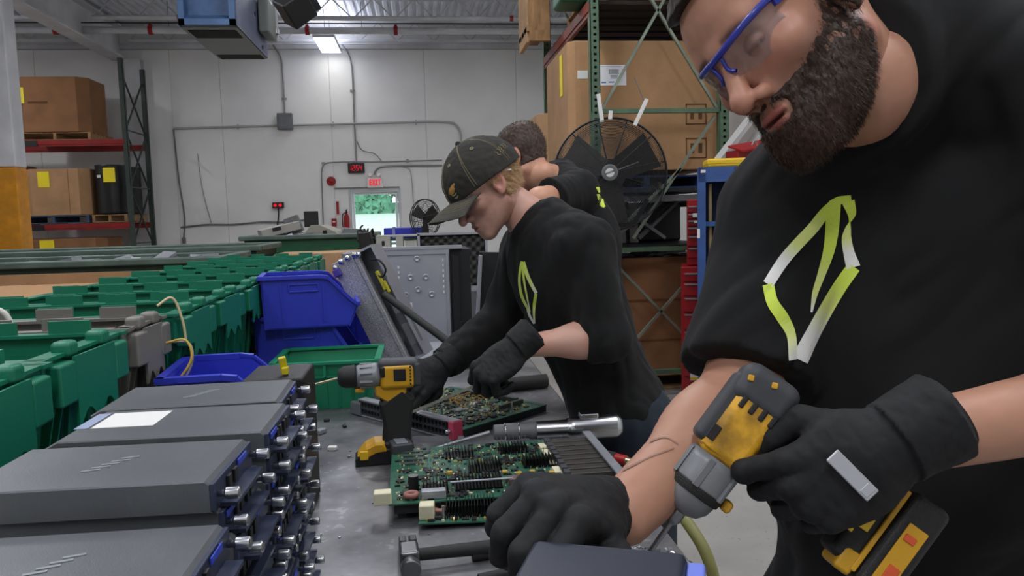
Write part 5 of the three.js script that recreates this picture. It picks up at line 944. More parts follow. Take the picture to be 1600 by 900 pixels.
// ---------------------------------------------------------------- people: signed distance fields meshed with surface nets
const noise3 = createNoise3D((() => { let s = 12345; return () => { s = (s * 1103515245 + 12345) & 0x7fffffff; return s / 0x7fffffff; }; })());
const smin = (a, b, k) => { if (k <= 0) return Math.min(a, b); const h = Math.max(k - Math.abs(a - b), 0) / k; return Math.min(a, b) - h * h * k * 0.25; };
const smax = (a, b, k) => -smin(-a, -b, k);
const sstep = (a, b, x) => { const t = Math.max(0, Math.min(1, (x - a) / (b - a))); return t * t * (3 - 2 * t); };
function cone(a, b, ra, rb) {              // round cone
  const [ax, ay, az] = a, bx = b[0] - ax, by = b[1] - ay, bz = b[2] - az, L2 = bx * bx + by * by + bz * bz || 1e-9;
  return (x, y, z) => { const px = x - ax, py = y - ay, pz = z - az; let t = (px * bx + py * by + pz * bz) / L2; t = t < 0 ? 0 : t > 1 ? 1 : t; const dx = px - t * bx, dy = py - t * by, dz = pz - t * bz; return Math.sqrt(dx * dx + dy * dy + dz * dz) - (ra + (rb - ra) * t); };
}
function ell(c, r, fr) {                   // ellipsoid, optionally in a frame {x,y,z}
  const [cx, cy, cz] = c, [rx, ry, rz] = r, f = fr;
  return (x, y, z) => { let px = x - cx, py = y - cy, pz = z - cz; if (f) { const u = px * f.x[0] + py * f.x[1] + pz * f.x[2], v = px * f.y[0] + py * f.y[1] + pz * f.y[2], w = px * f.z[0] + py * f.z[1] + pz * f.z[2]; px = u; py = v; pz = w; }
    const a = px / rx, b = py / ry, e = pz / rz, k0 = Math.sqrt(a * a + b * b + e * e), g = Math.sqrt((a / rx) ** 2 + (b / ry) ** 2 + (e / rz) ** 2); return g < 1e-9 ? -Math.min(rx, ry, rz) : k0 * (k0 - 1) / g; };
}
function union(list, k) { return (x, y, z) => { let d = 1e9; for (const q of list) d = smin(d, Array.isArray(q) ? q[0](x, y, z) : q(x, y, z), Array.isArray(q) ? q[1] : k); return d; }; }
function surfaceNets(f, lo, hi, cell, color) {
  const n = [0, 1, 2].map((i) => Math.ceil((hi[i] - lo[i]) / cell) + 2), [nx, ny, nz] = n, F = new Float32Array(nx * ny * nz);
  const ix = (i, j, k) => (k * ny + j) * nx + i;
  for (let k = 0; k < nz; k++) for (let j = 0; j < ny; j++) for (let i = 0; i < nx; i++) F[ix(i, j, k)] = f(lo[0] + i * cell, lo[1] + j * cell, lo[2] + k * cell);
  const vid = new Int32Array(nx * ny * nz).fill(-1), pos = [], idx = [];
  const off = [[0, 0, 0], [1, 0, 0], [0, 1, 0], [1, 1, 0], [0, 0, 1], [1, 0, 1], [0, 1, 1], [1, 1, 1]], ed = [[0, 1], [2, 3], [4, 5], [6, 7], [0, 2], [1, 3], [4, 6], [5, 7], [0, 4], [1, 5], [2, 6], [3, 7]];
  const v = new Float64Array(8);
  for (let k = 0; k < nz - 1; k++) for (let j = 0; j < ny - 1; j++) for (let i = 0; i < nx - 1; i++) {
    let m = 0; for (let q = 0; q < 8; q++) { v[q] = F[ix(i + off[q][0], j + off[q][1], k + off[q][2])]; if (v[q] < 0) m |= 1 << q; }
    if (m === 0 || m === 255) continue;
    let x = 0, y = 0, z = 0, c = 0;
    for (const [a, b] of ed) if ((v[a] < 0) !== (v[b] < 0)) { const t = v[a] / (v[a] - v[b]); x += off[a][0] + t * (off[b][0] - off[a][0]); y += off[a][1] + t * (off[b][1] - off[a][1]); z += off[a][2] + t * (off[b][2] - off[a][2]); c++; }
    vid[ix(i, j, k)] = pos.length / 3; pos.push(lo[0] + (i + x / c) * cell, lo[1] + (j + y / c) * cell, lo[2] + (k + z / c) * cell);
  }
  const quad = (a, b, c, d, flip) => { if (a < 0 || b < 0 || c < 0 || d < 0) return; if (flip) idx.push(a, c, b, a, d, c); else idx.push(a, b, c, a, c, d); };
  for (let k = 1; k < nz - 1; k++) for (let j = 1; j < ny - 1; j++) for (let i = 1; i < nx - 1; i++) {
    const s = F[ix(i, j, k)] < 0;
    if (s !== F[ix(i + 1, j, k)] < 0) quad(vid[ix(i, j - 1, k - 1)], vid[ix(i, j, k - 1)], vid[ix(i, j, k)], vid[ix(i, j - 1, k)], !s);
    if (s !== F[ix(i, j + 1, k)] < 0) quad(vid[ix(i - 1, j, k - 1)], vid[ix(i - 1, j, k)], vid[ix(i, j, k)], vid[ix(i, j, k - 1)], !s);
    if (s !== F[ix(i, j, k + 1)] < 0) quad(vid[ix(i - 1, j - 1, k)], vid[ix(i, j - 1, k)], vid[ix(i, j, k)], vid[ix(i - 1, j, k)], !s);
  }
  const g = new THREE.BufferGeometry(); g.setAttribute('position', new THREE.Float32BufferAttribute(pos, 3)); g.setIndex(idx);
  // normals from the field, so that fine relief shades smoothly
  const N = new Float32Array(pos.length), e = cell * 0.6;
  for (let i = 0; i < pos.length; i += 3) { const x = pos[i], y = pos[i + 1], z = pos[i + 2]; let a = f(x + e, y, z) - f(x - e, y, z), b = f(x, y + e, z) - f(x, y - e, z), c = f(x, y, z + e) - f(x, y, z - e); const l = Math.hypot(a, b, c) || 1; N[i] = a / l; N[i + 1] = b / l; N[i + 2] = c / l; }
  g.setAttribute('normal', new THREE.BufferAttribute(N, 3));
  if (color) { const C = new Float32Array(pos.length); for (let i = 0; i < pos.length; i += 3) { const c = color(pos[i], pos[i + 1], pos[i + 2], N[i], N[i + 1], N[i + 2]); C[i] = c[0]; C[i + 1] = c[1]; C[i + 2] = c[2]; } g.setAttribute('color', new THREE.BufferAttribute(C, 3)); }
  return boxUV(g);
}
const lin = (hex) => { const c = new THREE.Color(hex); return [c.r, c.g, c.b]; };
const mixc = (a, b, t) => [a[0] + (b[0] - a[0]) * t, a[1] + (b[1] - a[1]) * t, a[2] + (b[2] - a[2]) * t];
const skinMat = new THREE.MeshPhysicalMaterial({ vertexColors: true, roughness: 0.5, sheen: 0.15, sheenRoughness: 0.6, sheenColor: new THREE.Color('#ffb090') });
const frameMatrix = (h) => new THREE.Matrix4().set(h.x[0], h.y[0], h.z[0], h.o[0], h.x[1], h.y[1], h.z[1], h.o[1], h.x[2], h.y[2], h.z[2], h.o[2], 0, 0, 0, 1);
const vadd = (a, b, s = 1) => [a[0] + b[0] * s, a[1] + b[1] * s, a[2] + b[2] * s], vsub = (a, b) => [a[0] - b[0], a[1] - b[1], a[2] - b[2]], vlen = (a) => Math.hypot(...a), vnorm = (a) => { const l = vlen(a); return [a[0] / l, a[1] / l, a[2] / l]; };
const vcross = (a, b) => [a[1] * b[2] - a[2] * b[1], a[2] * b[0] - a[0] * b[2], a[0] * b[1] - a[1] * b[0]], vdot = (a, b) => a[0] * b[0] + a[1] * b[1] + a[2] * b[2], vmix = (a, b, t) => [a[0] + (b[0] - a[0]) * t, a[1] + (b[1] - a[1]) * t, a[2] + (b[2] - a[2]) * t];

// head in its own axes: x to the person's left, y up, z forward; eyes at y = 0
function headField(o = {}) {
  const wide = o.wide || 1, ear = o.ear ?? 1;
  const solid = [
    [ell([0, 0.035, -0.014], [0.0765 * wide, 0.088, 0.098]), 0.01],
    [ell([0, 0.035, 0.035], [0.064 * wide, 0.062, 0.058]), 0.03],
    [ell([0, -0.045, 0.03], [0.058 * wide, 0.072, 0.06]), 0.03],
    [cone([0.054 * wide, -0.062, -0.004], [0.014, -0.108, 0.07], 0.02, 0.017), 0.03],
    [cone([-0.054 * wide, -0.062, -0.004], [-0.014, -0.108, 0.07], 0.02, 0.017), 0.03],
    [ell([0, -0.108, 0.076], [0.022, 0.016, 0.017]), 0.015],
    [ell([0.043 * wide, -0.024, 0.062], [0.024, 0.02, 0.022]), 0.02],
    [ell([-0.043 * wide, -0.024, 0.062], [0.024, 0.02, 0.022]), 0.02],
    [cone([-0.04, 0.02, 0.076], [0, 0.014, 0.086], 0.012, 0.011), 0.015],
    [cone([0.04, 0.02, 0.076], [0, 0.014, 0.086], 0.012, 0.011), 0.015],
    [ell([0, -0.076, 0.076], [0.03, 0.026, 0.022]), 0.015],
    [cone([0, -0.045, -0.028], [0, -0.098, -0.034], 0.05 * (o.neck || 1), 0.048 * (o.neck || 1)), 0.03],
  ];
  const nose = [
    [cone([0, 0.012, 0.089], [0, -0.036, 0.109], 0.0085, 0.0115), 0.008],
    [ell([0, -0.042, 0.114], [0.0125, 0.0115, 0.0115]), 0.008],
    [ell([0.0145, -0.046, 0.098], [0.0085, 0.0085, 0.0115]), 0.006],
    [ell([-0.0145, -0.046, 0.098], [0.0085, 0.0085, 0.0115]), 0.006],
  ];
  const S = union(solid, 0.02), Nn = union(nose, 0.006);
  const so = [ell([0.032, -0.002, 0.1], [0.019, 0.012, 0.016]), ell([-0.032, -0.002, 0.1], [0.019, 0.012, 0.016])];
  const eye = [ell([0.032, -0.003, 0.0765], [0.0135, 0.012, 0.0125]), ell([-0.032, -0.003, 0.0765], [0.0135, 0.012, 0.0125])];
  const lid = [cone([0.021, -0.006, 0.083], [0.042, -0.006, 0.08], 0.0008, 0.0008), cone([-0.021, -0.006, 0.083], [-0.042, -0.006, 0.08], 0.0008, 0.0008)];
  const nos = [ell([0.0095, -0.0535, 0.103], [0.0055, 0.0048, 0.009]), ell([-0.0095, -0.0535, 0.103], [0.0055, 0.0048, 0.009])];
  const lips = union([[ell([0, -0.0715, 0.0945], [0.021, 0.0058, 0.0075]), 0.004], [ell([0, -0.083, 0.0925], [0.018, 0.0068, 0.0085]), 0.003]], 0.003);
  const slit = ell([0, -0.0768, 0.103], [0.025, 0.0016, 0.012]), phil = ell([0, -0.062, 0.108], [0.004, 0.008, 0.006]);
  const ef = (s) => { const fr = { x: [1, 0, 0], y: [0, 0.96, -0.28], z: [0, 0.28, 0.96] }; const a = ell([s * 0.08 * wide, -0.008, -0.012], [0.009, 0.033, 0.019], fr), b = ell([s * 0.088 * wide, -0.004, -0.008], [0.007, 0.022, 0.011], fr), c = ell([s * 0.079 * wide, -0.034, 0.0], [0.006, 0.009, 0.008]), tr = ell([s * 0.079 * wide, -0.012, 0.006], [0.006, 0.008, 0.005]); return (x, y, z) => smin(smin(smax(a(x, y, z), -b(x, y, z), 0.004), c(x, y, z), 0.006), tr(x, y, z), 0.004); };
  const ears = [ef(1), ef(-1)];
  const skull = (x, y, z) => S(x, y, z);
  const f = (x, y, z) => {
    let d = S(x, y, z);
    if (z > 0.03) {
      d = smax(d, -so[0](x, y, z), 0.014); d = smax(d, -so[1](x, y, z), 0.014);
      d = smin(d, Nn(x, y, z), 0.009);
      d = smin(d, eye[0](x, y, z), 0.002); d = smin(d, eye[1](x, y, z), 0.002);
      d = smax(d, -lid[0](x, y, z), 0.001); d = smax(d, -lid[1](x, y, z), 0.001);
      d = smax(d, -phil(x, y, z), 0.004); d = smin(d, lips(x, y, z), 0.004); d = smax(d, -slit(x, y, z), 0.002);
      d = smax(d, -nos[0](x, y, z), 0.003); d = smax(d, -nos[1](x, y, z), 0.003);
    }
    if (ear && z < 0.06 && z > -0.08) { d = smin(d, ears[0](x, y, z), 0.006); d = smin(d, ears[1](x, y, z), 0.006); }
    return d;
  };
  f.skull = skull; f.eye = eye; f.lips = lips; f.nos = nos; f.slit = slit;
  return f;
}
function headColor(f, base, o = {}) {
  const red = lin('#b5695c'), lipc = lin(o.lip || '#a8605a'), dark = lin('#3a1f18'), hair = lin(o.brow || '#4a3524'), st = lin(o.stubble || '#6d5448');
  return (x, y, z) => {
    const n = 0.5 + 0.5 * noise3(x * 60, y * 60, z * 60), m = 0.5 + 0.5 * noise3(x * 18 + 7, y * 18, z * 18);
    let c = mixc(base, red, 0.1 + 0.12 * m);
    c = c.map((v) => v * (0.93 + 0.12 * n));
    const ax = Math.abs(x);
    c = mixc(c, red, 0.35 * Math.exp(-(((ax - 0.045) / 0.02) ** 2 + ((y + 0.03) / 0.018) ** 2)) * (z > 0.03 ? 1 : 0));
    c = mixc(c, red, 0.4 * Math.exp(-((x / 0.014) ** 2 + ((y + 0.042) / 0.014) ** 2)) * (z > 0.09 ? 1 : 0));
    if (ax > 0.074) c = mixc(c, red, 0.45);
    if (z > 0.06) {
      const l = f.lips(x, y, z); c = mixc(c, lipc, 0.85 * sstep(0.0022, -0.0005, l));
      c = mixc(c, dark, 0.8 * sstep(0.002, -0.001, f.slit(x, y, z)));
      c = mixc(c, dark, 0.85 * sstep(0.0015, -0.001, Math.min(f.nos[0](x, y, z), f.nos[1](x, y, z))));
      const by = 0.021 - 0.25 * Math.max(0, ax - 0.034), b = Math.exp(-(((y - by) / 0.0038) ** 2)) * sstep(0.012, 0.018, ax) * sstep(0.055, 0.045, ax) * sstep(0.05, 0.056, z);
      c = mixc(c, hair, 0.75 * b * (0.7 + 0.6 * n));
      const ly = Math.exp(-(((y + 0.0065) / 0.0024) ** 2)) * sstep(0.003, 0.001, Math.min(f.eye[0](x, y, z), f.eye[1](x, y, z))); c = mixc(c, dark, 0.8 * ly);
      c = mixc(c, red, 0.25 * Math.exp(-(((y + 0.003) / 0.012) ** 2 + ((ax - 0.032) / 0.02) ** 2)));
    }
    if (o.stub) c = mixc(c, st, o.stub * o.region(x, y, z) * (0.6 + 0.5 * n));
    return c;
  };
}
// hand in its own axes: origin at the wrist, y to the knuckles, x to the thumb side (right hand), z out of the palm
function handField(o = {}) {
  const r = o.r || 1, curl = o.curl || [[50, 60, 35], [55, 62, 35], [58, 64, 35], [60, 64, 35]], parts = [], palm = [];
  palm.push([ell([-0.002, 0.05, 0], [0.043 * r, 0.058, 0.0175 * r]), 0.01], [ell([0.02, 0.035, 0.01], [0.02 * r, 0.034, 0.017 * r]), 0.012], [ell([-0.026, 0.04, 0.008], [0.018 * r, 0.04, 0.015 * r]), 0.012]);
  palm.push([cone([0, -0.06, 0], [0, 0.02, 0], (o.wrist || 0.031) * r, 0.026 * r), 0.02]);
  const base = [[0.0305, 0.093], [0.0095, 0.098], [-0.0125, 0.094], [-0.0325, 0.084]], len = [[0.042, 0.026, 0.021], [0.046, 0.029, 0.022], [0.042, 0.027, 0.022], [0.034, 0.021, 0.019]], rad0 = [0.0105, 0.0108, 0.0103, 0.0092], spread = o.spread || [6, 1, -4, -9];
  const fingers = [];
  base.forEach(([bx, by], i) => {
    let p = [bx, by, 0], a = 0; const s = Math.sin(rad(spread[i])), seg = [];
    seg.push([cone([bx * 0.7, by - 0.04, 0], p, 0.0125 * r, rad0[i] * 1.15 * r), 0.008]);
    for (let j = 0; j < 3; j++) { a += rad(curl[i][j]); const q = [p[0] + s * len[i][j], p[1] + Math.cos(a) * len[i][j], p[2] + Math.sin(a) * len[i][j]]; seg.push([cone(p, q, rad0[i] * r * (1.06 - 0.05 * j), rad0[i] * r * (1.0 - 0.07 * j)), 0.003]); p = q; }
    fingers.push(union(seg, 0.003));
  });
  const th = o.thumb || [[0.024, 0.03, 0.012], [0.05, 0.058, 0.026], [0.052, 0.085, 0.04], [0.045, 0.105, 0.05]];
  const thumb = union([[cone(th[0], th[1], 0.0155 * r, 0.013 * r), 0.01], [cone(th[1], th[2], 0.0128 * r, 0.0115 * r), 0.004], [cone(th[2], th[3], 0.0118 * r, 0.0098 * r), 0.003]], 0.004);
  const P = union(palm, 0.012), amp = o.wrinkle ?? 0.0009;
  const f = (x, y, z) => {
    let d = P(x, y, z); let q = 1e9;
    for (const g of fingers) { const e = g(x, y, z); q = smin(q, e, 0.0012); }
    d = smin(d, q, 0.006); d = smin(d, thumb(x, y, z), 0.007);
    if (o.cuff) { const c = o.cuff, h = y + c.len / 2; const e = Math.max(Math.hypot(x, z * 1.05) - (c.r + 0.08 * Math.max(0, -y)), Math.abs(h) - c.len / 2); d = smin(d, e, 0.006); }
    if (d < 0.006) d += amp * (noise3(x * 40, y * 80, z * 40) + 0.4 * noise3(x * 100, y * 140, z * 100));
    return d;
  };
  return f;
}
function handMesh(name, o, fr, mat, parent, mirror, cell = 0.0028) {
  const f = handField(o), y0 = o.cuff ? -o.cuff.len - 0.006 : -0.068;
  const g = surfaceNets(mirror ? (x, y, z) => f(-x, y, z) : f, [-0.085, y0, -0.05], [0.09, 0.22, 0.12], cell);
  if (o.s) g.scale(o.s, o.s, o.s); g.applyMatrix4(frameMatrix(fr)); boxUV(g);
  return mesh(name, g, mat, parent);
}
const frameOf = (o, y, z) => { const Y = vnorm(y); let Z = vadd(z, Y, -vdot(z, Y)); Z = vnorm(Z); const X = vcross(Y, Z); return { o, x: X, y: Y, z: Z }; };
function limbs(J) {                        // field of the body under the clothes
  const T = vnorm(vsub(J.neck, J.pelvis)), S0 = vsub(J.shL, J.shR), S = vnorm(vadd(S0, T, -vdot(S0, T))), Nf = vcross(S, T), fr = { x: S, y: T, z: Nf }, b = J.build || 1;
  const sp = (t) => vmix(J.pelvis, J.neck, t), hipL = vadd(vadd(J.pelvis, S, 0.085), T, -0.05), hipR = vadd(vadd(J.pelvis, S, -0.085), T, -0.05);
  const torso = [
    [ell(J.chest, [0.165 * b, 0.19, 0.115 * b], fr), 0.06], [ell(sp(0.35), [0.15 * b, 0.19, 0.11 * b], fr), 0.08], [ell(J.pelvis, [0.165 * b, 0.14, 0.115 * b], fr), 0.08],
    [cone(vmix(J.neck, J.shL, 0.25), vmix(J.neck, J.shL, 0.95), 0.06, 0.058), 0.05], [cone(vmix(J.neck, J.shR, 0.25), vmix(J.neck, J.shR, 0.95), 0.06, 0.058), 0.05]];
  const arms = [[cone(J.shL, J.elL, 0.056, 0.044), 0.04], [cone(J.elL, J.wrL, 0.045, 0.03), 0.015], [cone(J.shR, J.elR, 0.056, 0.044), 0.04], [cone(J.elR, J.wrR, 0.045, 0.03), 0.015]];
  for (const s of ['L', 'R']) { const m = vmix(J['el' + s], J['wr' + s], 0.28); arms.push([ell(m, [0.05, 0.075, 0.045], frameOf(m, vsub(J['wr' + s], J['el' + s]), [0.1, 0.2, 1])), 0.02]); }
  const neck = [[cone(vadd(J.neck, T, -0.035), J.headBase, 0.058 * (J.neckR || 1), 0.056 * (J.neckR || 1)), 0.04]];
  const legs = []; const kn = { L: J.knL, R: J.knR }, an = { L: J.anL, R: J.anR };
  for (const [h, k, a] of [[hipL, J.knL, J.anL], [hipR, J.knR, J.anR]]) legs.push([cone(h, k, 0.088, 0.06), 0.05], [cone(k, a, 0.06, 0.042), 0.02]);
  return { T, S, Nf, fr, torso, arms, neck, legs, hipL, hipR, sp };
}
function bounds(pts, m) { const lo = [1e9, 1e9, 1e9], hi = [-1e9, -1e9, -1e9]; for (const p of pts) for (let i = 0; i < 3; i++) { lo[i] = Math.min(lo[i], p[i] - m); hi[i] = Math.max(hi[i], p[i] + m); } return [lo, hi]; }
function mergeSkin(list) { const g = list.map((q) => { const h = q.index ? q.toNonIndexed() : q; for (const k of Object.keys(h.attributes)) if (!['position', 'normal', 'uv', 'color'].includes(k)) h.deleteAttribute(k); return h; }); return mergeGeometries(g); }
function strands(f, sample, n, len, r, mat, parent, name, flow) {   // short tapered hairs rooted on a field
  const pos = [], R = () => rnd();
  let made = 0, tries = 0;
  while (made < n && tries < n * 60) {
    tries++;
    const p = sample(); if (!p) continue;
    let [x, y, z] = p, e = 0.0015;
    for (let it = 0; it < 4; it++) { const d = f(x, y, z), a = f(x + e, y, z) - f(x - e, y, z), b = f(x, y + e, z) - f(x, y - e, z), c = f(x, y, z + e) - f(x, y, z - e), l = Math.hypot(a, b, c) || 1; x -= d * a / l; y -= d * b / l; z -= d * c / l; }
    if (Math.abs(f(x, y, z)) > 0.002) continue;
    let a = f(x + e, y, z) - f(x - e, y, z), b = f(x, y + e, z) - f(x, y - e, z), c = f(x, y, z + e) - f(x, y, z - e); const l = Math.hypot(a, b, c) || 1, nrm = [a / l, b / l, c / l];
    const fl = flow(x, y, z, nrm); if (!fl) continue;
    const d = vnorm(vadd(vadd(fl, nrm, 0.35), [R() - 0.5, R() - 0.5, R() - 0.5], 0.7)), L = len * (0.6 + 0.8 * R());
    const s1 = vnorm(vcross(d, nrm).map((q) => q + 1e-4)), s2 = vcross(d, s1), mid = vadd([x, y, z], d, L * 0.5), tip = vadd(vadd([x, y, z], d, L), nrm, -L * 0.25);
    const ring = (c0, rr0) => [0, 1, 2].map((k) => { const t = k * 2 * PI / 3; return vadd(vadd(c0, s1, rr0 * Math.cos(t)), s2, rr0 * Math.sin(t)); });
    const A = ring(vadd([x, y, z], nrm, -0.001), r), B = ring(mid, r * 0.8);
    for (let k = 0; k < 3; k++) { const j = (k + 1) % 3; pos.push(...A[k], ...A[j], ...B[j], ...A[k], ...B[j], ...B[k], ...B[k], ...B[j], ...tip); }
    made++;
  }
  const g = new THREE.BufferGeometry(); g.setAttribute('position', new THREE.Float32BufferAttribute(pos, 3)); g.computeVertexNormals(); boxUV(g);
  const m = mesh(name, g, mat, parent); m.userData.kind = 'stuff'; return m;
}
MT.shirt = std('#07090a', 0.92, 0, { sheen: 0.12, sheenRoughness: 0.5, sheenColor: new THREE.Color('#3a4042') });
MT.glove = std('#0f1114', 0.78, 0, { sheen: 0.18, sheenRoughness: 0.5, sheenColor: new THREE.Color('#445') });
MT.jeans = std('#1d2632', 0.85);
MT.darkTrouser = std('#14171b', 0.85);
MT.print = new THREE.MeshPhysicalMaterial({ vertexColors: true, roughness: 0.75 });
MT.clearLens = std('#e6ecf4', 0.03, 0, { transmission: 1, thickness: 0, ior: 1.65 });
function shirtField(J, B, o) {             // o: inflate, sleeve lengths, hem height along T, wrinkles
  const inf = o.inf ?? 0.014, tor = union([...B.torso.map(([f, k]) => [f, k])], 0.06);
  const slv = (s) => {
    const sh = J['sh' + s], el = J['el' + s], wr = J['wr' + s], t = o['sleeve' + s];
    if (t <= 1) { const dir = vnorm(vsub(el, sh)), end = vmix(sh, el, t), c = cone(sh, vmix(sh, el, 1.15), 0.066 + inf * 0.6, 0.05 + inf + (o.flare || 0.006)); return (x, y, z) => smax(c(x, y, z), (x - end[0]) * dir[0] + (y - end[1]) * dir[1] + (z - end[2]) * dir[2], 0.006); }
    const dir = vnorm(vsub(wr, el)), end = vmix(el, wr, t - 1), a = cone(sh, el, 0.062 + inf, 0.05 + inf), b = cone(el, wr, 0.05 + inf * 0.9, 0.038 + inf * 0.8);
    return (x, y, z) => smin(a(x, y, z), smax(b(x, y, z), (x - end[0]) * dir[0] + (y - end[1]) * dir[1] + (z - end[2]) * dir[2], 0.006), 0.02);
  };
  const sL = slv('L'), sR = slv('R'), hemP = B.sp(o.hem ?? -0.05), T = B.T, W = o.wr || 0.004, dr = o.drape;
  const nd = vnorm(vadd(B.T, vnorm(vsub(J.headBase, J.neck)), o.hb ?? 0.8)), nh = o.collar ?? 0.012, cutR = 0;
  const loops = vadd(J.neck, nd, nh), nA = vadd(J.neck, vsub(J.headBase, J.neck), -0.4), nR = 0.062 * (J.neckR || 1) + 0.006, nC = cone(nA, J.headBase, nR + 0.006, nR);
  const neckPart = (x, y, z) => { const h = (x - loops[0]) * nd[0] + (y - loops[1]) * nd[1] + (z - loops[2]) * nd[2]; let c = nC(x, y, z); if (h > -0.018) c -= 0.0016; return smax(c, h, 0.005); };
  return (x, y, z) => {
    let d = tor(x, y, z) - inf; d = smin(d, neckPart(x, y, z), 0.03); d = smin(d, sL(x, y, z), 0.045); d = smin(d, sR(x, y, z), 0.045);
    if (d < 0.05) {
      const u = x * dr[0] + y * dr[1] + z * dr[2], px = x - u * dr[0] * 0.72, py = y - u * dr[1] * 0.72, pz = z - u * dr[2] * 0.72;
      const n1 = noise3(px * 7, py * 7, pz * 7), n2 = noise3(px * 15 + 5, py * 15, pz * 15), fold = (q) => 1 - 2 * Math.sqrt(q * q + 0.01);
      d += W * (0.9 * fold(n1) + 0.45 * fold(n2)) - W * 0.25;
      if (o.extra) d += o.extra(x, y, z);
    }
    d = smax(d, -((x - hemP[0]) * T[0] + (y - hemP[1]) * T[1] + (z - hemP[2]) * T[2]), 0.008);
    return d;
  };
}
function decal(name, f, fr, strips, parent) {   // flat print laid on a field: fr {o, x, y (down), n}, strips [[u, v, width, colour], ...] centre lines in metres
  const pos = [], col = [], idx = [], ok = [];
  for (const st of strips) {
    const c = new THREE.CatmullRomCurve3(st.map(([u, v]) => V(u, v, 0)), false, 'centripetal'), N = 60, M = 6, base = pos.length / 3;
    for (let i = 0; i <= N; i++) {
      const t = i / N, q = c.getPoint(t), tg = c.getTangent(t), s = t * (st.length - 1), k = Math.min(st.length - 2, Math.floor(s)), a = s - k;
      const w = st[k][2] * (1 - a) + st[k + 1][2] * a, cl = mixc(st[k][3], st[k + 1][3], a);
      for (let j = 0; j <= M; j++) {
        const h = (j / M - 0.5) * w, u = q.x - tg.y * h, v = q.y + tg.x * h;
        let p = vadd(vadd(vadd(fr.o, fr.x, u), fr.y, v), fr.n, 0.3);
        let hit = false; for (let it = 0; it < 60; it++) { const d = f(...p); if (Math.abs(d) < 3e-4) { hit = true; break; } if (d > 1) break; p = vadd(p, fr.n, -d * 0.8); }
        p = vadd(p, fr.n, 0.0014); ok.push(hit); pos.push(...p); col.push(...cl);
      }
    }
    for (let i = 0; i < N; i++) for (let j = 0; j < M; j++) { const a = base + i * (M + 1) + j, b = a + M + 1; if (ok[a] && ok[b] && ok[a + 1] && ok[b + 1]) idx.push(a, a + 1, b, b, a + 1, b + 1); }
  }
  const g = new THREE.BufferGeometry(); g.setAttribute('position', new THREE.Float32BufferAttribute(pos, 3)); g.setAttribute('color', new THREE.Float32BufferAttribute(col, 3)); g.setIndex(idx); const ng = g.toNonIndexed(); ng.computeVertexNormals(); boxUV(ng);
  return mesh(name, ng, MT.print, parent);
}
const LIME = lin('#d6ec58'), LIME2 = lin('#e0eb8a'), WHITE = lin('#eeeeea');
// ---------------------------------------------------------------- the three workers: joints in metres
const P3 = {head: {x: [0.1373, 0.3916, 0.9098], y: [-0.5737, 0.7802, -0.2492], z: [-0.8075, -0.4878, 0.3318], o: [0.4055, 1.6988, -0.8254]}, shR: [0.457, 1.482, -0.926], elR: [0.354, 1.281, -0.828], wrR: [0.181, 1.215, -0.69], shL: [0.6886, 1.6179, -0.7593], elL: [0.7056, 1.3275, -0.6291], wrL: [0.464, 1.286, -0.633], neck: [0.568, 1.69, -0.841], chest: [0.639, 1.421, -0.898], pelvis: [0.628, 0.929, -0.884]} ;
const P1 = {head: {x: [0.2472, 0.0769, 0.9659], y: [-0.5942, 0.7994, 0.0885], z: [-0.7654, -0.5958, 0.2433], o: [0.18, 1.589, -2.131]}, shL: [0.426, 1.417, -1.985], elL: [0.467, 1.18, -1.938], wrL: [0.261, 1.168, -1.941], shR: [0.316, 1.39, -2.299], elR: [0.241, 1.185, -2.329], wrR: [0.047, 1.079, -2.18], neck: [0.331, 1.487, -2.134], chest: [0.395, 1.315, -2.121], pelvis: [0.55, 0.93, -2.157]} ;
const P2 = {head: {x: [-0.5685, 0.0938, 0.8173], y: [-0.3534, 0.8693, -0.3456], z: [-0.7429, -0.4853, -0.4611], o: [0.407, 1.725, -3.007]}, shL: [0.612, 1.588, -2.919], elL: [0.427, 1.558, -2.736], wrL: [0.481, 1.327, -2.809], shR: [0.533, 1.547, -3.279], elR: [0.531, 1.27, -3.304], wrR: [0.455, 1.154, -3.1], neck: [0.548, 1.658, -3.065], chest: [0.66, 1.411, -3.099], pelvis: [0.77, 0.893, -3.139]} ;
const CR = [0.9925, -0.0261, 0.119], CU = [0.0368, 0.9954, -0.0887], CB = [-0.1162, 0.0924, 0.9889];
const dir = (a, b, c) => vnorm([0, 1, 2].map((i) => a * CR[i] + b * CU[i] + c * CB[i]));
const headPt = (J, p) => { const h = J.head; return [0, 1, 2].map((i) => h.o[i] + h.x[i] * p[0] + h.y[i] * p[1] + h.z[i] * p[2]); };
const LO = [-0.11, -0.175, -0.135], HI = [0.11, 0.145, 0.15];
function toSkin(g, fr) { g.applyMatrix4(frameMatrix(fr)); return boxUV(g); }
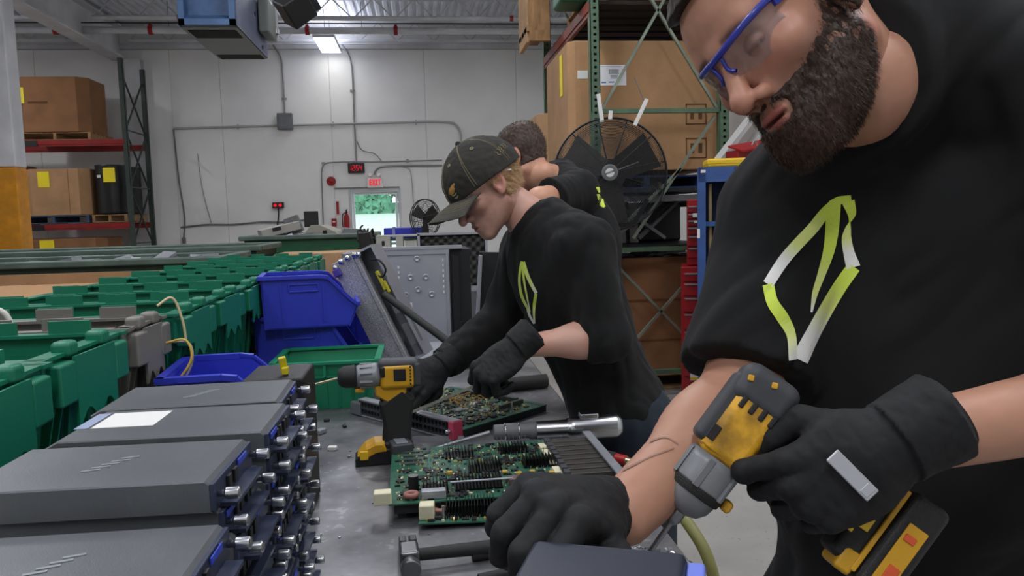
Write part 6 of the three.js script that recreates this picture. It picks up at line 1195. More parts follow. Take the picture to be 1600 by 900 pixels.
function glasses(J, parent, frameMat, thick, lensMat) {
  const t = new THREE.Group(); t.name = 'safety_glasses'; parent.add(t);
  const rimP = (a, y) => [0.07 * Math.sin(a), y, 0.036 + 0.07 * Math.cos(a)];
  const top = new MB(), ps = []; for (let i = -10; i <= 10; i++) { const a = i / 10 * 1.25; ps.push(rimP(a, 0.016 - 0.004 * Math.cos(a * 2.4))); }
  top.tube(ps, thick, 50, 8);
  for (const s of [-1, 1]) top.bar(rimP(s * 1.2, 0.015), [s * 0.083, 0.012, -0.03], thick * 1.3, thick * 2.6).bar([s * 0.083, 0.012, -0.03], [s * 0.08, -0.005, -0.06], thick * 1.2, thick * 2);
  top.tube([rimP(-0.14, 0.008), [-0.008, -0.006, 0.106], rimP(-0.2, -0.012)], thick * 0.6, 12, 6).tube([rimP(0.14, 0.008), [0.008, -0.006, 0.106], rimP(0.2, -0.012)], thick * 0.6, 12, 6);
  const m = frameMatrix(J.head); top.mat(m).build('frame', frameMat, t);
  for (const s of [-1, 1]) {
    const g = new THREE.PlaneGeometry(1, 1, 16, 8), p = g.attributes.position;
    for (let i = 0; i < p.count; i++) { const u = p.getX(i) + 0.5, v = p.getY(i) + 0.5, a = s * (0.13 + 1.05 * u), low = -0.03 + 0.012 * (1 - u) * (1 - u) + 0.02 * u * u * u; const q = rimP(a, low + (0.014 - low) * v); p.setXYZ(i, q[0], q[1], q[2] + 0.001 - 0.004 * (1 - v)); }
    g.computeVertexNormals(); g.applyMatrix4(m); mesh('lens', boxUV(g), lensMat, t);
  }
  return t;
}
// ---- the near worker
{
  const J = P3; J.headBase = headPt(J, [0, -0.11, -0.035]); J.build = 1.22; J.neckR = 1.12;
  J.knL = [0.72, 0.5, -0.72]; J.anL = [0.74, 0.08, -0.75]; J.knR = [0.62, 0.5, -0.98]; J.anR = [0.66, 0.08, -1.0];
  J.wrL = [0.43, 1.292, -0.627];
  const B = limbs(J), t = thing('person', 'bearded worker in a black T-shirt and blue-framed safety glasses, driving a screw at the right', 'person');
  const hf = headField({ wide: 1.06, neck: 1.12 }), base = lin('#b98b72');
  const beardMask = (x, y, z) => {
    const ax = Math.abs(x); let m = 0;
    const yc = -0.018 - 0.62 * Math.max(0, z - 0.022);
    m = Math.max(m, sstep(0.006, -0.008, y - yc) * sstep(0.0, 0.012, z) * sstep(-0.15, -0.135, y));
    m = Math.max(m, sstep(-0.008, 0.0, z) * sstep(0.03, 0.018, z) * sstep(0.04, 0.03, y) * sstep(-0.13, -0.1, y));
    m = Math.max(m, 0.9 * sstep(-0.052, -0.057, y) * sstep(-0.069, -0.064, y) * sstep(0.042, 0.034, ax) * sstep(0.065, 0.075, z));
    const lp = hf.lips(x, y, z); m *= sstep(0.003, 0.008, lp); m *= sstep(0.001, 0.004, hf.nos[0](x, y, z)) * sstep(0.001, 0.004, hf.nos[1](x, y, z));
    return m;
  };
  const thick = (x, y, z) => { const m = beardMask(x, y, z), chin = sstep(-0.05, -0.11, y) * sstep(0.0, 0.05, z); return -0.003 + m * (0.0032 + 0.012 * chin + 0.0022 * sstep(-0.07, -0.065, y) * sstep(-0.05, -0.056, y) * sstep(0.06, 0.08, z)); };
  const cf = headColor(hf, base, { brow: '#2c1e16', stub: 0.7, stubble: '#4a342b', region: (x, y, z) => Math.max(beardMask(x, y, z), 0.75 * sstep(0.03, -0.01, y + 0.018 + 0.62 * Math.max(0, z - 0.022)) * sstep(-0.01, 0.01, z) * sstep(0.1, 0.08, z) * sstep(0.004, 0.012, hf.lips(x, y, z))), lip: '#a0524f' });
  const headG = toSkin(surfaceNets(hf, LO, HI, 0.0026, cf), J.head);
  const bodyF = union([...B.torso, ...B.arms, ...B.neck, ...B.legs], 0.03), [lo, hi] = bounds([J.shL, J.shR, J.elL, J.elR, J.wrL, J.wrR, J.neck, J.pelvis, J.anL, J.anR, J.knL, J.knR, J.headBase], 0.14);
  const skinC = (x, y, z) => { const n = noise3(x * 14, y * 14, z * 14), m = noise3(x * 70, y * 70, z * 70); let c = mixc(base, lin('#b87f69'), 0.25 + 0.25 * n); return c.map((v) => v * (0.97 + 0.05 * m)); };
  const bodyG = surfaceNets(bodyF, lo, hi, 0.0095, skinC);
  mesh('body', mergeSkin([bodyG, headG]), skinMat, t);
  const tsh = shirtField(J, B, { inf: 0.016, sleeveL: 0.72, sleeveR: 0.86, hem: -0.12, wr: 0.0045, drape: vnorm(vadd(vmix(J.pelvis, J.shL, 1), J.elR, -1)), collar: 0.085, hb: 1.6, flare: 0.011 });
  const [slo, shi] = bounds([J.shL, J.shR, J.elL, J.elR, J.neck, J.pelvis], 0.24);
  mesh('t_shirt', surfaceNets(tsh, slo, shi, 0.0075), MT.shirt, t);
  const trF = (() => { const u = union([[B.torso[2][0], 0.05], ...B.legs], 0.05), T = B.T, wp = B.sp(0.04); return (x, y, z) => smax(smax(u(x, y, z) - 0.014 + 0.003 * noise3(x * 18, y * 10, z * 18), (x - wp[0]) * T[0] + (y - wp[1]) * T[1] + (z - wp[2]) * T[2], 0.004), 0.1 - y, 0.004); })();
  const [tlo, thi] = bounds([J.pelvis, J.anL, J.anR, J.knL, J.knR], 0.2);
  mesh('trousers', surfaceNets(trF, tlo, thi, 0.012), MT.darkTrouser, t);
  for (const a of [J.anL, J.anR]) { const s = union([[cone(vadd(a, [0.03, -0.03, 0]), vadd(a, [-0.15, -0.045, 0.03]), 0.045, 0.035), 0.02], [cone(a, vadd(a, [0, 0.05, 0]), 0.05, 0.052), 0.02]], 0.02); mesh('shoe', surfaceNets((x, y, z) => smax(s(x, y, z), 0.002 - y, 0.003), [a[0] - 0.22, -0.01, a[2] - 0.1], [a[0] + 0.12, 0.2, a[2] + 0.12], 0.009), MT.rubber, t); }
  // printed mark on the chest
  const k = 0.000692, S = (l) => l.map(([x, y, w, c]) => [(960 + x / 2.5 - 1270) * k, (300 + y / 2.5 - 430) * k, w / 2.5 * k, c]);
  decal('printed_mark', tsh, { o: [0.42, 1.429, -0.783], x: CR, y: CU.map((v) => -v), n: [-0.4707, 0.0801, 0.8787] }, [
    S([[868, 28, 42, LIME], [822, 70, 44, LIME], [775, 130, 48, LIME2], [710, 200, 48, LIME2], [655, 265, 48, WHITE], [594, 362, 44, WHITE]]),
    S([[594, 362, 46, LIME], [612, 430, 46, LIME], [655, 495, 48, LIME], [688, 560, 36, LIME2], [696, 655, 30, WHITE]]),
    S([[722, 657, 70, WHITE], [775, 560, 62, WHITE], [832, 460, 60, LIME2], [890, 365, 58, LIME], [942, 292, 56, LIME]]),
    S([[940, 294, 58, WHITE], [922, 235, 46, WHITE], [912, 175, 40, LIME2], [918, 135, 24, LIME2], [925, 108, 6, LIME], [932, 75, 36, LIME], [918, 25, 52, LIME]]),
    S([[862, 30, 52, LIME], [856, 90, 58, LIME], [850, 160, 54, LIME], [838, 230, 46, LIME], [806, 330, 32, LIME2], [782, 400, 24, LIME2], [768, 475, 8, WHITE]]),
    S([[845, 36, 30, LIME], [880, 20, 34, LIME], [930, 14, 28, LIME]])], t);
  // beard, hair
  const beardF = (x, y, z) => hf(x, y, z) - thick(x, y, z) + 0.0012 * noise3(x * 90, y * 60, z * 90) + 0.0008 * noise3(x * 220, y * 150, z * 220);
  const beardC = lin('#2c1f18'), beardC2 = lin('#4a3122');
  const hairMat = std('#ffffff', 0.6, 0, { vertexColors: true });
  const bm = mesh('beard', toSkin(surfaceNets(beardF, LO, HI, 0.0028, (x, y, z) => mixc(beardC, beardC2, Math.min(1, 0.3 + 0.4 * noise3(x * 30, y * 30, z * 30) + 0.7 * sstep(-0.07, -0.12, y) * sstep(0.04, 0.08, z))).map((v) => v * (0.7 + 0.5 * noise3(x * 200, y * 90, z * 200) ** 2))), J.head), hairMat, t);
  const st = strands(beardF, () => { const p = [rr(-0.085, 0.085), rr(-0.15, 0.035), rr(-0.01, 0.13)]; return beardMask(...p) > rnd() * 0.9 + 0.05 && Math.abs(beardF(...p)) < 0.01 ? p : null; }, 9000, 0.0085, 0.00022, std('#3a2619', 0.5), bm, 'beard_hairs', (x, y, z, n) => vadd([0, -1, 0.25], n, 0.1 * n[1]));
  st.geometry.applyMatrix4(frameMatrix(J.head));
  const hairMask = (x, y, z) => Math.max(sstep(0.072, 0.085, y - 0.12 * Math.max(0, 0.08 - z)), sstep(0.0, -0.012, z) * sstep(-0.04, -0.02, y));
  const hairF = (x, y, z) => hf.skull(x, y, z) - (-0.024 + 0.037 * hairMask(x, y, z)) + 0.002 * noise3(x * 60, y * 40, z * 60);
  mesh('hair', toSkin(surfaceNets(hairF, LO, HI, 0.0036, (x, y, z) => beardC.map((v) => v * (0.8 + 0.5 * noise3(x * 120, y * 50, z * 120)))), J.head), hairMat, t);
  glasses(J, t, std('#1f2f9e', 0.3, 0, { clearcoat: 0.6 }), 0.0038, MT.clearLens);
  // gloves: far hand pressing on the device, near hand round the driver grip
  const fR = frameOf([0.157, 1.222, -0.687], dir(-0.52, 0.3, 0.8), dir(-0.45, -0.88, 0.05));
  handMesh('glove', { r: 1.12, curl: [[58, 62, 35], [62, 64, 35], [66, 64, 35], [72, 62, 35]], spread: [8, 2, -6, -13], thumb: [[0.026, 0.028, 0.012], [0.056, 0.052, 0.016], [0.06, 0.078, 0.026], [0.05, 0.1, 0.034]], cuff: { len: 0.03, r: 0.034 }, wrinkle: 0.0007 }, fR, MT.glove, t, false, 0.0026);
  const fL = frameOf([0.412, 1.292, -0.622], dir(-0.86, -0.5, -0.06), dir(-0.05, -0.15, -0.98));
  const gl = handMesh('glove', { r: 1.1, curl: [[38, 70, 45], [62, 82, 50], [66, 84, 50], [70, 84, 50]], spread: [6, 1, -4, -8], thumb: [[0.026, 0.028, 0.012], [0.05, 0.056, 0.022], [0.046, 0.086, 0.034], [0.036, 0.108, 0.042]], cuff: { len: 0.05, r: 0.038 }, wrinkle: 0.0006 }, fL, MT.glove, t, true, 0.0026);
  { const b = new MB().rbox(0.014, 0.048, 0.003, 0.0014, 0, 0, 0, 0, 0, 0, 2).rbox(0.011, 0.009, 0.004, 0.001, 0, -0.017, 0); b.mat(frameMatrix({ o: vadd(vadd(fL.o, fL.y, 0.052), fL.z, -0.0245), x: vnorm(vadd(fL.y, fL.x, 0.25)), y: vnorm(vadd(fL.x, fL.y, -0.25).map((v) => -v)), z: vcross(vnorm(vadd(fL.y, fL.x, 0.25)), vnorm(vadd(fL.x, fL.y, -0.25).map((v) => -v))) })).build('reflective_tab', std('#b9bcc0', 0.35, 0.3), gl); }
  const tk = 0.00062; decal('tattoo', bodyF, { o: [0.21, 1.27, -0.715], x: CR, y: CU.map((v) => -v), n: [-0.297, 0.122, 0.947].map((v) => v * 0.4) }, [
    [[-0.02, 0.012, 0.0012, lin('#a07d6c')], [0.0, 0.0, 0.0012, lin('#98776a')], [0.022, -0.008, 0.0012, lin('#a07d6c')], [0.034, -0.003, 0.0015, lin('#9a7667')]], [[-0.022, 0.02, 0.0015, lin('#9a7667')], [0.004, 0.008, 0.001, lin('#a07d6c')], [0.03, 0.0, 0.0012, lin('#9a7667')]]], t);
}
// ---- what the near worker holds and works on
{
  const fr = frameOf([0.3, 1.272, -0.69], dir(-0.79, 0.58, -0.2), [0, 0, 0]);
  const y = dir(-0.79, 0.58, -0.2), x0 = dir(0.65, 0.76, 0.0), x = vnorm(vadd(x0, y, -vdot(x0, y))), z = vcross(x, y);
  const t = new THREE.Group(); t.name = numbered('impact_driver'); scene.add(t); tag(t, 'worn yellow and black cordless impact driver in the near worker\'s gloved hand', 'impact driver');
  const m = frameMatrix({ o: [0.312, 1.258, -0.69], x, y, z }); t.applyMatrix4(m); t.scale.setScalar(0.86);
  const Yp = std('#e6b22e', 0.5, 0, { map: tex(256, 0.08, (u, v) => { const a = fbm(u, v, 4, 5, 201); const k = 255 * Math.min(1, 0.5 + 0.75 * a); return [k, k * 0.97, k * 0.9]; }) });
  new MB().rbox(0.088, 0.06, 0.06, 0.014, 0.02, 0.034, 0, 0, 0, 0, 2).build('motor_housing', Yp, t);
  new MB().rbox(0.05, 0.07, 0.064, 0.016, 0.068, 0.036, 0, 0, 0, 0, 3).rbox(0.09, 0.02, 0.05, 0.008, 0.03, 0.064, 0, 0, 0, 0, 2).build('rubber_cap', MT.rubberGrey, t);
  for (let i = 0; i < 4; i++) new MB().rbox(0.014, 0.006, 0.004, 0.0015, 0.046, 0.014 + i * 0.0125, 0.0305).build('vent', MT.chip, t);
  new MB().rbox(0.018, 0.01, 0.003, 0.001, 0.0, 0.058, 0.0305).build('vent', MT.chip, t);
  for (const [a, b] of [[0.072, 0.06], [0.08, 0.035]]) new MB().rbox(0.007, 0.007, 0.003, 0.002, a, b, 0.0325, 0, 0, 0.4).build('yellow_mark', Yp, t);
  new MB().lathe([[0, 0], [0.031, 0], [0.032, 0.01], [0.0315, 0.034], [0.029, 0.042], [0, 0.042]], 28, -0.022, 0.034, 0, 0, 0, PI / 2).build('gear_case', MT.toolGrey, t);
  for (let i = 0; i < 6; i++) { const a = i * PI / 3 + 0.3; new MB().box(0.034, 0.004, 0.007, -0.042, 0.034 + Math.cos(a) * 0.0325, Math.sin(a) * 0.0325, -a).build('gear_case_rib', MT.toolGrey, t); }
  new MB().lathe([[0.0312, 0], [0.0318, 0.002], [0.0305, 0.01], [0.029, 0.011]], 28, -0.058, 0.034, 0, 0, 0, PI / 2).build('rubber_ring', MT.rubber, t);
  new MB().lathe([[0.0285, 0], [0.026, 0.012], [0.019, 0.022], [0.01, 0.026], [0, 0.026]], 28, -0.068, 0.034, 0, 0, 0, PI / 2).build('nose_cone', MT.toolGrey, t);
  new MB().lathe([[0.008, 0], [0.008, 0.014], [0.005, 0.018], [0.0032, 0.02], [0.0032, 0.055], [0.0018, 0.06], [0, 0.06]], 12, -0.092, 0.034, 0, 0, 0, PI / 2).build('screw_bit', MT.galv, t);
  new MB().rbox(0.012, 0.03, 0.02, 0.005, -0.02, -0.008, 0, 0, 0, -0.15).build('trigger', MT.chip, t);
  new MB().rbox(0.014, 0.012, 0.02, 0.004, -0.058, -0.003, 0).build('work_light', MT.yellowPlastic, t);
  new MB().ext([[0.0, 0.01], [0.045, 0.01], [0.06, -0.05], [0.056, -0.11], [0.0, -0.11], [0.01, -0.05]], 0.024, 0.008, 0, 0, -0.012).build('grip', MT.rubber, t);
  new MB().rbox(0.1, 0.03, 0.055, 0.008, 0.02, -0.122, 0, 0, 0, 0, 2).build('foot', MT.rubber, t);
  new MB().rbox(0.104, 0.006, 0.059, 0.002, 0.02, -0.137, 0).rbox(0.03, 0.03, 0.058, 0.006, 0.062, -0.122, 0).rbox(0.028, 0.02, 0.058, 0.005, -0.026, -0.128, 0).build('yellow_trim', MT.yellowPlastic, t);
  new MB().rbox(0.016, 0.014, 0.002, 0.003, 0.018, -0.12, 0.0285).rbox(0.005, 0.005, 0.002, 0.001, 0.003, -0.112, 0.0285).build('yellow_badge', MT.yellowCase, t);
  new MB().rbox(0.118, 0.045, 0.064, 0.01, 0.018, -0.163, 0, 0, 0, 0, 2).build('battery', MT.blackPlastic, t);
  new MB().rbox(0.07, 0.022, 0.003, 0.0014, 0.01, -0.164, 0.033).build('battery_label', MT.yellowPlastic, t);
  new MB().rbox(0.02, 0.012, 0.003, 0.001, -0.012, -0.166, 0.0345).rbox(0.008, 0.012, 0.003, 0.001, 0.03, -0.162, 0.0345).build('label_print', std('#d0542a', 0.5), t);
  const d = thing('device_chassis', 'dark blue-grey equipment chassis stood on end under the near worker\'s far hand', 'chassis', [0.1, BH, -0.475]);
  d.rotation.y = rad(-22);
  new MB().rbox(0.12, 0.343, 0.2, 0.006, 0.0, 0.1715, 0).build('case', std('#262c3a', 0.45, 0.1), d);
  new MB().rbox(0.014, 0.335, 0.19, 0.003, 0.067, 0.17, 0).build('blue_edge', std('#6f80d8', 0.4), d);
  new MB().cyl(0.004, 0.002, 0.075, 0.32, 0.03, 0, 0, PI / 2, 12).cyl(0.004, 0.002, 0.075, 0.32, -0.05, 0, 0, PI / 2, 12).build('screw_hole', MT.chip, d);
}
// ---- the capped worker in the middle
{
  const J = P1; J.headBase = headPt(J, [0, -0.1, -0.035]); J.build = 1.0; J.neckR = 1.0;
  J.pelvis = [0.555, 0.93, -2.16]; J.knL = [0.62, 0.5, -2.05]; J.anL = [0.64, 0.08, -2.05]; J.knR = [0.62, 0.5, -2.3]; J.anR = [0.66, 0.08, -2.32];
  const B = limbs(J), t = thing('person', 'young worker in a dark baseball cap and black long-sleeved shirt, leaning over the bench', 'person');
  const hf = headField({ wide: 1.0 }), base = lin('#c99f8e');
  const headG = toSkin(surfaceNets(hf, LO, HI, 0.0032, headColor(hf, base, { brow: '#7a5a3c', lip: '#b26a62' })), J.head);
  const bodyF = union([...B.torso, ...B.arms, ...B.neck, ...B.legs], 0.03), pts = [J.shL, J.shR, J.elL, J.elR, J.wrL, J.wrR, J.neck, J.pelvis, J.anL, J.anR, J.knL, J.knR, J.headBase], [lo, hi] = bounds(pts, 0.14);
  const skinC = (x, y, z) => mixc(base, lin('#c88a74'), 0.25 + 0.25 * noise3(x * 14, y * 14, z * 14));
  mesh('body', mergeSkin([surfaceNets(bodyF, lo, hi, 0.011, skinC), headG]), skinMat, t);
  const tsh = shirtField(J, B, { inf: 0.015, sleeveL: 1.22, sleeveR: 1.97, hem: -0.02, wr: 0.0055, drape: vnorm(vadd(J.shL, J.pelvis, -1)), collar: 0.012, hb: 1.6 });
  const [slo, shi] = bounds([J.shL, J.shR, J.elL, J.elR, J.wrR, J.neck, J.pelvis], 0.2);
  mesh('long_sleeved_shirt', surfaceNets(tsh, slo, shi, 0.0085), MT.shirt, t);
  const trF = (() => { const u = union([[B.torso[2][0], 0.05], ...B.legs], 0.05), T = B.T, wp = B.sp(0.06); return (x, y, z) => smax(smax(u(x, y, z) - 0.012 + 0.003 * noise3(x * 20, y * 10, z * 20), (x - wp[0]) * T[0] + (y - wp[1]) * T[1] + (z - wp[2]) * T[2], 0.004), 0.1 - y, 0.004); })();
  const [tlo, thi] = bounds([J.pelvis, J.anL, J.anR, J.knL, J.knR], 0.2);
  mesh('jeans', surfaceNets(trF, tlo, thi, 0.011), MT.jeans, t);
  { const T = B.T, u = B.torso[2][0], wp = B.sp(-0.02); mesh('belt', surfaceNets((x, y, z) => smax(u(x, y, z) - 0.0165, Math.abs((x - wp[0]) * T[0] + (y - wp[1]) * T[1] + (z - wp[2]) * T[2]) - 0.018, 0.003), ...bounds([wp], 0.24), 0.008), MT.blackPlastic, t); }
  for (const a of [J.anL, J.anR]) { const s = union([[cone(vadd(a, [0.03, -0.03, 0]), vadd(a, [-0.15, -0.045, 0.02]), 0.045, 0.035), 0.02], [cone(a, vadd(a, [0, 0.05, 0]), 0.05, 0.052), 0.02]], 0.02); mesh('shoe', surfaceNets((x, y, z) => smax(s(x, y, z), 0.002 - y, 0.003), [a[0] - 0.22, -0.01, a[2] - 0.1], [a[0] + 0.12, 0.2, a[2] + 0.12], 0.01), MT.rubber, t); }
  const k = 0.001642, S = (l) => l.map(([x, y, w, c]) => [(640 + x / 3.214 - 825) * k, (400 + y / 3.214 - 460) * k, w / 3.214 * k, c]);
  decal('printed_mark', tsh, { o: [0.269, 1.301, -1.942], x: CR, y: CU.map((v) => -v), n: [-0.1365, 0.1012, 0.9855] }, [
    S([[563, 20, 16, LIME], [552, 70, 14, LIME], [548, 130, 14, LIME2], [560, 200, 16, LIME], [588, 262, 14, LIME2]]),
    S([[590, 262, 12, LIME], [602, 305, 14, WHITE], [628, 352, 12, WHITE]]),
    S([[570, 22, 18, LIME], [588, 85, 20, LIME2], [612, 140, 18, LIME2], [638, 188, 16, WHITE]]),
    S([[636, 190, 16, LIME], [628, 250, 16, LIME], [626, 300, 12, LIME2], [630, 350, 8, WHITE]]),
    S([[566, 30, 14, LIME], [572, 110, 12, LIME], [588, 200, 9, LIME2], [606, 290, 6, WHITE]])], t);
  // hair under the cap, ear-length at the back
  const hm = (x, y, z) => sstep(0.02, -0.01, z + 0.25 * Math.max(0, -y)) * sstep(-0.075, -0.05, y) + 0.8 * sstep(0.03, 0.015, z) * sstep(-0.012, 0.0, y) * sstep(0.05, 0.06, Math.abs(x)) ;
  const hF = (x, y, z) => hf.skull(x, y, z) - (-0.02 + 0.03 * Math.min(1, hm(x, y, z)) * sstep(0.03, 0.005, y + 0.14 * Math.max(0, -z) * -1)) + 0.0035 * noise3(x * 55, y * 35, z * 55);
  const hc1 = lin('#8a6a48'), hc2 = lin('#c9a982'), hairMat = std('#ffffff', 0.6, 0, { vertexColors: true });
  const hr = mesh('hair', toSkin(surfaceNets(hF, LO, HI, 0.0036, (x, y, z) => mixc(hc1, hc2, 0.5 + 0.5 * noise3(x * 90, y * 40, z * 90))), J.head), hairMat, t);
  const hs = strands(hF, () => { const p = [rr(-0.1, 0.1), rr(-0.08, 0.04), rr(-0.12, 0.03)]; return hm(...p) > 0.3 && Math.abs(hF(...p)) < 0.012 ? p : null; }, 3500, 0.016, 0.0004, std('#c2a078', 0.5), hr, 'hair_strands', (x, y, z, n) => [n[0] * 0.5, -0.8, -0.5]);
  hs.geometry.applyMatrix4(frameMatrix(J.head));
  glasses(J, t, std('#c9ccd0', 0.2), 0.0018, MT.clearLens);
  // baseball cap
  const cap = new THREE.Group(); cap.name = 'baseball_cap'; t.add(cap); const m = frameMatrix(J.head);
  const cloth = std('#34322d', 0.85, 0, { map: blotch2, bumpMap: fineBump, bumpScale: 0.0004 }), brimM = std('#504e45', 0.85, 0, { map: blotch2, bumpMap: fineBump, bumpScale: 0.0004 }), thread = std('#948a66', 0.7);
  const CC = [0, 0.018, -0.012], CRd = [0.096, 0.112, 0.12], baseY = (z) => 0.012 - 0.1 * Math.max(0, -z) ;
  const ce = ell(CC, CRd), crownF = (x, y, z) => smax(ce(x, y, z) + 0.0012 * noise3(x * 40, y * 40, z * 40), baseY(z) - y, 0.004);
  mesh('crown', toSkin(surfaceNets(crownF, [-0.115, -0.03, -0.15], [0.115, 0.15, 0.13], 0.0034), J.head), cloth, cap);
  const on = (th, ph, s = 1.0) => [CC[0] + CRd[0] * s * Math.cos(ph) * Math.sin(th), CC[1] + CRd[1] * s * Math.sin(ph), CC[2] + CRd[2] * s * Math.cos(ph) * Math.cos(th)];
  for (let i = 0; i < 6; i++) for (const e of [-0.035, 0.035]) { const ps = []; for (let q = 0; q <= 10; q++) ps.push(on(i * PI / 3 + e * (1 - q / 12), 0.02 + q / 10 * 1.5, 1.006)); new MB().tube(ps, 0.00055, 24, 4).mat(m).build('stitching', thread, cap); }
  new MB().add(new THREE.SphereGeometry(0.008, 14, 8), 0, CC[1] + CRd[1] + 0.001, CC[2]).mat(m).build('button', cloth, cap);
  for (let i = 0; i < 6; i++) { const p = on(i * PI / 3 + PI / 6, 0.85, 1.004), g = new THREE.TorusGeometry(0.004, 0.0016, 6, 14); g.lookAt(V(...vsub(p, CC))); new MB().add(g, ...p).mat(m).build('eyelet', thread, cap); }
  { const bp = (u, v) => { const th = u * 1.05, inn = [CRd[0] * 0.99 * Math.sin(th), 0.017, CC[2] + CRd[2] * 0.99 * Math.cos(th)], out = [0.1 * Math.sin(th * 1.12), 0.016, CC[2] + 0.08 + 0.12 * Math.cos(th * 1.12) ** 0.8]; const p = vmix(inn, out, v); const x = p[0]; p[1] += 0.006 * v - (2.6 + 1.2 * v) * x * x - 0.008 * v * v; return p; };
    const N = 28, M = 10, pos = [], idx = []; for (const s of [0.0016, -0.0016]) for (let i = 0; i <= N; i++) for (let j = 0; j <= M; j++) { const p = bp(i / N * 2 - 1, j / M); pos.push(p[0], p[1] + s, p[2]); }
    const K = (N + 1) * (M + 1), at = (l, i, j) => l * K + i * (M + 1) + j;
    for (let i = 0; i < N; i++) for (let j = 0; j < M; j++) { idx.push(at(0, i, j), at(0, i, j + 1), at(0, i + 1, j), at(0, i + 1, j), at(0, i, j + 1), at(0, i + 1, j + 1), at(1, i, j), at(1, i + 1, j), at(1, i, j + 1), at(1, i + 1, j), at(1, i + 1, j + 1), at(1, i, j + 1)); if (j === M - 1) idx.push(at(0, i, M), at(1, i, M), at(0, i + 1, M), at(0, i + 1, M), at(1, i, M), at(1, i + 1, M)); }
    const g = new THREE.BufferGeometry(); g.setAttribute('position', new THREE.Float32BufferAttribute(pos, 3)); g.setIndex(idx); g.computeVertexNormals(); new MB().add(g).mat(m).build('brim', brimM, cap);
    for (const v of [0.3, 0.42, 0.54, 0.66]) { const ps = []; for (let i = -9; i <= 9; i++) { const p = bp(i / 10, v); ps.push([p[0], p[1] + 0.0022, p[2]]); } new MB().tube(ps, 0.00055, 40, 4).mat(m).build('stitching', thread, cap); }
    const ed = []; for (let i = -14; i <= 14; i++) ed.push(bp(i / 14, 1)); new MB().tube(ed, 0.0022, 50, 6).mat(m).build('brim_edge', brimM, cap);
  }
  const cw = (x, y, z) => { const h = J.head, p = [x - h.o[0], y - h.o[1], z - h.o[2]]; return crownF(vdot(p, h.x), vdot(p, h.y), vdot(p, h.z)); };
  const onFr = (th, ph) => { const p = on(th, ph, 1.0), n = vnorm(vsub(p, CC)), h = J.head, wv = (v) => [0, 1, 2].map((i) => h.x[i] * v[0] + h.y[i] * v[1] + h.z[i] * v[2]), up = [0, 1, 0], xx = vnorm(vcross(up, n)), yy = vcross(n, xx); return { o: vadd(h.o, wv(p)), x: wv(xx), y: wv(yy).map((q) => -q), n: wv(n) }; };
  const tan = lin('#a87c3e'), pale = lin('#8f8868');
  decal('embroidered_emblem', cw, onFr(0.42, 0.26), [[[-0.016, 0.004, 0.005, tan], [-0.004, -0.002, 0.012, tan], [0.008, -0.01, 0.009, tan], [0.018, -0.014, 0.004, pale]], [[-0.012, 0.008, 0.004, tan], [0.0, 0.004, 0.009, tan], [0.012, -0.004, 0.005, tan]], [[-0.009, 0.013, 0.003, pale], [0.001, 0.013, 0.004, pale], [0.01, 0.01, 0.003, pale]], [[-0.006, 0.02, 0.003, pale], [0.002, 0.022, 0.004, pale], [0.009, 0.018, 0.003, pale]]], cap);
  const sq = []; for (let i = 0; i < 5; i++) { const u = -0.022 + i * 0.011; sq.push([[u - 0.003, -0.009, 0.0012, pale], [u + 0.002, -0.003, 0.0014, pale], [u - 0.002, 0.003, 0.0014, tan], [u + 0.003, 0.009, 0.0012, pale]]); }
  decal('embroidered_lettering', cw, onFr(2.15, 0.32), sq, cap);
  // gloves
  const fL = frameOf([0.234, 1.166, -1.936], dir(-0.76, -0.62, 0.12), dir(0.35, -0.55, -0.7));
  handMesh('glove', { r: 1.08, s: 1.18, curl: [[55, 75, 45], [62, 80, 45], [66, 82, 45], [70, 82, 45]], cuff: { len: 0.05, r: 0.037 }, wrinkle: 0.0007 }, fL, MT.glove, t, true, 0.0034);
  const fR = frameOf([0.047, 1.085, -2.17], dir(-0.72, -0.62, 0.35), dir(-0.3, -0.45, -0.8));
  handMesh('glove', { r: 1.14, curl: [[25, 40, 25], [30, 45, 30], [35, 48, 30], [40, 50, 30]], cuff: { len: 0.05, r: 0.038 }, wrinkle: 0.0007 }, fR, MT.glove, t, false, 0.0034);
  const pb = thing('pry_bar', 'flat steel pry bar gripped by the capped worker over the line card', 'pry bar', [0, 0, 0]);
  new MB().bar([-0.055, 0.955, -2.14], [0.17, 1.084, -1.95], 0.02, 0.007).bar([0.17, 1.084, -1.95], [0.205, 1.102, -1.925], 0.018, 0.008).build('blade', std('#b4b4a6', 0.4, 0.6), pb);
}
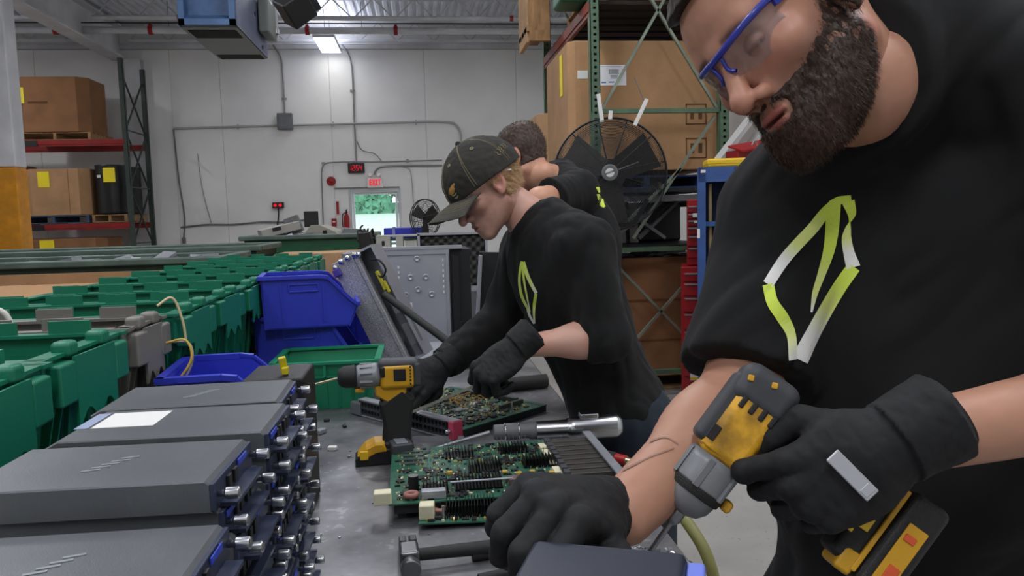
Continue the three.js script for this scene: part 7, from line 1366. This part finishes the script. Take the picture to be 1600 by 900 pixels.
// ---- the third worker, seen from behind
{
  const J = P2; J.headBase = headPt(J, [0, -0.1, -0.04]); J.build = 1.1;
  J.knL = [0.8, 0.48, -3.05]; J.anL = [0.82, 0.08, -3.05]; J.knR = [0.78, 0.48, -3.3]; J.anR = [0.8, 0.08, -3.3];
  const B = limbs(J), t = thing('person', 'dark-haired worker with his back turned, bending behind the capped worker', 'person');
  const hf = headField({}), base = lin('#c9957a');
  const headG = toSkin(surfaceNets(hf, LO, HI, 0.004, headColor(hf, base, {})), J.head);
  const bodyF = union([...B.torso, ...B.arms, ...B.neck, ...B.legs], 0.03), [lo, hi] = bounds([J.shL, J.shR, J.elL, J.elR, J.wrL, J.wrR, J.neck, J.pelvis, J.anL, J.anR, J.headBase], 0.14);
  mesh('body', mergeSkin([surfaceNets(bodyF, lo, hi, 0.014, () => base), headG]), skinMat, t);
  const tsh = shirtField(J, B, { inf: 0.016, sleeveL: 0.75, sleeveR: 0.75, hem: -0.06, wr: 0.004, drape: vnorm(vadd(J.shL, J.pelvis, -1)), collar: 0.012 });
  const [slo, shi] = bounds([J.shL, J.shR, J.elL, J.elR, J.neck, J.pelvis], 0.2);
  mesh('t_shirt', surfaceNets(tsh, slo, shi, 0.011), MT.shirt, t);
  const u = union([[B.torso[2][0], 0.05], ...B.legs], 0.05), wp = B.sp(0.04);
  mesh('trousers', surfaceNets((x, y, z) => smax(smax(u(x, y, z) - 0.012, (x - wp[0]) * B.T[0] + (y - wp[1]) * B.T[1] + (z - wp[2]) * B.T[2], 0.004), 0.1 - y, 0.004), ...bounds([J.pelvis, J.anL, J.anR], 0.2), 0.015), MT.darkTrouser, t);
  for (const a of [J.anL, J.anR]) { const s = cone(vadd(a, [0.03, -0.03, 0]), vadd(a, [-0.15, -0.045, 0.0]), 0.05, 0.036); mesh('shoe', surfaceNets((x, y, z) => smax(s(x, y, z), 0.002 - y, 0.003), [a[0] - 0.24, -0.01, a[2] - 0.1], [a[0] + 0.12, 0.14, a[2] + 0.1], 0.012), MT.rubber, t); }
  const hm = (x, y, z) => Math.max(sstep(0.045, 0.06, y), sstep(0.02, 0.0, z) * sstep(-0.07, -0.045, y + 0.2 * Math.min(0, z + 0.06)));
  const hF = (x, y, z) => hf.skull(x, y, z) - (-0.02 + (0.023 + 0.012 * sstep(0.05, 0.1, y)) * Math.min(1, hm(x, y, z))) + 0.0015 * noise3(x * 50, y * 40, z * 50);
  const hc = lin('#33261f'), hc2 = lin('#574438');
  const hr = mesh('hair', toSkin(surfaceNets(hF, LO, [0.11, 0.16, 0.15], 0.004, (x, y, z) => mixc(hc, hc2, 0.5 + 0.5 * noise3(x * 80, y * 60, z * 80))), J.head), std('#ffffff', 0.65, 0, { vertexColors: true }), t);
  const hs = strands(hF, () => { const p = [rr(-0.1, 0.1), rr(-0.06, 0.15), rr(-0.13, 0.12)]; return hm(...p) > 0.4 && Math.abs(hF(...p)) < 0.012 ? p : null; }, 3500, 0.01, 0.0004, std('#3d2e26', 0.5), hr, 'hair_strands', (x, y, z, n) => [n[0], 0.1, -0.4]);
  hs.geometry.applyMatrix4(frameMatrix(J.head));
  handMesh('glove', { cuff: { len: 0.05, r: 0.037 } }, frameOf(J.wrL, vsub(J.wrL, J.elL), [-0.5, -0.6, -0.4]), MT.glove, t, true, 0.004);
  handMesh('glove', { cuff: { len: 0.05, r: 0.037 } }, frameOf(J.wrR, vsub(J.wrR, J.elR), [-0.3, -0.8, 0.4]), MT.glove, t, false, 0.004);
  decal('printed_mark', tsh, { o: [0.725, 1.564, -3.056], x: CR, y: CU.map((v) => -v), n: [-0.25, 0.1, 0.96] }, [[[0, -0.02, 0.02, LIME], [0.006, 0.0, 0.012, LIME]], [[0.004, 0.006, 0.022, LIME], [0.012, 0.035, 0.02, LIME], [0.022, 0.045, 0.01, LIME]]], t);
}
renderer.render(scene, camera);
